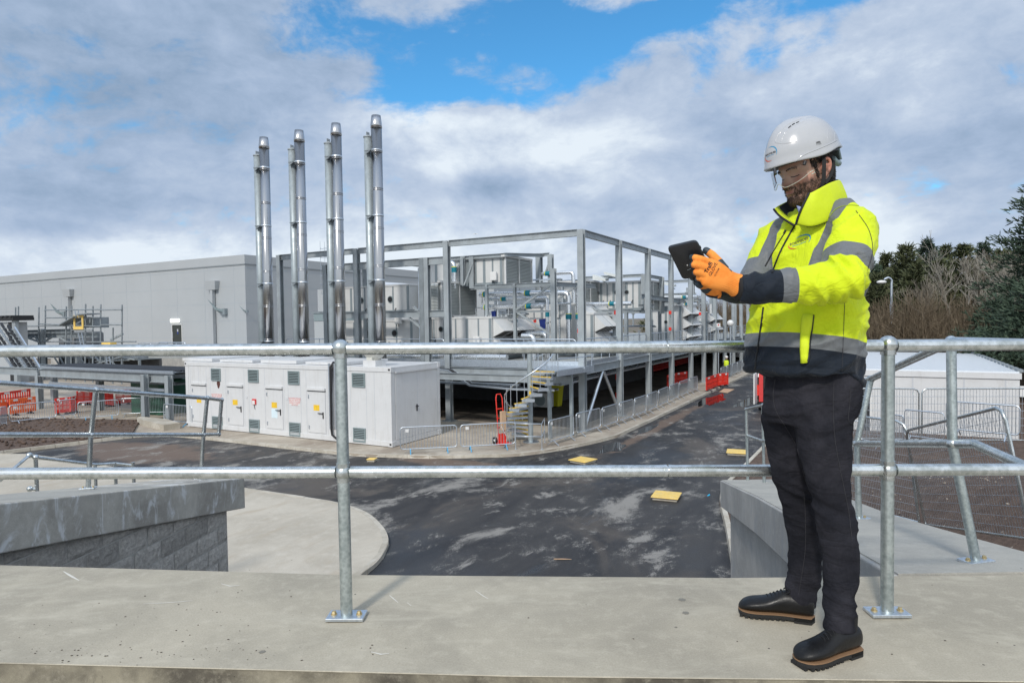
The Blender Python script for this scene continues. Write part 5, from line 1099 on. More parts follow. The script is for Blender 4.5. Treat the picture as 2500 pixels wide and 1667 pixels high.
# yellow gate
mb=SB()
for (x0,y0,x1,y1) in[(180,770,204,775),(180,797,204,804),(180,775,184,797),(200,775,204,797)]:
    p=sq(x0,y0,-.2); q=sq(x1,y1,-.2); mb.box(p.x-.05,p.x+.03,min(p.y,q.y),max(p.y,q.y),min(p.z,q.z),max(p.z,q.z))
mb.build('safety_gate','grp',sc_)
p=sq(176,768,.8); q=sq(230,800,.8); mb=SB(); mb.box(p.x,p.x+1.4,q.y,p.y-.2,q.z,p.z-.3); mb.build('loaded_boards','steel_d',sc_)
for i,(x0,y0,x1,y1) in enumerate([(158,794,196,772),(200,768,228,766)]): mb=SB(); mb.bar(sq(x0,y0),sq(x1,y1),1.2,.1); mb.build('board','steel_d',sc_)
def lad2(x0,y0,x1,y1,wd,label):
    t_=thing('ladder',label,'ladder',MS@sq(x1,y1),SROT,'loose ladders on the scaffold')
    for s in(-1,1): mb=SB(); mb.bar(sq(x0+s*wd,y0,-.4),sq(x1+s*wd,y1,-.4),.05,.08); mb.build('stile','plate',t_)
    n=int(abs(y1-y0)/6)
    for i in range(1,n): t=i/n; mb=SB(); x=x0+(x1-x0)*t; y=y0+(y1-y0)*t; mb.bar(sq(x-wd,y,-.4),sq(x+wd,y,-.4),.04,.04); mb.build('rung','plate',t_)
lad2(195,812,202,848,4,'aluminium ladder hanging below the yellow gate'); lad2(262,862,267,900,4,'aluminium ladder right of the yellow gate under the scaffold'); lad2(187,758,189,776,4,'short ladder top poking above the yellow gate')
# dark cylindrical tank under scaffold & stair behind
tk=thing('storage_tank','large dark grey drum-shaped tank behind the scaffold','tank',MS@sq(200,850,6),SROT)
q=sq(200,850,6); mb=SB(); mb.lathe((q.x,q.y,G),[(2.1,0),(2.1,4.6),(1.9,4.8)],36); mb.build('shell',mat('dark_tank_grey',(.12,.125,.13),.6,.1),tk)
t_=thing('trestle','small yellow trestle standing behind the guard rails near the warehouse door','trestle',MS@sq(262,838,-1),SROT)
p=sq(249,836,-1); q=sq(271,846,-1); mb=SB(); mb.box(p.x-.05,p.x+.5,q.y,p.y,(p.z+q.z)/2,p.z); mb.build('top','grp',t_); mb=SB()
for yy in(p.y-.1,q.y+.1): mb.bar((p.x+.2,yy,q.z),(p.x+.2,yy,q.z-2.0),.08,.08)
mb.build('leg','steel_d',t_)
# far-left hut
ht=sthing('site_hut','pale hut with dark corrugated roof edge at the left picture edge','hut',3,52,G); p=ata(39,773,3)
mb=SB(); mb.box(3,4.2,p.y+.6,p.y+20,G,p.z-.5); mb.build('wall','clad',ht); mb=SB(); mb.box(2.6,4.4,p.y-.3,p.y+20.3,p.z-.35,p.z-.05)
for k in range(24): mb.box(2.5,4.4,p.y-.2+k*.85,p.y+.2+k*.85,p.z-.05,p.z+.12)
mb.build('roof','dark',ht); mb=SB(); mb.box(2.9,3.2,p.y,p.y+.6,G,p.z-.36); mb.build('corner_post','steel',ht); mb=SB(); mb.box(2.9,3.0,p.y+.62,p.y+1.3,G,p.z-.5); mb.build('drainpipe','dark',ht)
# yard guard rails near the door (rear deck)
for i,(x0,x1,y) in enumerate([(338,368,838),(363,410,838),(388,452,836)]):
    p=ata(x0,y,26-i*2); q=ata(x1,y,26-i*2); guard(p.x,p.y,q.x,q.y,'%s looped guard rail on the rear deck before the warehouse door'%ORD[i],ztop=p.z,zb_=p.z-1.6,sp=1.4,mid=False,r=.07)
rd=sthing('rear_deck','raised steel deck with yellow striped steps before the warehouse door','deck',22,64,-1.9)
p=ata(330,880,20); q=ata(455,880,20); mb=SB(); mb.box(20,29,q.y-4,p.y,p.z-.6,p.z); mb.build('platform','steel',rd)
for k in range(3): p_=ata(333,878+k*8,19-k*.2); q_=ata(362,878+k*8,19-k*.2); mb=SB(); mb.box(p_.x-.3,p_.x,q_.y,p_.y,p_.z-.15,p_.z); mb.build('step','yellow',rd)
for k in range(9): p_=ata(300,935+k*5,15); q_=ata(328,933+k*5,15); mb=SB(); mb.bar(p_,q_,.5,.10); mb.build('lower_step','plate',rd)
mb=SB(); p_=ata(330,925,15); mb.box(15,15.4,p_.y-.5,p_.y,G,-1.0); mb.build('post','mast',rd)
# yard back walls (pale) under the deck level and small sign
yw=sthing('yard_wall','stained pale retaining wall at the back of the left yard','wall',14,60,G)
mb=SB(); mb.box(16,16.5,38,80,G,-1.6); mb.build('wall_panel','wallc',yw)
for i,(x,y) in enumerate([(62,951)]):
    q=ata(x,y,8); t_=sthing('warning_sign','small yellow sign with black print beneath the gantry at left','sign',8,q.y,q.z-1); mb=SB(); mb.box(8,8.04,q.y-.42,q.y+.42,q.z-.42,q.z+.42); mb.build('plate','bin',t_); mb=SB(); mb.box(8.04,8.12,q.y-.04,q.y+.04,G,q.z); mb.build('post','steel',t_); textobj('KEEP\nCLEAR',.26,sface(7.99,q.y,q.z),'darkink',t_)
# ---- green tank ----
gk=sthing('green_tank','dark green plastic tank with ridged lid beside the gantry leg','tank',-4.5,23,G)
p=ata(368,925,-3.6); q=ata(455,925,-3.6); b1,b0=p.y,q.y
mb=SB(); mb.prism([(-5.2,b0+.3),(-5.2,b1-.5),(-4.8,b1-.1),(-4.2,b1),(-2,b1),(-2,b0),(-4.9,b0)],G+.1,-2.05); mb.build('body','green',gk,bevel=.05)
mb=SB(); zt0,zt1=-2.04,-1.62; mb.add([(-5.35,b0-.1,zt0),(-5.35,b1+.1,zt0),(-1.9,b1+.1,zt0),(-1.9,b0-.1,zt0),(-4.9,b0+.6,zt1),(-4.9,b1-.6,zt1),(-2.4,b1-.6,zt1),(-2.4,b0+.6,zt1)],[(0,1,2,3),(7,6,5,4),(0,4,5,1),(1,5,6,2),(2,6,7,3),(3,7,4,0)]); mb.build('lid','green',gk)
# ---- yellow wheelie bin, condenser ----
a,b_=gs(1358,993,ZF); t_=sthing('wheelie_bin','yellow wheelie bin standing in the shade under the deck','bin',a,b_,ZF)
mb=SB(); mb.hexa([(a-.28,b_-.26,ZF+.05),(a+.28,b_-.26,ZF+.05),(a+.28,b_+.26,ZF+.05),(a-.28,b_+.26,ZF+.05),(a-.38,b_-.34,ZF+1.22),(a+.38,b_-.34,ZF+1.22),(a+.38,b_+.34,ZF+1.22),(a-.38,b_+.34,ZF+1.22)]); mb.build('body','bin',t_,bevel=.03)
mb=SB(); mb.box(a-.42,a+.42,b_-.38,b_+.38,ZF+1.22,ZF+1.34); mb.build('lid','bin',t_,bevel=.03); mb=SB(); mb.box(a-.42,a-.34,b_-.46,b_-.40,ZF+1.12,ZF+1.26);mb.build('handle','bin',t_)
for s in(-.25,.25): mb=SB(); mb.lathe((a+.34,b_+s,ZF+.11),[(.11,-.03),(.11,.03)],14,'x'); mb.build('wheel','black',t_)
a,b_=gs(1327,999,ZF); t_=sthing('condenser_unit','grey outdoor condenser with round fan beside the yellow bin','condenser',a,b_,ZF)
mb=SB(); mb.box(a-.25,a+.25,b_-.55,b_+.55,ZF+.15,ZF+1.0); mb.build('case','louvp',t_,bevel=.02); mb=SB(); mb.tube([(a-.27,b_+.1,ZF+.57),(a-.251,b_+.1,ZF+.57)],.34,24,smooth=False); mb.build('fan_grille','louv',t_)
for s in(-.4,.4): mb=SB(); mb.box(a-.25,a+.25,b_+s-.05,b_+s+.05,ZF,ZF+.15); mb.build('foot','black',t_)
# ---- sack truck with a timber bundle ----
a,b_=gs(1225,1083,ZF); rt=S(a,b_,ZF); t_=thing('sack_truck','upright red sack truck with black wheels at the foot of the spiral stair','sack truck',rt,R_(35))
Lm=Matrix.Translation(rt)@Matrix.Rotation(R_(35),4,'Z')
mb=MB(Lm); 
for s in(-.16,.16): mb.tube([(s,-.02,.1),(s,.1,1.35),(s,.16,1.95)],.024,8)
for z in(.3,.7,1.1,1.5): mb.bar((-.16,.04+z*.05,z),(.16,.04+z*.05,z),.03,.05)
mb.tube([(-.16,.16,1.95),(-.1,.2,2.12),(.1,.2,2.12),(.16,.16,1.95)],.024,8); mb.box(-.28,.28,-.34,.0,.02,.06); mb.box(-.2,.2,-.06,.02,.06,.45); mb.build('frame','red',t_)
for s in(-.24,.24): mb=MB(Lm); mb.lathe((s,.16,.15),[(.15,-.04),(.15,.04)],18,'x'); o=mb.build('wheel','black',t_); mb=MB(Lm); mb.lathe((s,.16,.15),[(.06,-.045),(.06,.045)],12,'x'); mb.build('hub','signw',o)
t_=thing('timber_bundle','short bundle of pale timber strapped to the red sack truck','timber',rt+Vector((0,0,.5)),R_(35)); mb=MB(Lm); mb.box(-.13,.09,-.22,-.08,.62,1.42); mb.build('boards','wood',t_); mb=MB(Lm); mb.tube([(-.15,-.2,.8),(.0,-.24,.5),(.15,-.2,.3),(.2,-.05,.1)],.018,6); mb.build('strap','signw',t_)
# ---- yellow covers on risers ----
CGp='yellow manhole covers on the road'
for i,(x,y,l) in enumerate([(1627,1216,'nearest yellow cover plate on its white riser in the road'),(1423,1128,'yellow cover plate near the curved kerb corner'),(1800,1108,'yellow cover plate right of the road, partly behind a rail post'),(908,1126,'small yellow plate against the kerb below the container corner')]):
    a,b_=gs(x,y,G); t_=sthing('cover_plate',l,'cover plate',a,b_,G,CGp); w_=.40 if i<3 else .17
    Mx=MS@Matrix.Translation((a,b_,0))@Matrix.Rotation(R_([6,-14,8,20][i]),4,'Z')
    mb=MB(Mx); mb.box(-w_*.86,w_*.86,-w_*.9,w_*.9,G+.002,G+.085); mb.build('riser','kerb',t_,bevel=.02); mb=MB(Mx); mb.box(-w_,w_,-w_,w_,G+.087,G+.12); mb.build('plate','grp',t_,bevel=.03)
a,b_=gs(1774,957,G); t_=sthing('plywood_sheet','bare plywood sheet lying on the road by the red barriers','board',a,b_,G); mb=SB(); mb.prism([gs(1756,957),gs(1776,959.5),gs(1793,951),gs(1768,949)],G+.004,G+.03); tag(mb.build('sheet','wood',t_),None)
# litter and specks on the slab and road
a_=atz(1727,1210,G); t_=tag(MB().tube([a_,a_+Vector((.07,.02,.02)),a_+Vector((.08,.09,.02))],.018,6).build('litter',mat('bright_blue_litter',(.02,.45,.75),.5)),'scrap of bright blue litter on the dark road near the right kerb','litter')
a_=atz(1352,1364,G+.02); tag(MB().tube([a_,a_+Vector((.22,-.01,0)),a_+Vector((.40,-.03,0))],[.012,.012,.005],6).build('stick','wood'),'short brown stick lying in the middle of the near road','stick')
random.seed(3); mb=MB()
for k in range(170):
    x=random.choice([random.uniform(-2.4,2.6),random.gauss(-1.2,.25),random.gauss(-1.9,.3)]); y=random.uniform(2.32,3.0) if random.random()<.4 else random.gauss(2.42,.05)
    if y<2.28+(-.062)*x*.5 : y=2.4
    r_=random.choice([.0012,.0016,.002,.003]); mb.ball((x,y,.0015),r_,5,(random.uniform(.8,2),1,.6))
tag(mb.build('grit',mat('dark_grit',(.06,.05,.04),.9)),None,kind='stuff')
# ---- van seen beyond the man ----
gv=atz(1850,1003,G); VA,VBq=site(gv).x,site(gv).y
vn=thing('van','white van with red rear light and open back seen between jacket and legs','van',gv,SROT)
Vm=MS@Matrix.Translation((VA,VBq,G)); z0=.28
mb=MB(Vm); vb=[(0,-1.9),(0,0),(5.2,0),(5.2,-1.9)]
prof=[(0,.45),(0,1.95),(.25,2.35),(3.4,2.35),(4.3,1.65),(5.2,1.3),(5.25,.45)]
mb.add([(x,0,z) for x,z in prof]+[(x,-1.95,z) for x,z in prof],[tuple(range(6,-1,-1)),tuple(range(7,14))]+[(i,(i+1)%7,7+(i+1)%7,7+i) for i in range(1,7)]); mb.build('body','signw',vn)
mb=MB(Vm); mb.box(-.01,.02,-1.85,-.12,.55,2.15); mb.build('load_space','dark',vn)
for s in(0,-1.95): mb=MB(Vm); mb.box(-.06,.05,s-.10+ .02 if s==0 else s,s+.06 if s==0 else s+.16,.9,1.5); mb.build('tail_light','red',vn)
mb=MB(Vm); mb.box(-.15,.1,-1.95,.0,.28,.52); mb.build('bumper','black',vn); mb=MB(Vm); mb.box(-1.0,-.02,.02,.08,.5,2.2); mb.build('rear_door','signw',vn); mb=MB(Vm); mb.box(-.1,-.0,-.3,-.08,.55,2.2); mb.build('door_edge','redink',vn)
for x in(.9,4.2):
    for s in(-.12,-1.83): mb=MB(Vm); mb.lathe((s,0,0),[(.34,-.1),(.34,.1)],20,'x'); 
    for s in(-.05,-1.9):
        mb=MB(Vm); vs=MB(Matrix.Identity(4)); 
        mb.tube([(x,s-.12,.34),(x,s+.12,.34)],.34,20,smooth=False); w0=mb.build('wheel','black',vn)
        mb=MB(Vm); mb.tube([(x,s-.125,.34),(x,s+.125,.34)],.18,16,smooth=False); mb.build('hub','plate',w0)
for i,(y0,z) in enumerate([(-.6,.56),(-.7,.98),(-.55,1.4)]):
    t_=thing('cardboard_box','%s cardboard box stacked in the back of the van'%['lowest','middle','top'][i],'box',Vm@Vector((.3,y0,z)),SROT,'boxes in the van'); mb=MB(Vm); mb.box(-.009,.4,y0-.4,y0+.3,z,z+.38); mb.build('carton','wood',t_,bevel=.01)
    mb=MB(Vm); mb.box(-.0105,-.0095,y0-.08,y0-.02,z,z+.38); mb.build('tape','kerb',t_)
# ---- distant worker, lamp columns, signs ----
def skinned(name,joints,edges,rad,m,parent,sub=2):
    me=bpy.data.meshes.new(name); me.from_pydata([tuple(j) for j in joints],edges,[]); o=bpy.data.objects.new(name,me); COL.objects.link(o)
    s=o.modifiers.new('skin','SKIN'); s.use_smooth_shade=True
    for i,r_ in enumerate(rad): me.skin_vertices[0].data[i].radius=(r_,r_) if not isinstance(r_,tuple) else r_
    me.skin_vertices[0].data[0].use_root=True
    u=o.modifiers.new('sub','SUBSURF'); u.levels=sub; u.render_levels=sub
    dg=bpy.context.evaluated_depsgraph_get(); bpy.context.view_layer.update(); me2=bpy.data.meshes.new_from_object(o.evaluated_get(dg)); bpy.data.objects.remove(o)
    o=bpy.data.objects.new(name,me2); COL.objects.link(o); me2.materials.clear(); me2.materials.append(M[m] if isinstance(m,str) else m)
    for p in me2.polygons: p.use_smooth=True
    if parent is not None: o.parent=parent; me2.transform(wm(parent).inverted())
    return o
M['hivis_far']=mat('far_hi_vis',(.62,.78,.03),.7); M['skin']=mat('skin',(.42,.22,.16),.5)
wl=atz(1773,921,ZF); W=lambda x,y,z: wl+Vector((x,y,z))
jo=[W(0,0,.92),W(0,0,1.12),W(0,0,1.40),W(.02,0,1.55),W(.02,0,1.70),W(-.1,0,.86),W(-.11,0,.48),W(-.12,0,.07),W(-.12,-.16,.03),W(.1,.0,.86),W(.11,0,.48),W(.12,0,.07),W(.12,-.16,.03),W(-.2,0,1.38),W(-.26,0,1.1),W(-.22,-.15,.9),W(.2,0,1.38),W(.26,0,1.1),W(.22,-.15,.9)]
ed=[(0,1),(1,2),(2,3),(3,4),(0,5),(5,6),(6,7),(7,8),(0,9),(9,10),(10,11),(11,12),(2,13),(13,14),(14,15),(2,16),(16,17),(17,18)]
ra=[.15,.15,.16,.07,.10,.1,.07,.05,.04,.1,.07,.05,.04,.07,.055,.04,.07,.055,.04]
wk=skinned('person',jo,ed,ra,M['black'],None,1); tag(wk,'distant worker in hi-vis vest and white helmet behind the crowd barriers','person')
mb=MB(); mb.lathe(wl,[(.20,.90),(.21,1.1),(.235,1.35),(.16,1.5)],16); o=mb.build('vest','hivis_far',wk)
mb=MB(); mb.ball(wl+Vector((.02,0,1.78)),.15,14,(1,1.1,.8)); mb.build('helmet','signw',wk)
mb=MB(); mb.ball(wl+Vector((.02,-.03,1.68)),.10,12); mb.build('face','skin',wk)
lc=aty(2176,850,62); lt=aty(2175,682,62); t_=thing('lamp_post','slim grey lamp post with hooked head before the trees','lamp post',(lc.x,lc.y,G))
mb=MB(); h=lt.z; x=lc.x; y=lc.y
mb.tube([(x,y,G),(x,y,h-2.3)],.17,10); mb.tube([(x,y,h-2.3),(x,y,h-.5)],.11,8); mb.build('column','plate',t_); mb=MB(); mb.tube(smooth_path([(x,y,h-.5),(x,y,h-.1),(x-.3,y,h+.15),(x-.7,y,h)],5),.10,8); mb.build('bracket_arm','plate',t_); mb=MB(); mb.ball((x-.95,y,h-.25),.36,12,(1.3,.9,.5)); mb.build('lantern','signw',t_)
q=atb(1754,794,-.0); 
for i,(x,y,d,l) in enumerate([(1783,789,58,'round white lamp on a short post beyond the deck guard rails')]):
    q=aty(x,y,d); t_=thing('lamp_post',l,'lamp post',(q.x,q.y,G)); mb=MB(); mb.tube([(q.x,q.y,G),(q.x,q.y,q.z)],.08,8); mb.build('column','plate',t_); mb=MB(); mb.ball((q.x,q.y,q.z),.30,12); mb.build('globe','signw',t_)
q=aty(1754,793,55); t_=thing('info_sign','small white sign with dark edge and red mark beyond the deck','sign',(q.x,q.y,G)); mb=MB(); mb.box(q.x-.16,q.x+.16,q.y,q.y+.04,q.z-.2,q.z+.2); mb.build('plate','signw',t_); mb=MB(); mb.box(q.x-.16,q.x+.16,q.y-.01,q.y,q.z+.15,q.z+.24); mb.build('top_edge','dark',t_); mb=MB(); mb.tube([(q.x,q.y-.015,q.z),(q.x,q.y,q.z)],.06,14); mb.build('emblem','redink',t_); mb=MB(); mb.tube([(q.x,q.y+.06,G),(q.x,q.y+.06,q.z)],.06,8); mb.build('post','plate',t_)
# hanging luminaires on the bare columns, tilted floodlights up high
for i,(x,y0,y1,a) in enumerate([(1577,726,757,8.5),(1681,736,762,14),(1735,742,766,26),(1789,747,766,38)]):
    p=atb(x,y0,.25); q=atb(x,y1,.25); t_=thing('tube_light','%s upright white tube light fixed beside the road-side columns'%ORD[i],'light',MS@q,SROT,'tube lights on the columns'); mb=SB(); mb.tube([p,Vector((p.x,p.y,q.z))],.10,10); mb.build('tube','signw',t_); mb=SB(); mb.tube([Vector((p.x,p.y,q.z)),Vector((p.x,p.y-.05,q.z-.4)),Vector((p.x+.3,p.y,q.z-.6))],.02,5); mb.build('cable','black',t_)
for i,(x,y,a) in enumerate([(1500,677,11),(1468,684,11.2),(1632,698,20)]):
    q=ata(x,y,a); t_=sthing('floodlight','tilted grey floodlight %s'%['above the canopy frame left of the second bay column','hanging under the canopy frame','on the far beam near the tablet'][i],'floodlight',q.x,q.y,q.z,'floodlights on the upper frames'); mb=SB(); s=1 if i!=1 else .8
    mb.hexa([(q.x-.3,q.y-.5*s,q.z-.1),(q.x-.3,q.y+.6*s,q.z+.2*(1 if i!=1 else .1)),(q.x+.3,q.y+.6*s,q.z+.25),(q.x+.3,q.y-.5*s,q.z-.05),(q.x-.3,q.y-.5*s,q.z+.05),(q.x-.3,q.y+.6*s,q.z+.36),(q.x+.3,q.y+.6*s,q.z+.4),(q.x+.3,q.y-.5*s,q.z+.1)]); mb.build('lamp_head','louvp',t_); mb=SB(); mb.bar((q.x,q.y,q.z),(q.x,q.y-.5,q.z-.25),.06,.06); mb.build('bracket','grey',t_)
# ---- white portable building ----
pa=site(atz(2488,1078,G)); PA,PBq=pa.x,pa.y; PZ=-1.32; PWd=ata(2020,1000,PA).y-PBq
pb=sthing('portable_building','white flat-roofed portable building with ribbed roof beyond the soil bank','building',PA,PBq,G)
mb=SB(); mb.box(PA,PA+15.5,PBq,PBq+PWd,G,PZ-.25); mb.build('wall','white',pb)
mb=SB(); mb.box(PA-.06,PA+15.6,PBq-.06,PBq+PWd+.06,PZ-.249,PZ); mb.build('fascia','white',pb)
mb=SB()
for k in range(26): mb.box(PA+.1+k*.6,PA+.52+k*.6,PBq,PBq+PWd,PZ+.001,PZ+.06)
mb.build('roof_sheet',mat('ribbed_roof_white',(.66,.70,.74),.35,.2),pb)
mb=SB()
for k in range(14): mb.box(PA+.2+k*1.1,PA+.9+k*1.1,PBq-.16,PBq+.05,PZ+.02,PZ+.14)
mb.build('verge_trim','steel_d',pb)
mb=SB()
for yy in(1.9,3.8,5.5): mb.box(PA-.012,PA,PBq+yy,PBq+yy+.06,G,PZ-.26)
mb.box(PA-.012,PA,PBq+.45,PBq+.50,G,PZ-.3); mb.build('panel_joint','seam',pb)
y1=ata(2098,1000,PA).y; y0=ata(2124,1000,PA).y; zt_=ata(2110,937,PA).z
mb=SB(); mb.box(PA-.03,PA-.001,y0,y1,G+.1,zt_); dd=mb.build('doorway','dark',pb); mb=SB(); mb.box(PA-.06,PA-.03,y0-.12,y0,G+.1,zt_+.12); mb.box(PA-.06,PA-.03,y0,y1+.12,zt_,zt_+.12); mb.build('door_frame','signw',dd)
mb=SB(); mb.box(PA-.1,PA-.0,PBq-.5,PBq-.0,-2.3,-1.85); mb.build('junction_box','signw',pb); mb=SB(); mb.box(PA-.11,PA-.101,PBq-.52,PBq-.35,-2.32,-1.83); mb.build('yellow_tag','yellow',pb)
# ---- mesh fence panels ----
FGp='mesh fence panels on the right'
def mesh_panel(p0,p1,H,label,nx=26,nz=9,r=.02,lean=0.0,legs=True,wire=.0035,zoff=0):
    p0=Vector(p0); p1=Vector(p1); t_=thing('mesh_fence',label,'fence',(p0+p1)/2,0,FGp); up=Vector((lean,0,1)).normalized()*H
    c=.18; d=(p1-p0); L=d.length; dn=d.normalized(); P=lambda s,h: p0+dn*s+up*(h/H)
    lp=[P(0,0),P(0,H-c),P(c*.3,H-c*.3),P(c,H),P(L-c,H),P(L-c*.3,H-c*.3),P(L,H-c),P(L,0)]
    mb=MB(); mb.tube(lp,r,10); mb.build('frame','rail',t_); mb=MB(); mb.tube([P(0,.08),P(L,.08)],r*.8,8); mb.build('bottom_tube','rail',t_)
    mb=MB()
    for i in range(1,nx): mb.tube([P(L*i/nx,.08),P(L*i/nx,H-.02)],wire,4,caps=False)
    for j in range(1,nz): mb.tube([P(0,.08+(H-.1)*j/nz),P(L,.08+(H-.1)*j/nz)],wire,4,caps=False)
    mb.build('wire_mesh','plate',t_); return t_
A0=aty(2262,1290,11.8); A1=aty(2520,1331,8.3); At_=aty(2208,1042,11.8)
mesh_panel(A0,A1,(At_.z-A0.z)*.985,'nearest mesh fence panel standing on the soil bank at right',46,12,.024,lean=(At_.x-A0.x)/(At_.z-A0.z),wire=.003)
B0=aty(2075,1240,13.2); B1=aty(2246,1285,11.9); Bt_=aty(2070,1080,13.2)
mesh_panel(B0,B1,1.95,'mesh fence panel behind the legs of the right handrail',40,12,.024,lean=-.14,wire=.003)
C0=aty(2096,1075,25.0); C1=aty(2243,1078,24.6); mesh_panel(C0,C1,2.0,'far mesh fence panel before the dark doorway',22,7,.03,wire=.008)
C0=aty(2250,1078,24.6); C1=aty(2600,1080,24.0); mesh_panel(C0,C1,2.0,'far mesh fence panel before the blank white wall',44,7,.03,wire=.008)
# distant things right of the frame
t_=sthing('site_cabin','cream timber-clad cabin with dark gaps beyond the deck','cabin',60,-2,G)
mb=SB(); mb.box(62,68,1,7,G,-.9); mb.build('wall',mat('cream_boards',(.55,.50,.40),.7),t_); mb=SB()
for k in range(5): mb.box(61.9,62,1.0,3.6,-3.6+k*.5,-3.4+k*.5)
mb.box(61.9,62,1.6,1.8,G,-.9); mb.build('slats','dark',t_)
def farcar(x,y,d,label,m):
    g=aty(x,y,d); t_=thing('parked_car',label,'car',(g.x,g.y,ZF),SROT,'vehicles parked far down the site'); Mx=Matrix.Translation((g.x,g.y,ZF))@Matrix.Rotation(SROT,4,'Z')
    pr=[(-2,.3),(-2,.9),(-1.7,1.0),(-1.2,1.5),(.6,1.5),(1.2,.98),(2.1,.85),(2.15,.3)]
    mb=MB(Mx); n=len(pr); mb.add([(x_,-.85,z) for x_,z in pr]+[(x_,.85,z) for x_,z in pr],[tuple(range(n)),tuple(range(2*n-1,n-1,-1))]+[(i,n+i,n+(i+1)%n,(i+1)%n) for i in range(n)]); mb.build('body',m,t_,bevel=.04)
    mb=MB(Mx); mb.hexa([(-1.5,-.87,.98),(1.05,-.87,.98),(1.05,.87,.98),(-1.5,.87,.98),(-1.15,-.87,1.42),(.55,-.87,1.42),(.55,.87,1.42),(-1.15,.87,1.42)]); mb.build('window','black',t_)
    for xx in(-1.25,1.3):
        for s in(-.8,.8): mb=MB(Mx); mb.tube([(xx,s-.1,.32),(xx,s+.1,.32)],.32,16,smooth=False); mb.build('wheel','black',t_)
farcar(1822,874,82,'pale parked car behind the farthest crowd barriers','signw'); farcar(1806,868,90,'dark red parked vehicle beyond the farthest crowd barriers','redink')
# aeroplane crossing the sky
q=aty(1161,571,900); t_=thing('aeroplane','tiny white aeroplane low in the sky above the steel frame','aeroplane',q); mb=MB(Matrix.Translation(q)); mb.tube([(-3.2,0,.3),(-2.6,0,0),(2.3,0,-.1),(3.2,0,.0)],[.15,.35,.35,.1],8); mb.build('fuselage','signw',t_)
mb=MB(Matrix.Translation(q)); mb.hexa([(-.6,-3,-.1),(.6,-.2,-.1),(.6,.2,-.1),(-.6,3,-.1),(-.6,-3,0),(.6,-.2,0),(.6,.2,0),(-.6,3,0)]); mb.build('wing','signw',t_)

# ---- scuffs and damp marks on the slab ----
M['scuff']=mat('pale_scuff',(.62,.60,.54),.8); M['damp']=mat('damp_mark',(.20,.185,.15),.6)
def slab_mark(name,pts,w_,m):
    mb=MB(); Q=[atz(x,y,.0015) for x,y in pts]; n=len(Q); L=[]
    for i,q in enumerate(Q):
        t=(Q[min(n-1,i+1)]-Q[max(0,i-1)]).normalized(); k=w_*math.sin(PI*(i+.4)/(n-.2)); s_=Vector((-t.y,t.x,0))*k; L+=[q+s_,q-s_]
    mb.add(L,[(2*i,2*i+1,2*i+3,2*i+2) for i in range(n-1)]); o=mb.build(name,m); o['kind']='structure'
for pts,w_ in [([(155,1394),(168,1402),(178,1408),(193,1416)],.006),([(350,1473),(400,1471),(440,1468),(470,1465)],.003),([(951,1452),(960,1460),(972,1470)],.003),([(994,1470),(1004,1478)],.002),([(1160,1440),(1180,1454),(1192,1461)],.003),([(905,1590),(930,1596),(950,1594)],.004),([(540,1424),(562,1430),(585,1428)],.004)]: slab_mark('scuff',pts,w_,'scuff')
for cx,cy,r_ in [(1665,1463,.016),(1674,1495,.014),(1650,1530,.006),(640,1590,.012)]:
    q=atz(cx,cy,.0012); mb=MB(); mb.add([(q.x+math.cos(k*PI/8)*r_*(1+.2*math.sin(k*1.7)),q.y+math.sin(k*PI/8)*r_*(1+.2*math.cos(k*2.3)),.0012) for k in range(16)],[tuple(range(16))]); o=mb.build('damp_spot','damp'); o['kind']='structure'

# ---- dark open bay and loose steelwork behind the left gantry ----
by=sthing('storage_bay','dark open-fronted bay with loose pipes behind the left gantry','storage bay',9,52,G)
p=ata(95,872,9); q=ata(325,935,9)
mb=SB(); mb.box(9.5,12,q.y,p.y,p.z-.05,p.z+.25); mb.build('roof','steel_d',by); mb=SB(); mb.box(11.8,12,q.y,p.y,G,p.z-.06); mb.build('back_panel','darkwall',by)
rs=random.Random(8)
for k in range(7): y=q.y+(p.y-q.y)*k/6; mb=SB(); mb.box(9.6,9.8,y-.1,y+.1,G,p.z-.06); mb.build('post','steel_d',by)
for k in range(9): y=rs.uniform(q.y,p.y-4); z=rs.uniform(-2.6,-.9); mb=SB(); mb.tube([(9.4,y,z),(9.4,y+rs.uniform(2,6),z+rs.uniform(-.4,.4))],.07,7); mb.build('loose_pipe','alu' if k%3==0 else 'steel',by)
for k in range(5): y=rs.uniform(q.y,p.y-3); mb=SB(); mb.bar((9.3,y,-3.2),(9.3,y+rs.uniform(1.5,3),-1.2),.12,.12); mb.build('brace','steel',by)
# ================= VEGETATION =================
rnd=random.Random(11)
def leafmat(name,c1,c2,rough=.7):
    m=bpy.data.materials.new(name); m.use_nodes=True; t=NT(m.node_tree); b=t.n['Principled BSDF']; o=t.new('ShaderNodeTexCoord').outputs['Object']
    g=t.new('ShaderNodeNewGeometry').outputs['Random Per Island']; c=t.mix(g,c1,c2); c=t.mix(t.mul(t.ramp(t.noise(o,.6,4),.4,.62),.5),c,tuple(v*.55 for v in c1)); t.l.new(c,b.inputs['Base Color']); b.inputs['Roughness'].default_value=rough; b.inputs['Specular IOR Level'].default_value=.25; return m
M['needle']=leafmat('pine_needles',(.058,.072,.036),(.135,.15,.075)); M['needle2']=leafmat('scots_pine_needles',(.035,.060,.040),(.085,.12,.08)); M['bark']=mat('bark',(.075,.06,.048),.9,var=.3,vscale=3)
M['twig']=mat('pale_bare_twigs',(.22,.195,.155),.9,var=.25,vscale=1); M['scrub']=leafmat('brown_scrub',(.12,.092,.062),(.26,.205,.14)); M['birch']=mat('bare_birch_bark',(.30,.28,.24),.8,var=.3,vscale=2)
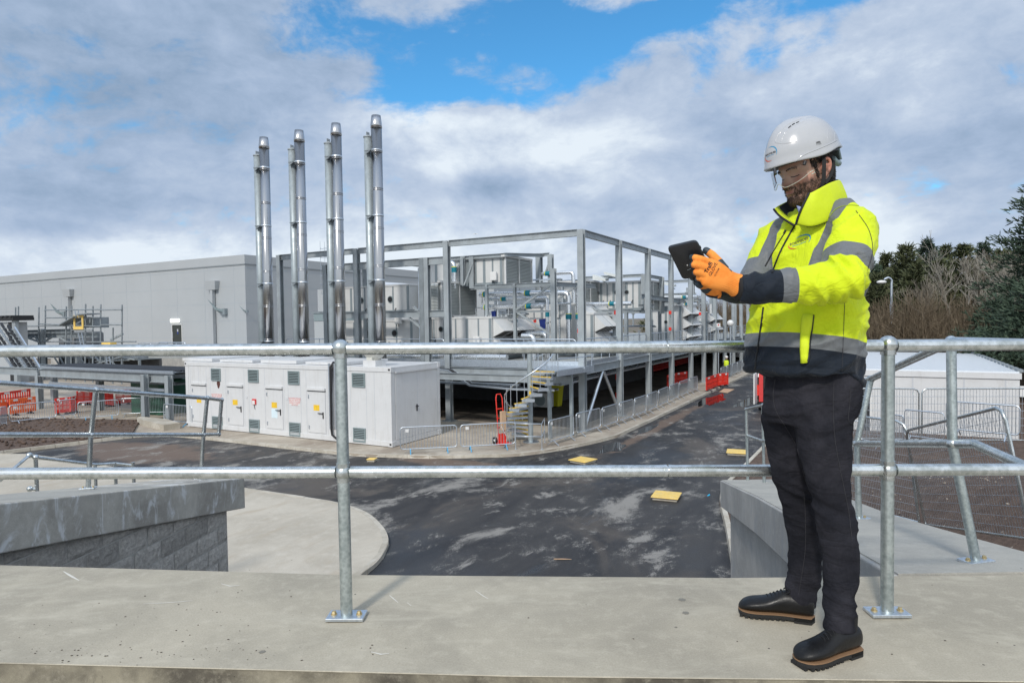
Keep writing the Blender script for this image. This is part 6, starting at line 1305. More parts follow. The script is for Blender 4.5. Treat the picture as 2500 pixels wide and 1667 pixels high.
def tuft(mb,c,d,s,n):
    # bundle of narrow blades round direction d
    for k in range(n):
        v=Vector((rnd.gauss(0,.6),rnd.gauss(0,.6),rnd.gauss(0,.5)))+d; v.normalize(); w_=v.cross(Vector((rnd.random()-.5,rnd.random()-.5,rnd.random()-.5))).normalized()*s*.085; L=s*rnd.uniform(.6,1.15)
        b0=c+Vector((rnd.gauss(0,s*.2),rnd.gauss(0,s*.2),rnd.gauss(0,s*.15)))
        mb.add([b0-w_*.6,b0+w_*.6,b0+v*L*.6+w_,b0+v*L,b0+v*L*.6-w_],[(0,1,2,3,4)])
def conifer(x,y,z0,H,R,label,m='needle',dens=1.0,group='evergreen trees behind the portable building',ragged=.25,s=.55,base=.12):
    t_=thing('conifer_tree',label,'tree',(x,y,z0),0,group); tr=MB(); tr.tube([(x,y,z0),(x+.1,y,z0+H*.5),(x,y,z0+H*.97)],[H*.018+.08,H*.011+.04,.03],8); lim=MB(); cr=MB()
    nw=int(H*1.7*dens)
    for i in range(nw):
        t=base+(1-base)*(i+rnd.random())/nw; zz=z0+H*t; rr=R*(1-t)**.75*(1+rnd.uniform(-ragged,ragged))+.15
        nb=max(3,int(5*dens+2*(1-t)*4))
        for k in range(nb):
            a=rnd.random()*2*PI; rl=rr*rnd.uniform(.55,1.1); d=Vector((math.cos(a),math.sin(a),rnd.uniform(.05,.45))); tip=Vector((x,y,zz))+Vector((d.x*rl,d.y*rl,d.z*rl*.5))
            if k<3: lim.tube([(x,y,zz),tip],[.035,.012],4,caps=False)
            ns=max(2,int(rl/(s*.55)))
            for q in range(ns):
                f_=(q+1)/ns
                if f_<.3 and rl>1.5: continue
                tuft(cr,Vector((x,y,zz)).lerp(tip,f_)+Vector((0,0,rnd.gauss(0,.12))),Vector((d.x,d.y,.55)),s,6)
    tr.build('trunk','bark',t_); lim.build('branches','bark',t_); cr.build('crown',m,t_); return t_
def branchy(mb,p,d,L,r,depth,spread=.5,upb=.25,mn=.012,ratio=.72,nb=3):
    n=3; pts=[p]; q=p.copy(); dd=d.copy()
    for i in range(n):
        dd=(dd+Vector((rnd.gauss(0,.12),rnd.gauss(0,.12),upb*.12))).normalized(); q=q+dd*L/n; pts.append(q.copy())
    mb.tube(pts,[max(mn,r*(1-.35*i/n)) for i in range(n+1)],5 if r>.05 else 3,caps=False)
    if depth==0: return
    for k in range(nb):
        f_=rnd.uniform(.45,1.0) if k else 1.0; i=min(n,max(1,round(f_*n))); b0=pts[i]
        nd=(dd+Vector((rnd.gauss(0,spread),rnd.gauss(0,spread),rnd.gauss(upb,spread*.5)))).normalized()
        branchy(mb,b0,nd,L*ratio*rnd.uniform(.8,1.15),max(mn,r*.58),depth-1,spread,upb,mn,ratio,nb)
def bare(x,y,z0,H,label,m='twig',depth=5,spread=.42,group='bare deciduous trees before the evergreens',mn=.014,stems=1):
    t_=thing('bare_tree',label,'tree',(x,y,z0),0,group)
    tr=MB(); tr.tube([(x,y,z0),(x+rnd.gauss(0,.2),y,z0+H*.28)],[H*.014+.04,H*.011+.03],7); tr.build('trunk',m,t_); mb=MB()
    for s in range(stems): branchy(mb,Vector((x,y,z0+H*.24)),Vector((rnd.gauss(0,.25),rnd.gauss(0,.2),1)).normalized(),H*.25,H*.011+.02,depth,spread,.3,mn,.74,3)
    mb.build('crown',m,t_)
def gpt(px,D): q=aty(px,900,D); return q.x,q.y
def hgt(py,D,z0): return (aty(2200,py,D).z-z0)
# big pine at right edge
x,y=gpt(2545,46); conifer(x,y,G,hgt(430,46,G),5.0,'tall dark pine rising at the right picture edge','needle2',1.35,None,.55,.50,.22)
for i,(px,py,D,R) in enumerate([(2120,640,72,3.4),(2165,622,78,3.2),(2210,602,76,4.0),(2262,592,80,3.8),(2308,606,84,3.8),(2350,600,78,3.9),(2398,603,82,3.7),(2442,616,74,3.8),(2480,622,66,4.2),(2040,650,80,4),(2140,670,66,3.2),(2235,650,68,3.6),(2095,660,70,3.6),(2290,640,70,3.4),(2410,650,66,3.8),(2060,690,64,3)]):
    x,y=gpt(px,D); conifer(x,y,G,hgt(py,D,G),R*1.12,'%s evergreen of the wood behind the lamp post'%('%s, counted from the left,'%ORD[i] if i<12 else ['shorter front','low front left','low middle','low right'][i-12]),'needle' if i%3 else 'needle2',1.9,s=.62)
for i,(px,py,D) in enumerate([(2335,606,62),(2385,600,63),(2425,622,60),(2285,652,60),(2455,668,56)]):
    x,y=gpt(px,D); bare(x,y,G,hgt(py,D,G),'%s bare branching tree before the evergreens'%ORD[i],'twig' if i%2 else 'birch',5,stems=2,mn=.016)
# low dark evergreen branches at far right
for i,(px,D,py) in enumerate([(2490,40,745),(2440,44,760),(2540,38,700)]):
    x,y=gpt(px,D); conifer(x,y,G,hgt(py,D,G)+.8,4.2,['low spreading evergreen under the big pine','low evergreen bush left of the big pine','dark evergreen at the right edge below the pine'][i],'needle2',1.4,s=.45,base=.25,group='low evergreens at the right edge')
def shrubs(name,label,pts,m,cat='shrub',group='brown leafless shrubs along the fence line'):
    for i,(px,D,py,W_) in enumerate(pts):
        x,y=gpt(px,D); H=hgt(py,D,G); t_=thing(name,'%s %s'%(ORD[i],label),cat,(x,y,G),0,group); mb=MB()
        for k in range(int(330*W_)):
            bx,by=x+rnd.gauss(0,W_*1.1),y+rnd.gauss(0,W_*.7); f_=math.exp(-((bx-x)/(W_*2.2))**2); h=H*f_*rnd.uniform(.45,1.05); lx_,ly_=rnd.gauss(0,.13)*h,rnd.gauss(0,.13)*h
            p0=Vector((bx,by,G)); p1=Vector((bx+lx_*.5,by+ly_*.5,G+h*.55)); p2=Vector((bx+lx_,by+ly_,G+h)); mb.tube([p0,p1,p2],[.030,.02,.008],3,caps=False)
            for j in range(5):
                q0=p0.lerp(p2,rnd.uniform(.3,.9)); mb.tube([q0,q0+Vector((rnd.gauss(0,.35),rnd.gauss(0,.35),rnd.uniform(.25,.8)))],[.014,.006],3,caps=False)
        mb.build('stems',m,t_)
shrubs('leafless_shrub','brown leafless shrub counted from the man towards the right',[(2080,52,740,1.5),(2135,50,735,1.7),(2185,50,722,1.8),(2235,49,712,1.9),(2285,48,716,1.9),(2335,48,720,1.9),(2385,46,740,1.8),(2430,44,770,1.6),(2475,42,790,1.6)],'scrub')
shrubs('leafless_shrub','brown leafless thicket beyond the deck end',[(1700,110,735,3.6),(1745,100,722,3.6),(1790,95,715,3.8),(1835,90,705,3.8),(1885,88,700,3.6),(1660,120,745,3.6)],'scrub',group='brown thickets beyond the deck end')
for i,(px,py,D) in enumerate([(1700,690,105),(1610,715,115),(1880,705,100)]):
    x,y=gpt(px,D); bare(x,y,G,hgt(py,D,G),'%s bare tree glimpsed through the far bays of the frame'%ORD[i],'twig',5,group='bare trees beyond the deck',mn=.02,stems=2)
x,y=gpt(1612,125); conifer(x,y,G,hgt(722,125,G),5,'small dark evergreen glimpsed behind the far beams','needle',.8,None,s=.9)
M['thread']=mat('grey_seam_stitch',(.028,.028,.034),.9); M['navy']=mat('navy_cloth',(.008,.013,.024),.85)
rnd=random.Random(5)
# ================= THE STANDING MAN =================
from mathutils.bvhtree import BVHTree
PHI=R_(33); FW=Vector((-math.cos(PHI),-math.sin(PHI),0)); LF=Vector((-FW.y,FW.x,0))   # facing, his left
man=thing('person','bearded man in hi-vis jacket and white helmet standing on the slab reading a tablet','person',(1.13,2.46,0))
def P(x,y,Y): return aty(x,y,Y)
def remesh(mb,voxel,smooth=3,fac=.5,name='tmp'):
    me=bpy.data.meshes.new(name); me.from_pydata(mb.v,[],mb.f); o=bpy.data.objects.new(name,me); COL.objects.link(o)
    bm_=bmesh.new(); bm_.from_mesh(me); bmesh.ops.triangulate(bm_,faces=[f for f in bm_.faces if len(f.verts)>4]); bmesh.ops.recalc_face_normals(bm_,faces=bm_.faces); bm_.to_mesh(me); bm_.free()
    r=o.modifiers.new('r','REMESH'); r.mode='VOXEL'; r.voxel_size=voxel; r.adaptivity=0
    if smooth: s=o.modifiers.new('s','SMOOTH'); s.factor=fac; s.iterations=smooth
    bpy.context.view_layer.update(); dg=bpy.context.evaluated_depsgraph_get(); me2=bpy.data.meshes.new_from_object(o.evaluated_get(dg)); bpy.data.objects.remove(o); return me2
def verts(me): a=np.empty(len(me.vertices)*3,dtype=np.float32); me.vertices.foreach_get('co',a); return a.reshape(-1,3).astype(np.float64)
def norms(me): a=np.empty(len(me.vertices)*3,dtype=np.float32); me.vertices.foreach_get('normal',a); return a.reshape(-1,3).astype(np.float64)
def setv(me,a): me.vertices.foreach_set('co',a.astype(np.float32).ravel()); me.update()
def attr(me,n,a): t=me.attributes.new(n,'FLOAT','POINT'); t.data.foreach_set('value',np.asarray(a,dtype=np.float32))
def finish(me,name,mats,parent):
    o=bpy.data.objects.new(name,me); COL.objects.link(o); me.materials.clear()
    for m in mats: me.materials.append(M[m] if isinstance(m,str) else m)
    me.polygons.foreach_set('use_smooth',[True]*len(me.polygons)); o.parent=parent; me.transform(wm(parent).inverted()); return o
def bvh(me): 
    return BVHTree.FromPolygons([v.co.copy() for v in me.vertices],[tuple(p.vertices) for p in me.polygons])
def hit(b,x,y,off=0.0):
    d=ray(x,y).normalized(); l,n,i,t=b.ray_cast(CAMP,d)
    if l is None: return None
    if n.dot(d)>0: n=-n
    return l+n*off,n
def line_on(b,pts,off,k=8):
    P2=[Vector((x,y,0)) for x,y in pts]; o=[]
    for q in smooth_path(P2,k):
        h=hit(b,q.x,q.y,off)
        if h: o.append(h[0])
    return o
def rings(mb,R,n=28,cap=True):   # R: list of (center, axisU, axisV, a, b, exponent)
    vs=[];fs=[]
    for c,u,v,a,b,e in R:
        for k in range(n):
            t=2*PI*k/n; ct,st=math.cos(t),math.sin(t); x=math.copysign(abs(ct)**(2/e),ct)*a; y=math.copysign(abs(st)**(2/e),st)*b
            vs.append(Vector(c)+u*x+v*y)
    N=len(R)
    for i in range(N-1):
        for k in range(n): fs.append((i*n+k,i*n+(k+1)%n,(i+1)*n+(k+1)%n,(i+1)*n+k))
    if cap: fs.append(tuple(range(n-1,-1,-1))); fs.append(tuple(range((N-1)*n,N*n)))
    mb.add(vs,fs,True)
def interp(tab,z):
    tab=sorted(tab); zs=[t[0] for t in tab]; return [float(np.interp(z,zs,[t[i] for t in tab])) for i in range(1,len(tab[0]))]
def seg_param(p,A,B):
    d=B-A; L=np.dot(d,d); t=np.clip(((p-A)@d)/L,-.3,1.3); q=A+np.outer(t,d); return t,np.linalg.norm(p-q,axis=1)
def nz(p,s,o=0): return np.array([mnoise.noise(Vector((float(a[0])*s[0]+o,float(a[1])*s[1]+o,float(a[2])*s[2]+o))) for a in p])
def ridge(p,s,o=0): return 1-np.abs(nz(p,s,o))*2.2
def arr(v): return np.array([v.x,v.y,v.z])
# ---------- jacket ----------
TOR=[ # z, centre px x, lateral a, depth b
 (1.018,1967,.250,.218),(1.15,1972,.250,.210),(1.25,1980,.246,.200),(1.35,1988,.242,.190),(1.45,1996,.236,.172),(1.52,2003,.222,.152),(1.575,2009,.192,.128),(1.615,2013,.140,.105),(1.645,2012,.095,.085)]
YC=2.47
def cen(z):
    px,a,b=interp(TOR,z); return Vector(((px-1260)/1600*YC,YC,z)),a*.825,b*.825
mb=MB(); R=[]
for z in np.linspace(1.018,1.645,30):
    c,a,b=cen(z); R.append((c-FW*0,LF,FW,a,b,2.35))
# shear the rings: front edge higher than the back (h = z + .17 s)
RR_=[]
vs=[];n=64
for c,u,v,a,b,e in R:
    for k in range(n):
        t=2*PI*k/n; ct,st=math.cos(t),math.sin(t); x=math.copysign(abs(ct)**(2/e),ct)*a; y=math.copysign(abs(st)**(2/e),st)*b
        q_=min(1,max(0,(1.12-c.z)/.1)); kk=(.17-.14*q_ if y>0 else .17+.40*q_)*min(1,max(0,(1.5-c.z)/.3)); vs.append(c+u*x+v*y+Vector((0,0,y*kk)))
fs=[(i*n+k,i*n+(k+1)%n,(i+1)*n+(k+1)%n,(i+1)*n+k) for i in range(len(R)-1) for k in range(n)]+[tuple(range(n-1,-1,-1)),tuple(range((len(R)-1)*n,len(R)*n))]
mb.add(vs,fs)
nS,nE,nW=P(2084,560,2.325),P(2056,692,2.165),P(1806,704,2.205)
fS,fE,fW=P(1893,588,2.60),P(1836,708,2.50),P(1738,700,2.34)
mb.tube([P(2040,520,2.40),nS.lerp(nE,.06),nS.lerp(nE,.5),nS.lerp(nE,.86),nE+(nE-nW).normalized()*.012+Vector((0,0,.002)),nE.lerp(nW,.18),nE.lerp(nW,.5),nE.lerp(nW,.8),nW],[.070,.090,.082,.074,.068,.066,.058,.052,.048],24)
mb.tube([P(1950,545,2.52),fS,fS.lerp(fE,.5),fS.lerp(fE,.85),fE+Vector((.012,0,-.004)),fE.lerp(fW,.2),fE.lerp(fW,.6),fW],[.06,.082,.072,.064,.060,.058,.050,.044],24)
mb.tube([P(2000,530,2.50),P(2030,524,2.46),P(2055,528,2.44)],[.085,.085,.06],20)
me=remesh(mb,.0058,6,.5)
p=verts(me); nr=norms(me)
C0=np.array([cen(1.3)[0].x,YC,0]); Fv=np.array([FW.x,FW.y,0]); Lv=np.array([LF.x,LF.y,0])
cxz=np.interp(p[:,2],[t[0] for t in TOR],[(t[1]-1260)/1600*YC for t in TOR]); rel=p-np.stack([cxz,np.full(len(p),YC),p[:,2]],1)
s=-(rel@Fv); l=rel@Lv; h=p[:,2]+.17*s
tu,du=seg_param(p,arr(nS),arr(nE)); tf,df=seg_param(p,arr(nE),arr(nW)); gu,hu=seg_param(p,arr(fS),arr(fE)); gf,hf=seg_param(p,arr(fE),arr(fW))
aw=np.interp(p[:,2],[t[0] for t in TOR],[t[2]*.825 for t in TOR]); bw_=np.interp(p[:,2],[t[0] for t in TOR],[t[3]*.825 for t in TOR])
tor=((np.abs(l)/aw)**2.35+(np.abs(s)/bw_)**2.35)**(1/2.35)    # ~1 on the torso skin
nearf=(df<.078)&(tf>.02)&(tor>1.04); nearu=(du<.098)&(tu>.12)&~nearf&(tor>1.03); farf=(hf<.07)&(gf>.02)&(tor>1.04); faru=(hu<.09)&(gu>.1)&~farf&(tor>1.03)
arm=nearf|nearu|farf|faru
# folds
T0=~arm
d=np.zeros(len(p))
f1=ridge(p,(9,9,5),3.1)*.5+ridge(p,(16,16,11),8.2)*.25; d+=(f1-.5)*.0100+(ridge(p,(7,7,12),12.2)**3-.2)*.004
q=np.stack([p[:,0]+p[:,2]*.8,p[:,1],p[:,2]-p[:,0]*.5],1); f2=ridge(q,(4,6,15),1.7); d+=np.where(~arm,(f2-.55)*.0165*np.clip((1.55-p[:,2])/.3,.2,1),0)
el=np.exp(-((tf-.06)/.28)**2)*(df<.1)+np.exp(-((tu-1.0)/.25)**2)*(du<.1); el=np.clip(el,0,1)
q=np.stack([p[:,0]*1.0+p[:,2]*.5,p[:,1],p[:,2]*.6],1); d+=el*(ridge(q,(24,9,9),5.5)-.5)*.019
cu=((tf>.5)&(df<.09)); d+=np.where(cu,(ridge(p,(17,9,10),2.2)-.5)*.009,0)
ax=np.exp(-((tu-.25)/.25)**2)*(du<.11); d+=ax*(ridge(np.stack([p[:,0]-p[:,2],p[:,1],p[:,2]*.3],1),(11,8,9),6.5)-.5)*.014
# band over the hem cord + gather
d+=np.where(T0&(h<1.06),-.005*np.exp(-((h-1.022)/.006)**2),0)
p=p+nr*d[:,None]; setv(me,p)
# colour masks as signed distances
def band(v,a,b): return np.minimum(v-a,b-v)
tape=np.full(len(p),-1.0); navy=np.full(len(p),-1.0)
T=~arm
tape=np.where(T,np.maximum(band(h,1.090,1.143),band(h,1.303,1.354)),tape)
lc=.100+.12*np.clip(p[:,2]-1.40,0,.2)
brc=np.minimum(band(np.abs(l),lc-.024,lc+.024),h-1.35); tape=np.where(T|((tor<1.22)&~nearf&~farf&(p[:,2]>1.38)&(np.abs(l)<.15)),np.maximum(tape,brc),tape)
navy=np.where(T,1.0905-h,navy)
tape=np.where(nearu,np.maximum(band(tu,.56,.80)*.2,np.where((tor<1.22)&(np.abs(l)<.15)&(p[:,2]>1.38),brc,-1)),tape); tape=np.where(nearf,band(tf,.46,.61)*.25,tape); navy=np.where(nearf,(tf-.61)*.25,navy)
tape=np.where(faru,np.maximum(band(gu,.58,.88)*.2,np.where((tor<1.25)&(np.abs(l)<.15)&(p[:,2]>1.38),brc,-1)),tape); tape=np.where(farf,band(gf,.05,.28)*.15,tape); navy=np.where(farf,(gf-.28)*.15,navy)
attr(me,'tape',tape); attr(me,'navy',navy)
def jacketmat():
    m=bpy.data.materials.new('hi_vis_softshell'); m.use_nodes=True; t=NT(m.node_tree); b=t.n['Principled BSDF']; o=t.new('ShaderNodeTexCoord').outputs['Object']
    A=lambda n:t.new('ShaderNodeAttribute',attribute_name=n).outputs['Fac']
    tp=t.m('GREATER_THAN',A('tape'),0.0); nv=t.m('GREATER_THAN',A('navy'),0.0)
    y=t.mix(t.ramp(t.noise(o,7,4,.6),.35,.7),(.56,.68,.010),(.63,.745,.016))
    c=t.mix(nv,y,(.006,.011,.020)); c=t.mix(tp,c,t.mix(t.noise(o,30,4),(.115,.125,.135),(.16,.17,.18))); t.l.new(c,b.inputs['Base Color'])
    t.l.new(t.lin(tp,0,1,.72,.5),b.inputs['Roughness']); b.inputs['Specular IOR Level'].default_value=.25; b.inputs['Sheen Weight'].default_value=.08
    w1=t.noise(t.map(o,(1,1,1),rot=(.4,.3,.8)),420,2,.5); cr1=t.m('ABSOLUTE',t.m('SUBTRACT',t.noise(t.map(o,(1,1,1.5),rot=(.3,.5,.2)),6.5,3,.5,1.6),.5)); cr2=t.m('ABSOLUTE',t.m('SUBTRACT',t.noise(t.map(o,(1,1,.8),rot=(.1,.9,.4)),13,3,.5,1.2),.5)); b1=t.bump(t.add(t.mul(t.ramp(cr1,.0,.09),1.0),t.mul(t.ramp(cr2,.0,.07),.40)),.27,.006); bn=t.new('ShaderNodeBump'); t.l.new(t.mul(w1,1.0),bn.inputs['Height']); bn.inputs['Strength'].default_value=.15; bn.inputs['Distance'].default_value=.002; t.l.new(b1,bn.inputs['Normal']); t.l.new(bn.outputs[0],b.inputs['Normal']); return m
M['jacket']=jacketmat()
JB=bvh(me); jk=finish(me,'jacket',['jacket'],man)
# collar
M['hv']=mat('hi_vis_cloth',(.59,.705,.013),.72,var=.04,vscale=9,bump=.15,bscale=60); M['pipe_blk']=mat('black_piping',(.008,.009,.012),.7)
tc_=[P(1975,472,2.315),P(2000,460,2.32),P(2030,444,2.37),P(2050,438,2.46),P(2046,444,2.55),P(2005,458,2.60),P(1955,478,2.61),P(1915,494,2.57),P(1889,511,2.50)]
bc_=[P(1943,549,2.335),P(1985,553,2.318),P(2032,536,2.338),P(2066,513,2.41),P(2062,494,2.475),P(2026,505,2.565),P(1975,520,2.62),P(1935,540,2.54),P(1939,551,2.40)]
tp_=smooth_path(tc_,8); bp_=smooth_path(bc_,8); NV=9
mb=MB()
def cfn(i,j):
    t=j/(NV-1); a=bp_[i]; b=tp_[i]; q=a.lerp(b,t); ctr=P(1995,500,2.47); out=(q-ctr); out.z=0
    if out.length>0: out.normalize()
    return q+out*(.010*math.sin(PI*t)+.004*mnoise.noise(q*14))
mb.grid(cfn,len(tp_),NV); cm=mb.build('collar',['hv','navy'],man)
so=cm.modifiers.new('solid','SOLIDIFY'); so.thickness=.006; so.offset=-1; so.material_offset=0; ss_=cm.modifiers.new('sub','SUBSURF'); ss_.levels=1; ss_.render_levels=1
mb=MB()
def cin(i,j):
    q=cfn(i,j); w_=P(1995,500,2.47)-q; w_.z=0
    return q+(w_.normalized()*.0085 if w_.length>1e-4 else w_)
mb.grid(cin,len(tp_),NV); mb.build('collar_lining','navy',man)
edge=[cfn(0,j) for j in range(NV)]; mb=MB(); mb.tube(edge,.0042,8); mb.build('collar_piping','pipe_blk',man)
edge=[cfn(len(tp_)-1,j) for j in range(NV)]; mb=MB(); mb.tube(edge,.0042,8); mb.build('collar_piping','pipe_blk',man)
# blue shirt collar in the opening
M['shirt']=mat('pale_blue_shirt',(.28,.33,.52),.8)
mb=MB(); mb.grid(lambda i,j:P(1946,502,2.40).lerp(P(1958,545,2.38),j/5)+(P(1972,510,2.36)-P(1946,502,2.40))*(i/5)*(1-.6*j/5),6,6); o=mb.build('shirt_collar','shirt',man); so=o.modifiers.new('s','SOLIDIFY'); so.thickness=.003
# zips, seams and pocket drawn on the surface
def onj(pts,r,name,m,off=.001,k=8,B=None):
    L=line_on(B or JB,pts,off,k)
    if len(L)>2: return MB().tube(L,r,6).build(name,m,man)
onj([(1942,549),(1925,578),(1907,612),(1892,648),(1886,666)],.0036,'zip','pipe_blk'); onj([(1864,751),(1859,790),(1852,840),(1846,880),(1843,902)],.0036,'zip','pipe_blk')
onj([(1918,566),(1903,590),(1884,622),(1868,650)],.0026,'chest_zip','pipe_blk'); onj([(1919,563),(1915,571)],.0042,'zip_puller','pipe_blk',.003)
onj([(2012,548),(2040,512),(2070,502),(2096,503)],.0016,'shoulder_seam',mat('seam_thread',(.25,.33,.02),.8)); onj([(2090,515),(2120,560),(2130,610),(2118,660)],.0010,'sleeve_seam','thread')
onj([(2062,740),(2060,790),(2057,860),(2055,925)],.0009,'side_seam','thread')
# hand-warmer pocket: raised flap with dark zip
fl=[(1962,768),(1984,766),(1978,800),(1974,840),(1972,884),(1957,885),(1955,850),(1955,810)]
ctr=Vector((sum(a for a,b in fl)/len(fl),sum(b for a,b in fl)/len(fl),0))
vv=[];ff=[]
def flap(i,j):
    t=j/9; L_=[(1962,768),(1956,800),(1955,840),(1955,862),(1957,885)]; R_2=[(1984,766),(1979,795),(1975,830),(1973,858),(1972,884)]
    a=np.interp(t,np.linspace(0,1,5),[q[0] for q in L_]); b=np.interp(t,np.linspace(0,1,5),[q[0] for q in R_2]); y=768+t*117; x=a+(b-a)*i/4
    h_=hit(JB,x,y,.0045+.004*math.sin(PI*i/4)); return h_[0]
mb=MB(); mb.grid(flap,5,10); o=mb.build('pocket_flap','hv',man); so=o.modifiers.new('s','SOLIDIFY'); so.thickness=.004; so.offset=-1
onj([(1985,769),(1981,800),(1976,840),(1975,868),(1972,884)],.0048,'pocket_zip','pipe_blk',.002)
# emblem and lettering on the chest: blue arc, orange arc, name
def conform(o,B,dirv,off):
    me=o.data; iw=wm(man)
    for v in me.vertices:
        w_=iw@v.co; l_,n_,i_,t_=B.ray_cast(w_-dirv*.15,dirv)
        if l_ is not None: v.co=iw.inverted()@(l_-dirv*off)
def decal(B,cx,cy,parts,scale,rot,off=.0012):
    h_=hit(B,cx,cy); c,n_=h_; n_=(n_+(CAMP-c).normalized()*.6).normalized(); r_=Vector((0,0,1)).cross(n_).normalized(); u_=n_.cross(r_).normalized()
    Rm=Matrix((r_,u_,n_)).transposed().to_4x4(); base=Matrix.Translation(c+n_*.01)@Rm@Matrix.Rotation(rot,4,'Z')
    for kind,arg,m in parts:
        if kind=='text':
            body,size,x,y,bold=arg; o=textobj(body,size*scale,base@Matrix.Translation((x*scale,y*scale,0)),m,man,'lettering',bold=bold,extr=0.0)
        else:
            pts,wd=arg; mb=MB(base); n=len(pts); L=[]
            for i,(x,y) in enumerate(pts):
                a=Vector(pts[max(0,i-1)]); b=Vector(pts[min(n-1,i+1)]); t=(b-a).normalized(); w_=wd*math.sin(PI*(i+.25)/(n-.5)); L.append((x*scale-t.y*w_*scale,y*scale+t.x*w_*scale,0)); L.append((x*scale+t.y*w_*scale,y*scale-t.x*w_*scale,0))
            mb.add(L,[(2*i,2*i+1,2*i+3,2*i+2) for i in range(n-1)]); o=mb.build('emblem_arc',m,man)
        conform(o,B,-n_,off)
M['logoblue']=mat('logo_blue',(.0,.22,.42),.5); M['logored']=mat('logo_orange_red',(.62,.10,.03),.5)
def earc(a0,a1,rx,ry,n=16,cx=0,cy=0): return [(cx+math.cos(R_(a0+(a1-a0)*i/n))*rx,cy+math.sin(R_(a0+(a1-a0)*i/n))*ry) for i in range(n+1)]
LOGO=[('text',('BOUYGUES',.30,-.05,.08,.012),'darkink'),('text',('ENERGIES & SERVICES',.115,-.05,-.16,.02),'logoblue'),('arc',(earc(125,-42,.78,.52,18,.12,.02),.055),'logoblue'),('arc',(earc(165,262,.82,.46,12,-.08,-.02),.05),'logored')]
decal(JB,1953,592,LOGO,.047,R_(12))
# ---------- trousers ----------
mb=MB(); Z_=Vector((0,0,1))
hipc=P(1984,925,2.46)
RG_=[(hipc+Vector((0,0,.14)),LF,FW,.155,.120,2.3),(hipc+Vector((0,0,.06)),LF,FW,.160,.125,2.3),(hipc,LF,FW,.168,.138,2.3),(P(1979,965,2.46),LF,FW,.170,.143,2.3),(P(1975,1003,2.46),LF,FW,.167,.140,2.3),(P(1972,1030,2.46),LF,FW,.150,.12,2.2)]
rings(mb,RG_[::-1],36)
def leg(pts): mb.tube([P(*q[:3]) for q in pts],[q[3]*(.965 if q[1]<1180 else .915) for q in pts],26)
leg([(2012,950,2.40,.104),(2010,1000,2.39,.106),(2010,1060,2.385,.099),(2014,1105,2.38,.093),(2021,1170,2.375,.079),(2031,1235,2.37,.074),(2044,1290,2.365,.071),(2052,1345,2.355,.0675),(2053,1400,2.35,.0645),(2050,1455,2.345,.061),(2049,1500,2.34,.0575),(2050,1538,2.335,.0585)])
leg([(1938,955,2.53,.108),(1928,1010,2.54,.110),(1930,1065,2.55,.099),(1935,1120,2.56,.091),(1942,1190,2.575,.082),(1955,1235,2.59,.076),(1962,1290,2.60,.0725),(1966,1345,2.61,.070),(1964,1395,2.62,.068),(1960,1430,2.625,.071),(1955,1455,2.63,.064),(1953,1474,2.63,.066)])
mt=remesh(mb,.0068,6,.5); p=verts(mt); nr=norms(mt)
d=(ridge(p,(8,8,7),2.3)-.5)*.0045+(ridge(p,(12,12,18),4.4)-.5)*.0025
kn=np.exp(-((p[:,2]-.50)/.10)**2); d+=kn*(ridge(np.stack([p[:,0]*.5,p[:,1]*.5,p[:,2]+p[:,0]*.5],1),(5,5,22),7.7)-.5)*.012
an=np.exp(-((p[:,2]-.16)/.09)**2); d+=an*(ridge(np.stack([p[:,0]*.6,p[:,1]*.6,p[:,2]+.4*p[:,0]],1),(7,7,20),9.7)-.5)*.012
cr_=np.exp(-((p[:,2]-.88)/.09)**2); q=np.stack([p[:,0]*.4,p[:,1]*.4,p[:,2]-.35*p[:,0]],1); d+=cr_*(ridge(q,(7,7,30),3.9)-.5)*.008
p=p+nr*d[:,None]; setv(mt,p)
def denim():
    m=bpy.data.materials.new('black_denim'); m.use_nodes=True; t=NT(m.node_tree); b=t.n['Principled BSDF']; o=t.new('ShaderNodeTexCoord').outputs['Object']
    n=t.noise(o,5,6,.6,.3); f=t.noise(t.map(o,(1,1,.3)),180,3,.7); c=t.mix(t.ramp(n,.35,.7),(.014,.0145,.019),(.033,.0325,.040)); k=t.lin(f,.3,.7,.9,1.12); mm=t.new('ShaderNodeVectorMath',operation='SCALE'); t.l.new(c,mm.inputs[0]); t.l.new(k,mm.inputs['Scale']); t.l.new(mm.outputs[0],b.inputs['Base Color'])
    b.inputs['Roughness'].default_value=.9; b.inputs['Specular IOR Level'].default_value=.08; 
    cr1=t.m('ABSOLUTE',t.m('SUBTRACT',t.noise(t.map(o,(1,1,2.6),rot=(.2,.5,0)),7,3,.5,1.2),.5)); t.l.new(t.bump(t.add(t.mul(t.noise(o,500,2),.15),t.mul(t.ramp(cr1,0,.10),1.0)),.28,.006),b.inputs['Normal']); return m
M['denim']=denim(); TB=bvh(mt); tr_=finish(mt,'trousers',['denim'],man)
for L_ in([(2036,934),(2034,990),(2037,1060),(2046,1120),(2060,1190),(2072,1250),(2080,1320)],[(1893,925),(1888,965),(1895,1003),(1920,1045),(1945,1090),(1957,1140),(1972,1190)],[(2075,950),(2074,985),(2071,1025),(2083,1036)],[(1958,930),(1980,935),(2000,938),(2030,936)],[(1962,1200),(1966,1260),(1966,1340),(1958,1400),(1950,1450)]):
    onj(L_,.0011,'seam','thread',.0008,8,TB)
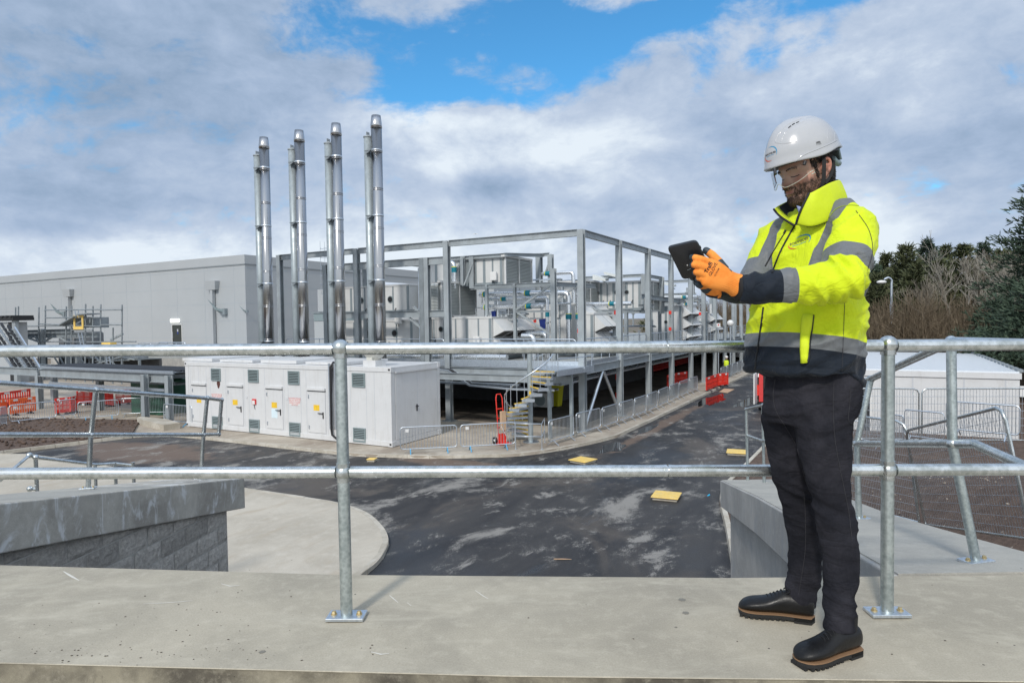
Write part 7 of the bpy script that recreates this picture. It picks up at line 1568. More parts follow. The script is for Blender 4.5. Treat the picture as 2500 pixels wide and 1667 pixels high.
# ---------- shoes ----------
M['leather']=mat('black_leather',(.0075,.0072,.0075),.42,var=.25,vscale=9,bump=.12,bscale=90,spec=.35); M['sole']=mat('black_rubber_sole',(.014,.014,.014),.75,bump=.2,bscale=70); M['welt']=mat('tan_welt',(.24,.14,.075),.7); M['lace']=mat('black_lace',(.006,.006,.007),.8)
def shoe(toe,heel,label,flip):
    toe=Vector((toe.x,toe.y,0)); heel=Vector((heel.x,heel.y,0)); ax=(toe-heel).normalized(); L=(toe-heel).length; sd=Vector((-ax.y,ax.x,0))*flip; Mx=Matrix((ax,sd,Z_)).transposed().to_4x4(); Mx=Matrix.Translation(heel)@Mx
    k=L/.30; out=[(0,.030),(.02,.040),(.07,.0415),(.12,.041),(.16,.045),(.20,.0525),(.235,.0545),(.265,.050),(.285,.038),(.297,.018),(.30,.003)]
    def outline(g,n=40):
        a=[];b=[]
        for i in range(n+1):
            t=.3*(1-math.cos(PI*i/n))/2; w_=float(np.interp(t,[q[0] for q in out],[q[1] for q in out])); w_*= (min(1,(t/.02+.2)) if t<.016 else 1); off=.006*math.sin(PI*t/.3)
            a.append((t*k+ (g if i==n else -g if i==0 else 0),w_+g+off)); b.append((t*k+ (g if i==n else -g if i==0 else 0),-w_-g+off))
        return b+a[::-1]
    root=None
    # upper
    up=MB(Mx); sec=[(0.003,0.018,0.088,0.032),(0.012,0.032,0.104,0.028),(0.04,0.0375,0.11,0.028),(0.075,0.039,0.112,0.028),(0.1,0.0395,0.116,0.028),(0.125,0.041,0.114,0.028),(0.15,0.043,0.102,0.028),(0.18,0.047,0.088,0.028),(0.21,0.0505,0.079,0.028),(0.24,0.0505,0.075,0.028),(0.265,0.046,0.068,0.028),(0.282,0.036,0.059,0.028),(0.294,0.021,0.048,0.028),(0.299,0.006,0.038,0.028000000000000004)]
    def uf(i,j):
        x,w_,h_,z0=sec[j]; t=2*PI*i/28; ct,st=math.cos(t),math.sin(t); e=2.5 if x>.14 else 2.9
        y=math.copysign(abs(ct)**(2/e),ct)*w_; z=z0+(h_-z0)*(.5+.5*math.copysign(abs(st)**(2/2.3),st)); top=max(0,st); y*=1-(.22 if x>.06 else .12)*top**2; off=.006*math.sin(PI*x/.3); return (x*k,y+off,z)
    up.grid(lambda i,j:uf(i,j),28,len(sec),True,True); n=28; up.f.append(tuple(range(n-1,-1,-1))); up.fm.append(0); up.sm.append(True); up.f.append(tuple(range((len(sec)-1)*n,len(sec)*n))); up.fm.append(0); up.sm.append(True)
    o=up.build('shoe','leather',man); sb_=o.modifiers.new('s','SUBSURF'); sb_.levels=2; sb_.render_levels=2; tag(o,label)
    s_=MB(Mx); oc=outline(-.0030); s_.prism([q for q in oc],.0250,.0285); s_.build('welt','welt',o)
    s_=MB(Mx); oc=outline(-.0042); s_.prism(oc,.010,.0242); s_.build('sole','sole',o)
    h_=MB(Mx); hp=[q for q in outline(-.0042) if q[0]<.085*k]; h_.prism(hp,.001,.0248)
    h_.build('heel_block','sole',o)
    tr=MB(Mx)
    for i in range(9):
        x=.118*k+i*.0205*k; w_=float(np.interp(x/k,[q[0] for q in out],[q[1] for q in out])); off=.006*math.sin(PI*x/k/.3); tr.box(x,x+.012*k,-w_+off+.006,w_+off-.006,.001,.0115)
    tr.build('tread','sole',o)
    hl=MB(Mx)
    for i in range(5):
        t=.125+i*.014; y=.016; z=float(np.interp(t,[q[0] for q in sec],[q[2] for q in sec])); off=.006*math.sin(PI*t/.3)
        hl.tube([(t*k,-.020+off,z-.0075),(t*k+.002,-.008+off,z+.0015),(t*k+.004,.008+off,z+.0015),(t*k+.007,.020+off,z-.0075)],.0021,6)
    hl.tube(smooth_path([(.122*k,0,.122),(.105*k,.014,.132),(.092*k,.026,.124),(.10*k,.028,.116),(.118*k,.006,.122)],5),.0019,5); hl.tube(smooth_path([(.122*k,0,.122),(.11*k,-.014,.131),(.098*k,-.024,.122),(.112*k,-.026,.115)],5),.0019,5); hl.build('laces','lace',o)
    sk=MB(Mx); sk.tube([(.06*k,.003,.07),(.055*k,.003,.15)],.032,16); sk.build('sock','lace',o)
    return o
shoe(atz(1944,1628,0),atz(2096,1589,0),'near shoe pointing towards the viewer',1)
shoe(atz(1802,1496,0),atz(1990,1519,0),'far shoe pointing left',-1)
# ---------- head, neck and inner body as one mesh ----------
HP=R_(15); pit=R_(15)
hf_=Vector((-math.cos(HP),-math.sin(HP),0)); hl=Vector((-hf_.y,hf_.x,0)); hx=(hf_*math.cos(pit)-Z_*math.sin(pit)).normalized(); hz=hx.cross(hl).normalized()
HC=P(1969,421,2.45); HM=Matrix((hx,hl,hz)).transposed().to_4x4(); HM=Matrix.Translation(HC)@HM; HI=HM.inverted()
FT=[(.112,.005),(.108,.030),(.095,.058),(.08,.074),(.06,.087),(.04,.093),(.022,.0965),(.012,.094),(.002,.088),(-.012,.0875),(-.026,.090),(-.038,.0925),(-.046,.0945),(-.0505,.0965),(-.0545,.0930),(-.0590,.0955),(-.064,.0935),(-.071,.0885),(-.080,.092),(-.092,.093),(-.104,.087),(-.114,.074),(-.121,.050),(-.124,.02)]
BT=[(.112,.005),(.108,.03),(.095,.060),(.07,.085),(.04,.095),(0,.096),(-.03,.089),(-.06,.080),(-.09,.060),(-.124,.03)]
WT=[(.112,.005),(.108,.028),(.095,.050),(.07,.068),(.04,.0755),(.01,.0765),(-.02,.0745),(-.045,.071),(-.07,.064),(-.09,.054),(-.105,.043),(-.117,.030),(-.124,.012)]
f1=lambda T_,z: float(np.interp(z,[a for a,b in T_[::-1]],[b for a,b in T_[::-1]]))
def hsurf(th,z):
    F,B,W=f1(FT,z),f1(BT,z),f1(WT,z); c,s_=math.cos(th),math.sin(th); e=2.25 if c>0 else 2.1
    ex=F if c>0 else B
    # jaw: pull the centre back for lower levels
    r=(abs(c/ex)**e+abs(s_/W)**e)**(-1/e); x,y=r*c,r*s_
    if c>0:
        g=lambda y0,z0,sy,sz:math.exp(-((abs(y)-y0)/sy)**2-((z-z0)/sz)**2)
        x-=.014*g(.031,.004,.017,.014)          # eye sockets
        x+=.0095*g(.030,.003,.0125,.0085)          # closed lids
        x+=.0050*g(.030,.022,.020,.007)          # brow ridge
        k=1.0*g(.047,-.022,.018,.018); x+=.0055*k; y+=math.copysign(.003*k,y)   # cheekbones
        x-=.0055*g(.041,-.055,.014,.02)           # cheek hollow
        x-=.0035*g(.024,-.040,.006,.012)          # nasolabial fold
        lw=math.exp(-(y/.024)**4)
        if abs(z+.0548)<.006: x-=.0035*lw*(1-abs(z+.0548)/.006)
        x+= .0028*math.exp(-(y/.021)**4)*(math.exp(-((z+.0495)/.0035)**2)+math.exp(-((z+.0605)/.0042)**2))
        nb=float(np.interp(z,[-.048,-.042,-.036,-.029,-.018,-.004,.008,.02],[0,.008,.020,.0265,.021,.0125,.006,0])); nw=float(np.interp(z,[-.045,-.034,-.02,.0,.015],[.0150,.0135,.0098,.0078,.010])); x+=nb*math.exp(-(abs(y)/nw)**2.4)
        x+=.0085*math.exp(-((abs(y)-.0135)/.0062)**2-((z+.0345)/.0075)**2)  # alar wings
    return Vector((x,y,z))
hb=MB(HM); NZ=120; NT_=144; zz=[.112-.236*(.5-.5*math.cos(PI*i/(NZ-1))) for i in range(NZ)]
zz=[.112-.236*i/(NZ-1) for i in range(NZ)]
def ang(i): # denser at the face
    t=i/NT_; return 2*PI*t
hb.grid(lambda i,j:hsurf(ang(i),zz[j]),NT_,NZ,True,True)
hb.f.append(tuple(range(NT_))); hb.fm.append(0); hb.sm.append(True); hb.f.append(tuple(range(NZ*NT_-1,(NZ-1)*NT_-1,-1))); hb.fm.append(0); hb.sm.append(True)
# ears
for s_ in(-1,1):
    E_=lambda a,b,c: Vector((a+.013,s_*b,c))
    hb.tube(smooth_path([E_(-.006,.073,-.018),E_(-.012,.083,.004),E_(-.020,.089,.022),E_(-.034,.092,.026),E_(-.043,.090,.012),E_(-.040,.087,-.008),E_(-.028,.084,-.024),E_(-.014,.080,-.036),E_(-.008,.075,-.034)],5),.0058,8)
    hb.tube([E_(-.012,.074,-.02),E_(-.024,.080,-.004),E_(-.030,.082,.010)],[.010,.011,.009],8); hb.tube([E_(-.014,.074,-.030),E_(-.018,.079,-.024)],.008,8)
# neck and hidden body inside the clothes
nb_=MB(); nk0=HM@Vector((-.030,0,-.06)); nk1=P(2008,492,2.475)
hb2=MB(); hb.M=Matrix()
hb.tube([nk0,nk0.lerp(nk1,.5),nk1,P(2004,560,2.47)],[.058,.060,.066,.075],22)
for z in(0,): rings(hb,[(cen(zq)[0],LF,FW,cen(zq)[1]*.55,cen(zq)[2]*.5,2.2) for zq in np.linspace(1.06,1.56,8)],24)
hb.tube([P(2050,545,2.38),nS,nE,nW,nW.lerp(P(1770,690,2.2),.5)],[.05,.05,.042,.03,.028],12); hb.tube([P(1950,560,2.52),fS,fE,fW],[.05,.05,.04,.03],12)
hb.tube([P(1995,925,2.42),P(2018,1000,2.39),P(2021,1170,2.375),P(2053,1400,2.35),P(2050,1560,2.335)],[.09,.08,.05,.042,.03],12); hb.tube([P(1960,925,2.50),P(1930,1010,2.54),P(1942,1190,2.575),P(1964,1395,2.62),P(1953,1490,2.63)],[.09,.08,.05,.042,.03],12)
mh=remesh(hb,.0030,1,.35,'body'); p=verts(mh)
Hi=np.array([[HI[r][c] for c in range(4)] for r in range(4)]); q=(np.c_[p,np.ones(len(p))]@Hi.T)[:,:3]
x_,y_,z_=q[:,0],np.abs(q[:,1]),q[:,2]
n1_=nz(q,(60,60,60)); n2_=nz(q,(170,170,90),5)
def sm(v,a,b): t=np.clip((v-a)/(b-a),0,1); return t*t*(3-2*t)
# beard: jaw, chin, moustache and sideburns
line=-.030-.35*np.clip(.06-x_,-.03,.1)*(-1.0)   # cheek line rises towards the ear
chk=sm(-.026+.55*np.clip(.055-x_,0,.06)-z_,-.006,.016)
bd=chk*sm(x_,-.035,-.015)*np.where(x_>0.0,1,.8)
mo=np.exp(-((z_+.0435)/.006)**2)*sm(.030-y_,-.002,.008)*sm(x_,.07,.08); bd=np.maximum(bd,mo*1.0)
lips=(np.exp(-((z_+.0548)/.0065)**4)*sm(.022-y_,-.002,.005)*(x_>.07)); bd=bd*(1-lips); bd*=(1-.55*np.exp(-((z_+.070)/.004)**2)*0)
bd*=sm(-z_,-.03,.02)*0+1; bd*=np.where((z_<-.13),.0,1)
bd=np.clip(bd*(.70+.6*n2_+.35*n1_),0,.92)*np.where(z_<-.118,.55,1)
attr(mh,'beard',np.clip(bd,0,1)); attr(mh,'lips',np.clip(lips,0,1))
red=np.exp(-((y_-.045)/.02)**2-((z_+.022)/.02)**2)*(x_>.03)+.9*np.exp(-(y_/.016)**2-((z_+.032)/.012)**2)*(x_>.09)+(y_>.078)*.9; attr(mh,'flush',np.clip(red,0,1))
def skinmat():
    m=bpy.data.materials.new('skin_with_beard'); m.use_nodes=True; t=NT(m.node_tree); b=t.n['Principled BSDF']; o=t.new('ShaderNodeTexCoord').outputs['Object']; A=lambda n:t.new('ShaderNodeAttribute',attribute_name=n).outputs['Fac']
    c=t.mix(t.noise(o,40,5,.6),(.46,.255,.185),(.58,.35,.26)); c=t.mix(t.mul(A('flush'),.6),c,(.50,.16,.11)); c=t.mix(t.mul(A('lips'),.7),c,(.30,.09,.075))
    hr=t.noise(t.map(o,(1,1,.35)),520,3,.7); bf=t.m('MULTIPLY',A('beard'),t.lin(hr,.3,.7,.75,1.25),clamp=True); bc=t.mix(t.ramp(t.noise(t.map(o,(1,1,.4)),330,2),.52,.68),(.045,.026,.017),(.22,.13,.085))
    c=t.mix(bf,c,bc); t.l.new(c,b.inputs['Base Color']); t.l.new(t.lin(A('beard'),0,1,.46,.75),b.inputs['Roughness']); b.inputs['Subsurface Weight'].default_value=.12; b.inputs['Subsurface Radius'].default_value=(.01,.004,.002); b.inputs['Subsurface Scale'].default_value=.5
    t.l.new(t.bump(t.add(t.mul(hr,t.add(A('beard'),.12)),t.mul(t.noise(o,160,4),.3)),.5,.0015),b.inputs['Normal']); return m
M['face']=skinmat(); HB=bvh(mh); body=finish(mh,'body',['face'],man)
# eyelash line and brows
H=lambda x,y,z: HM@Vector((x,y,z))
M['hair']=mat('dark_brown_hair',(.022,.015,.012),.6,var=.3,vscale=60); 
def on_head(y,z,off):
    # cast towards the face from the front
    o_=H(.25,y,z); l_,n_,i_,t_=HB.ray_cast(o_,-hx); return l_+hx*off if l_ is not None else None
for s_ in(1,-1):
    L=[on_head(s_*y,z,.0008) for y,z in((.017,-.003),(.024,-.0045),(.032,-.005),(.040,-.0045),(.047,-.003))]; MB().tube([v for v in L if v],.0016,6).build('eyelash','hair',man)
    eb=MB()
    for i in range(120):
        t=rnd.random(); y=.014+t*.036; z=.0225+.006*math.sin(t*2.4)-.004*t+rnd.gauss(0,.0020); a=on_head(s_*y,z,.0004)
        if a: eb.tube([a,a+hl*s_*.004+hz*.0015+hx*.0012],[.0006,.0002],3)
    eb.build('eyebrow','hair',man)
# short hair on temples and nape: fine strands rooted on the scalp
hs=MB(); M['hair2']=mat('greying_hair_strands',(.085,.075,.068),.6)
hs2=MB(); cnt=0
for k in range(5200):
    s_=1 if rnd.random()<.8 else -1
    th=rnd.uniform(R_(62),R_(180)); z=rnd.uniform(-.062,.06); v=hsurf(th,z); 
    if v.x>.0 and z<.0+.004*rnd.random(): 
        if not(v.x<.028 and z>-.022): continue
    if v.x>.030 and z<.018: continue
    if -.034<v.x<.018 and -.042<z<.026: continue
    if v.x<-.01 and z<-.05-.01*rnd.random(): continue
    p0=H(v.x,s_*v.y,v.z); nn=(p0-H(-.01,0,v.z)).normalized(); dn=(-hz*1.0-hx*.55+nn*.10+Vector((rnd.gauss(0,.18),rnd.gauss(0,.18),rnd.gauss(0,.18)))).normalized(); L=rnd.uniform(.008,.017)
    (hs if rnd.random()<.78 else hs2).tube([p0-nn*.001,p0+dn*L*.5+nn*.0016,p0+dn*L+nn*.0014],[.0008,.0007,.0003],3,caps=False)
hs.build('hair','hair',man); hs2.build('hair','hair2',man)
# a few beard hairs give the jaw a soft outline
bh=MB()
for k in range(2600):
    th=rnd.gauss(0,.55); z=rnd.uniform(-.118,-.036); v=hsurf(th,z)
    if abs(v.y)<.024 and -.072<z<-.047: continue
    if z>-.05+ .02*0 and abs(v.y)>.03 and v.x>.05: continue
    p0=H(v.x,v.y,v.z); nn=(p0-H(.02,0,v.z+.02)).normalized(); dn=(-hz*.8+nn*.6+Vector((rnd.gauss(0,.3),rnd.gauss(0,.3),rnd.gauss(0,.3)))).normalized(); L=rnd.uniform(.003,.0065); bh.tube([p0,p0+dn*L],[.00050,.0002],3,caps=False)
bh.build('beard_hair',mat('beard_hair',(.05,.032,.022),.7),man)
# ---------- helmet ----------
ht=R_(15.5); kx=(hf_*math.cos(ht)-Z_*math.sin(ht)).normalized(); kz=kx.cross(hl).normalized(); KC=P(1962,385,2.45); KM=Matrix.Translation(KC)@Matrix((kx,hl,kz)).transposed().to_4x4()
M['helmet']=mat('glossy_white_helmet',(.40,.41,.43),.16,coat=.5); M['helmet'].node_tree.nodes['Principled BSDF'].inputs['Coat Roughness'].default_value=.06
def rim(th):
    c=math.cos(th); front=max(0,c)
    x=.138*c if c<0 else .140*c; y=.112*math.sin(th); z=.004-.021*abs(math.sin(th))**1.6
    pk=max(0,c)**5; x+=.018*pk; z-=.012*pk
    z+=.012*math.exp(-((abs(th if th<=PI else 2*PI-th)-R_(118))/.42)**2)          # raised over the ear
    z-=.010*math.exp(-(((th if th<=PI else 2*PI-th)-PI)/.40)**2)
    return x,y,z
def helm(i,j,nu=96,nv=44,grow=0.0):
    th=2*PI*i/nu; t=j/(nv-1); x0,y0,z0=rim(th); Hh=.147; a=t*PI/2; c,s_=math.cos(a)**.80,math.sin(a)
    if t<.10:   # flared lip
        fl=1+ .035*(1-t/.10)
    else: fl=1.0
    x=x0*c*fl; y=y0*c*fl; z=z0*(1-s_)+Hh*s_*(1.0)
    if x0>0: x=x*(1-.05*s_)
    # crown ridge and side shoulders
    z+=.0045*math.exp(-(y/.022)**2)*s_**2; 
    w_=math.exp(-((abs(y)-.052)/.007)**2)*math.exp(-((x-.01)/.055)**4)*sm(np.array(s_),.45,.7); z-=.0030*float(w_)
    bulge=math.exp(-((t-.22)/.10)**2); y*=1+.018*bulge; x*=1+.008*bulge
    return KM@Vector((x,y,z))
hm=MB(); hm.grid(lambda i,j:helm(i,j),96,44,True,True); hm.f.append(tuple((44-1)*96+k for k in range(96))); hm.fm.append(0); hm.sm.append(True)
helmet=hm.build('helmet','helmet',man); so=helmet.modifiers.new('s','SOLIDIFY'); so.thickness=.0035; so.offset=-1
KB=BVHTree.FromPolygons(hm.v,hm.f)
def onk(pts,r,name,m,off=.0006): 
    L=line_on(KB,pts,off,8); return MB().tube(L,r,8).build(name,m,helmet) if len(L)>2 else None
onk([(1866,420),(1905,413),(1935,399),(1962,379),(1995,365),(2025,352),(2042,343)],.0022,'moulded_rib','helmet',-.0006)
onk([(1956,290),(1925,304),(1903,325),(1893,346),(1905,350),(1928,349),(1945,346)],.0018,'moulded_rib','helmet',-.0006)
onk([(1965,296),(1935,310),(1914,330),(1907,347)],.0014,'moulded_rib','helmet',-.0006)
onk([(2024,314),(2020,330),(2021,350)],.0014,'moulded_rib','helmet',-.0006); onk([(2038,325),(2037,345)],.0014,'moulded_rib','helmet',-.0006)
for (a,b),(c,d_) in(((1925,313),(1931,308)),((1934,306),(1940,302)),((1944,301),(1951,298))): onk([(a,b),((a+c)/2,(b+d_)/2-.4),(c,d_)],.0022,'vent_slot','black',.0002)
def kd(cx,cy,parts,scale,rot):
    h_=hit(KB,cx,cy); 
    global man_
    decal(KB,cx,cy,parts,scale,rot,.0008)
kd(1880,377,[('text',('BOUYGUES',.30,.0,.06,.03),'pipe_blk'),('text',('ENERGIES & SERVICES',.11,.0,-.17,.03),'logoblue'),('arc',(earc(112,-38,.80,.78,18,.08,.10),.06),'logoblue'),('arc',(earc(170,285,.82,.70,14,-.08,-.10),.06),'logored')],.030,R_(8))
kd(1998,349,[('text',('||I|II||',.5,0,.1,.03),'pipe_blk'),('text',('3 17 25 8',.30,0,-.35,.01),'pipe_blk')],.016,R_(14))
# headband, cradle, chin strap
cr2=MB(KM); cr2.tube([(.122*math.cos(a),.098*math.sin(a),-.006) for a in np.linspace(R_(-150),R_(150),40)],.006,6); cr2.build('headband','black',man)
M['ratchet']=mat('grey_ratchet_band',(.20,.26,.27),.5)
rb=MB(KM); rb.grid(lambda i,j:(-.118+.006*abs(i-6)/6,(-.045+.095*i/12),-.045+.05*j/5),13,6); o=rb.build('ratchet_band','ratchet',man); so=o.modifiers.new('s','SOLIDIFY'); so.thickness=.006
rs=MB(); 
for L_ in([(2032,388,2.40),(2040,397,2.415),(2047,399,2.44)],): rs.tube([P(*q_) for q_ in L_],.012,8)
rs.build('ratchet_arm','ratchet',man)
def strap(pts,w_,name='chin_strap'):
    Q=smooth_path([P(*q_) for q_ in pts],6); mb=MB(); N=len(Q); vs=[]
    for i,q_ in enumerate(Q):
        t=(Q[min(N-1,i+1)]-Q[max(0,i-1)]).normalized(); wv=t.cross((CAMP-q_).normalized()).normalized()*w_; vs+=[q_-wv,q_+wv]
    mb.add(vs,[(2*i,2*i+1,2*i+3,2*i+2) for i in range(N-1)]); o=mb.build(name,'lace',man); s2=o.modifiers.new('s','SOLIDIFY'); s2.thickness=.003
strap([(2005,366,2.362),(2011,385,2.352),(2012,410,2.345),(2011,435,2.345),(2006,455,2.35),(1995,470,2.365),(1975,487,2.39)],.0065); strap([(2036,385,2.40),(2034,410,2.375),(2026,432,2.36),(2015,447,2.352)],.0050)
for a,b in(((1891,412,2.36),(1893,426,2.35)),((1966,394,2.335),(1963,403,2.335))): MB().tube([P(*a),P(*b)],.006,8).build('visor_clip','black',man)
# ---------- clear eye shield ----------
gm=bpy.data.materials.new('clear_lens'); gm.use_nodes=True; t=NT(gm.node_tree); t.n.clear(); mo_=t.new('ShaderNodeOutputMaterial'); tr1=t.new('ShaderNodeBsdfTransparent'); tr1.inputs[0].default_value=(.86,.90,.90,1); gl=t.new('ShaderNodeBsdfGlossy'); gl.inputs['Roughness'].default_value=.03; fr2=t.new('ShaderNodeFresnel'); fr2.inputs[0].default_value=1.45; mx_=t.new('ShaderNodeMixShader'); t.l.new(t.m('MULTIPLY',fr2.outputs[0],1.05),mx_.inputs[0]); t.l.new(tr1.outputs[0],mx_.inputs[1]); t.l.new(gl.outputs[0],mx_.inputs[2]); t.l.new(mx_.outputs[0],mo_.inputs[0]); M['lens']=gm
M['lensedge']=mat('pale_clear_frame',(.50,.51,.42),.3,coat=.4)
def lensp(a,z): # a in -1..1 round the face (his left +)
    th=a*R_(60); rr_=.124-.008*abs(a); return Vector((rr_*math.cos(th)*1.0+.006,rr_*math.sin(th)*.90,z))
def lo_(a): 
    b=-.036; nose=.020*math.exp(-((a)/.14)**2); return b+nose+.030*abs(a)**2.4*1.0
def up_(a): return .030+.006*a*a
gl_=MB(HM); gl_.grid(lambda i,j:lensp(-1+2*i/40,lo_(-1+2*i/40)+(up_(-1+2*i/40)-lo_(-1+2*i/40))*j/10),41,11); gl2=gl_.build('eye_shield','lens',man)
ed_=MB(HM); ed_.tube([lensp(-1+2*i/60,lo_(-1+2*i/60)) for i in range(61)],.0011,8); ed_.build('shield_edge','lensedge',man)
e2=MB(HM); e2.tube([lensp(1,lo_(1)),lensp(1,lo_(1))+Vector((-.016,.004,.004)),lensp(1,lo_(1))+Vector((-.018,.004,-.006)),lensp(1,lo_(1))+Vector((-.004,.002,-.008))],.0022,8); e2.build('shield_tip','lensedge',man)
# ---------- gloves and tablet ----------
def glovemat():
    m=bpy.data.materials.new('knitted_glove'); m.use_nodes=True; t=NT(m.node_tree); b=t.n['Principled BSDF']; o=t.new('ShaderNodeTexCoord').outputs['Object']; A=t.new('ShaderNodeAttribute',attribute_name='coat').outputs['Fac']
    k=t.m('GREATER_THAN',A,0.0); c=t.mix(t.ramp(t.noise(o,30,4),.35,.65),(.80,.235,.030),(.88,.30,.05)); c=t.mix(k,c,t.mix(t.noise(o,60,3),(.012,.020,.028),(.035,.055,.07))); t.l.new(c,b.inputs['Base Color']); b.inputs['Roughness'].default_value=.85; t.l.new(t.lin(k,0,1,.9,.55),b.inputs['Roughness'])
    cf=t.new('ShaderNodeAttribute',attribute_name='rib').outputs['Fac']; wv=t.m('SINE',t.mul(cf,1.0)); ms=t.new('ShaderNodeAttribute',attribute_name='ribmask').outputs['Fac']
    t.l.new(t.bump(t.add(t.mul(t.mul(wv,ms),.6),t.mul(t.noise(o,700,2),.35)),.5,.0016),b.inputs['Normal']); return m
M['glove']=glovemat()
def glove(wr0,wr1,kn,tips,thumb,palm_n,name,label,rs=.0105):
    """wr0 cuff end, wr1 wrist; kn four knuckles; tips: per finger list of joints"""
    mb=MB(); mid=(kn[0]+kn[1]+kn[2]+kn[3])/4; wv=(kn[0]-kn[3]).normalized()
    axis=(mid-wr1).normalized(); nrm=axis.cross(wv).normalized()
    rings(mb,[(wr0,wv,nrm,.041,.034,2.2),(wr0.lerp(wr1,.5),wv,nrm,.037,.030,2.2),(wr1,wv,nrm,.036,.027,2.2),(wr1.lerp(mid,.35),wv,nrm,.043,.024,2.3),(wr1.lerp(mid,.7),wv,nrm,.048,.021,2.4),(mid,wv,nrm,.047,.017,2.4),(mid+axis*.008,wv,nrm,.040,.012,2.3)],24)
    for i,(k,js) in enumerate(zip(kn,tips)):
        r0=[.0128,.0132,.0125,.0112][i]; base=wr1.lerp(k,.72); pts=[base,k]+js; mb.tube(pts,[r0*.95,r0*1.05]+[r0*(1-.07*(j+1)) for j in range(len(js))],12); mb.ball(js[-1],r0*(1-.07*len(js)),12)
    mb.tube(thumb,[.019,.0165,.0145,.013][:len(thumb)],12); mb.ball(thumb[-1],.013,12)
    me=remesh(mb,.0024,3,.5); p=verts(me)
    coat=np.full(len(p),-1.0); pn=arr(palm_n)
    ctr=arr(mid.lerp(wr1,.4)); side=(p-ctr)@pn-.006; hand=((p-arr(wr1))@arr(axis))
    coat=np.where(hand>.012,side,-1)
    for k,js in list(zip(kn,tips)):
        d=np.linalg.norm(p-arr(js[-1]),axis=1); coat=np.maximum(coat,.0165-d)
        for a_,b_ in zip([k]+js[:-1],js):
            t_,dd=seg_param(p,arr(a_),arr(b_)); inn=(dd<.0155)&(t_>-.1)&(t_<1.1); q_=arr(a_)+np.outer(t_,arr(b_)-arr(a_)); coat=np.where(inn&(coat<.001),np.maximum(-.02,((p-q_)@pn)-.0035),coat) if True else coat
    d=np.linalg.norm(p-arr(thumb[-1]),axis=1); onth=np.zeros(len(p),bool)
    for a_,b_ in zip(thumb[1:-1],thumb[2:]): t_,dd=seg_param(p,arr(a_),arr(b_)); onth|=(dd<.019)&(t_>-.05)&(t_<1.3)
    coat=np.where(onth,-1,coat); coat=np.maximum(coat,.017-d)
    attr(me,'coat',coat); rel_=p-arr(wr1); ang_=np.arctan2(rel_@arr(nrm),rel_@arr(wv)); attr(me,'rib',ang_*34); attr(me,'ribmask',np.clip((.028-hand)/.01,0,1))
    B=bvh(me); o=finish(me,name,['glove'],man); o['label']=label; return o,B
pn1=(P(1700,640,2.30)-P(1700,640,2.20)).normalized()
g1,GB=glove(P(1799,697,2.205),P(1780,688,2.20),[P(1738,642,2.185),P(1726,655,2.178),P(1720,671,2.178),P(1722,687,2.184)],
 [[P(1712,633,2.176),P(1698,629,2.186),P(1689,628,2.200)],[P(1707,648,2.170),P(1696,646,2.182),P(1690,647,2.198)],[P(1708,665,2.172),P(1700,664,2.184),P(1696,666,2.200)],[P(1712,680,2.180),P(1706,679,2.192),P(1702,682,2.206)]],
 [P(1768,660,2.215),P(1754,640,2.232),P(1738,622,2.252),P(1724,612,2.262)],pn1,'glove','near orange glove spread over the back of the tablet')
g2,GB2=glove(P(1752,702,2.345),P(1742,699,2.335),[P(1716,668,2.31),P(1712,678,2.315),P(1712,688,2.32),P(1716,696,2.325)],
 [[P(1704,656,2.31),P(1694,652,2.30),P(1688,655,2.29)],[P(1700,668,2.315),P(1690,664,2.305),P(1684,666,2.295)],[P(1702,680,2.315),P(1694,678,2.30),P(1690,678,2.285)],[P(1706,692,2.315),P(1700,692,2.30),P(1698,690,2.285)]],
 [P(1734,690,2.30),P(1722,694,2.27),P(1712,696,2.245),P(1706,694,2.232)],-pn1*.2-Z_,'glove','far glove gripping the lower edge of the tablet')
# print on the glove back
def gd(cx,cy,parts,scale,rot):
    h_=hit(GB,cx,cy); 
    if h_: decal(GB,cx,cy,parts,scale,rot,.0007)
gd(1737,657,[('text',('Traffi',.36,.0,.20,.02),'pipe_blk'),('text',('GLOVE',.30,.04,-.10,.006),'pipe_blk'),('text',('CE EN388',.14,.0,-.40,.0),'pipe_blk')],.052,R_(60))
# watch strap glimpsed at the cuff
cf=MB(); rings(cf,[(nW.lerp(nE,-.045),Vector((0,-.2,1)).normalized(),Vector((0,1,.2)).normalized(),.037,.037,2),(nW.lerp(nE,-.03),Vector((0,-.2,1)).normalized(),Vector((0,1,.2)).normalized(),.044,.044,2),(nW.lerp(nE,.08),Vector((0,-.2,1)).normalized(),Vector((0,1,.2)).normalized(),.046,.046,2)],20); cf.build('cuff_lining','lace',man)
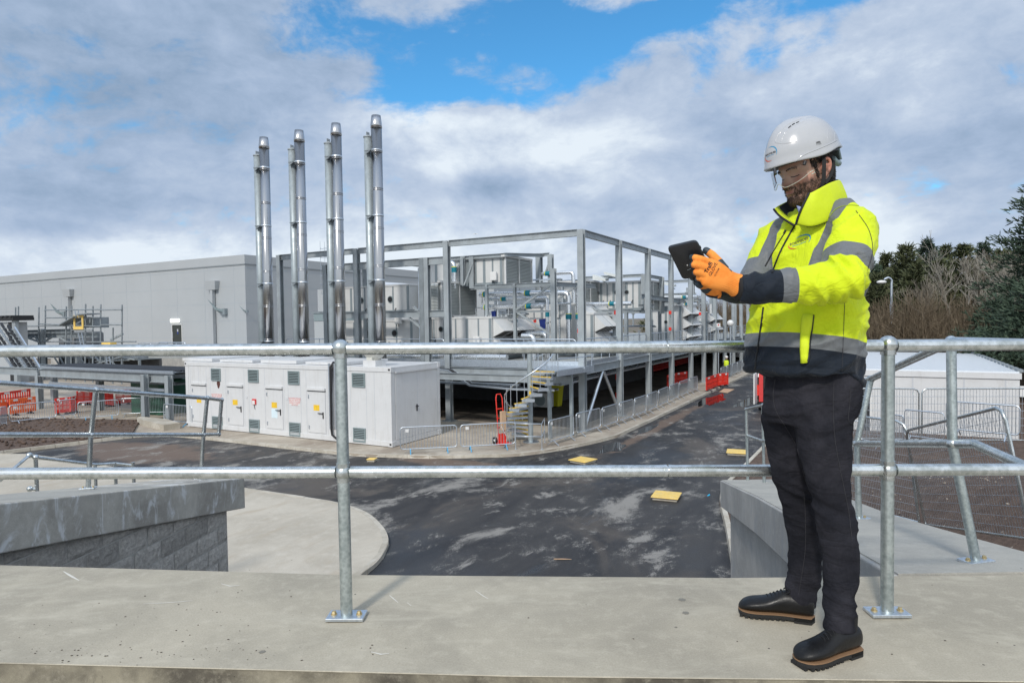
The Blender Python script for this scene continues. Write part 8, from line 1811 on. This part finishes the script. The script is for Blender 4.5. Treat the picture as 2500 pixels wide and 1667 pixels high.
# ---------- tablet ----------
D0=2.238; px=D0/1600
def cp(x,y,dd): return P(x,y,D0+dd*px)
TL=cp(1628,603,0); TR=cp(1701,586,-26); BL=cp(1667,682,34); e1=(TR-TL); e2=(BL-TL); e2=(e2-e1*(e2.dot(e1)/e1.dot(e1))*.6)
nn=e1.cross(e2).normalized(); 
if nn.y<0: nn=-nn     # away from the camera = screen side
BR=TR+(BL-TL)
tb=thing('tablet','black rugged tablet held up by the man in orange gloves','tablet',(TL+BR)/2)
def rr4(a,b,c,d,ins,cut,off):
    # rounded quad from four corners
    ctr=(a+b+c+d)/4; o=[]; C=[a,b,c,d]
    for i,q_ in enumerate(C):
        q_=q_.lerp(ctr,ins); p0=C[i-1].lerp(ctr,ins); p1=C[(i+1)%4].lerp(ctr,ins); u0=(p0-q_).normalized()*cut; u1=(p1-q_).normalized()*cut
        for t_ in(0,.25,.5,.75,1): o.append((q_+u0)*(1-t_)**2+q_*2*t_*(1-t_)+(q_+u1)*t_*t_+nn*off)
    return o
mb=MB(); loops=[rr4(TL,TR,BR,BL,.09,.010,-.0075),rr4(TL,TR,BR,BL,.02,.014,-.0055),rr4(TL,TR,BR,BL,0,.016,0),rr4(TL,TR,BR,BL,0,.016,.007),rr4(TL,TR,BR,BL,.03,.013,.0105)]
vs=[q_ for L_ in loops for q_ in L_]; n=20; mb.add(vs,[(i*n+k,i*n+(k+1)%n,(i+1)*n+(k+1)%n,(i+1)*n+k) for i in range(4) for k in range(n)]+[tuple(range(n-1,-1,-1)),tuple(range(4*n,5*n))],True)
tbm=mat('black_rubber_case',(.010,.011,.014),.42,bump=.08,bscale=120); o=mb.build('case',tbm,tb,bevel=0)
o.modifiers.new('e','EDGE_SPLIT').split_angle=R_(50)
mb=MB(); Ls=rr4(TL,TR,BR,BL,.10,.006,.0108); mb.add(Ls,[tuple(range(20))]); mb.build('screen',mat('dark_glass',(.01,.012,.015),.08),tb)
def tq(u,v,off): return TL+(TR-TL)*u+(BL-TL)*v+nn*off
mb=MB(); a,b,c,d=tq(.26,.52,-.0084),tq(.42,.50,-.0084),tq(.44,.68,-.0084),tq(.28,.70,-.0084); mb.add([a,b,c,d,a+nn*.002,b+nn*.002,c+nn*.002,d+nn*.002],[(0,1,2,3),(0,4,5,1),(1,5,6,2),(2,6,7,3),(3,7,4,0)]); o=mb.build('camera_module','black',tb)
mb=MB(); c0_=tq(.37,.60,-.0088); mb.ball(c0_,.0022,10); mb.build('camera_lens','signw',o); mb=MB(); mb.tube([tq(.29,.74,-.0078),tq(.43,.72,-.0078)],.0006,5); mb.tube([tq(.54,.50,-.0078),tq(.60,.70,-.0078)],.0005,5); mb.build('case_lines','grey',tb)
for v in(.18,.34,.5,.62): mb=MB(); mb.tube([tq(1.0,v,.001),tq(1.0,v+.07,.001)],.003,6); mb.build('side_button','black',tb)
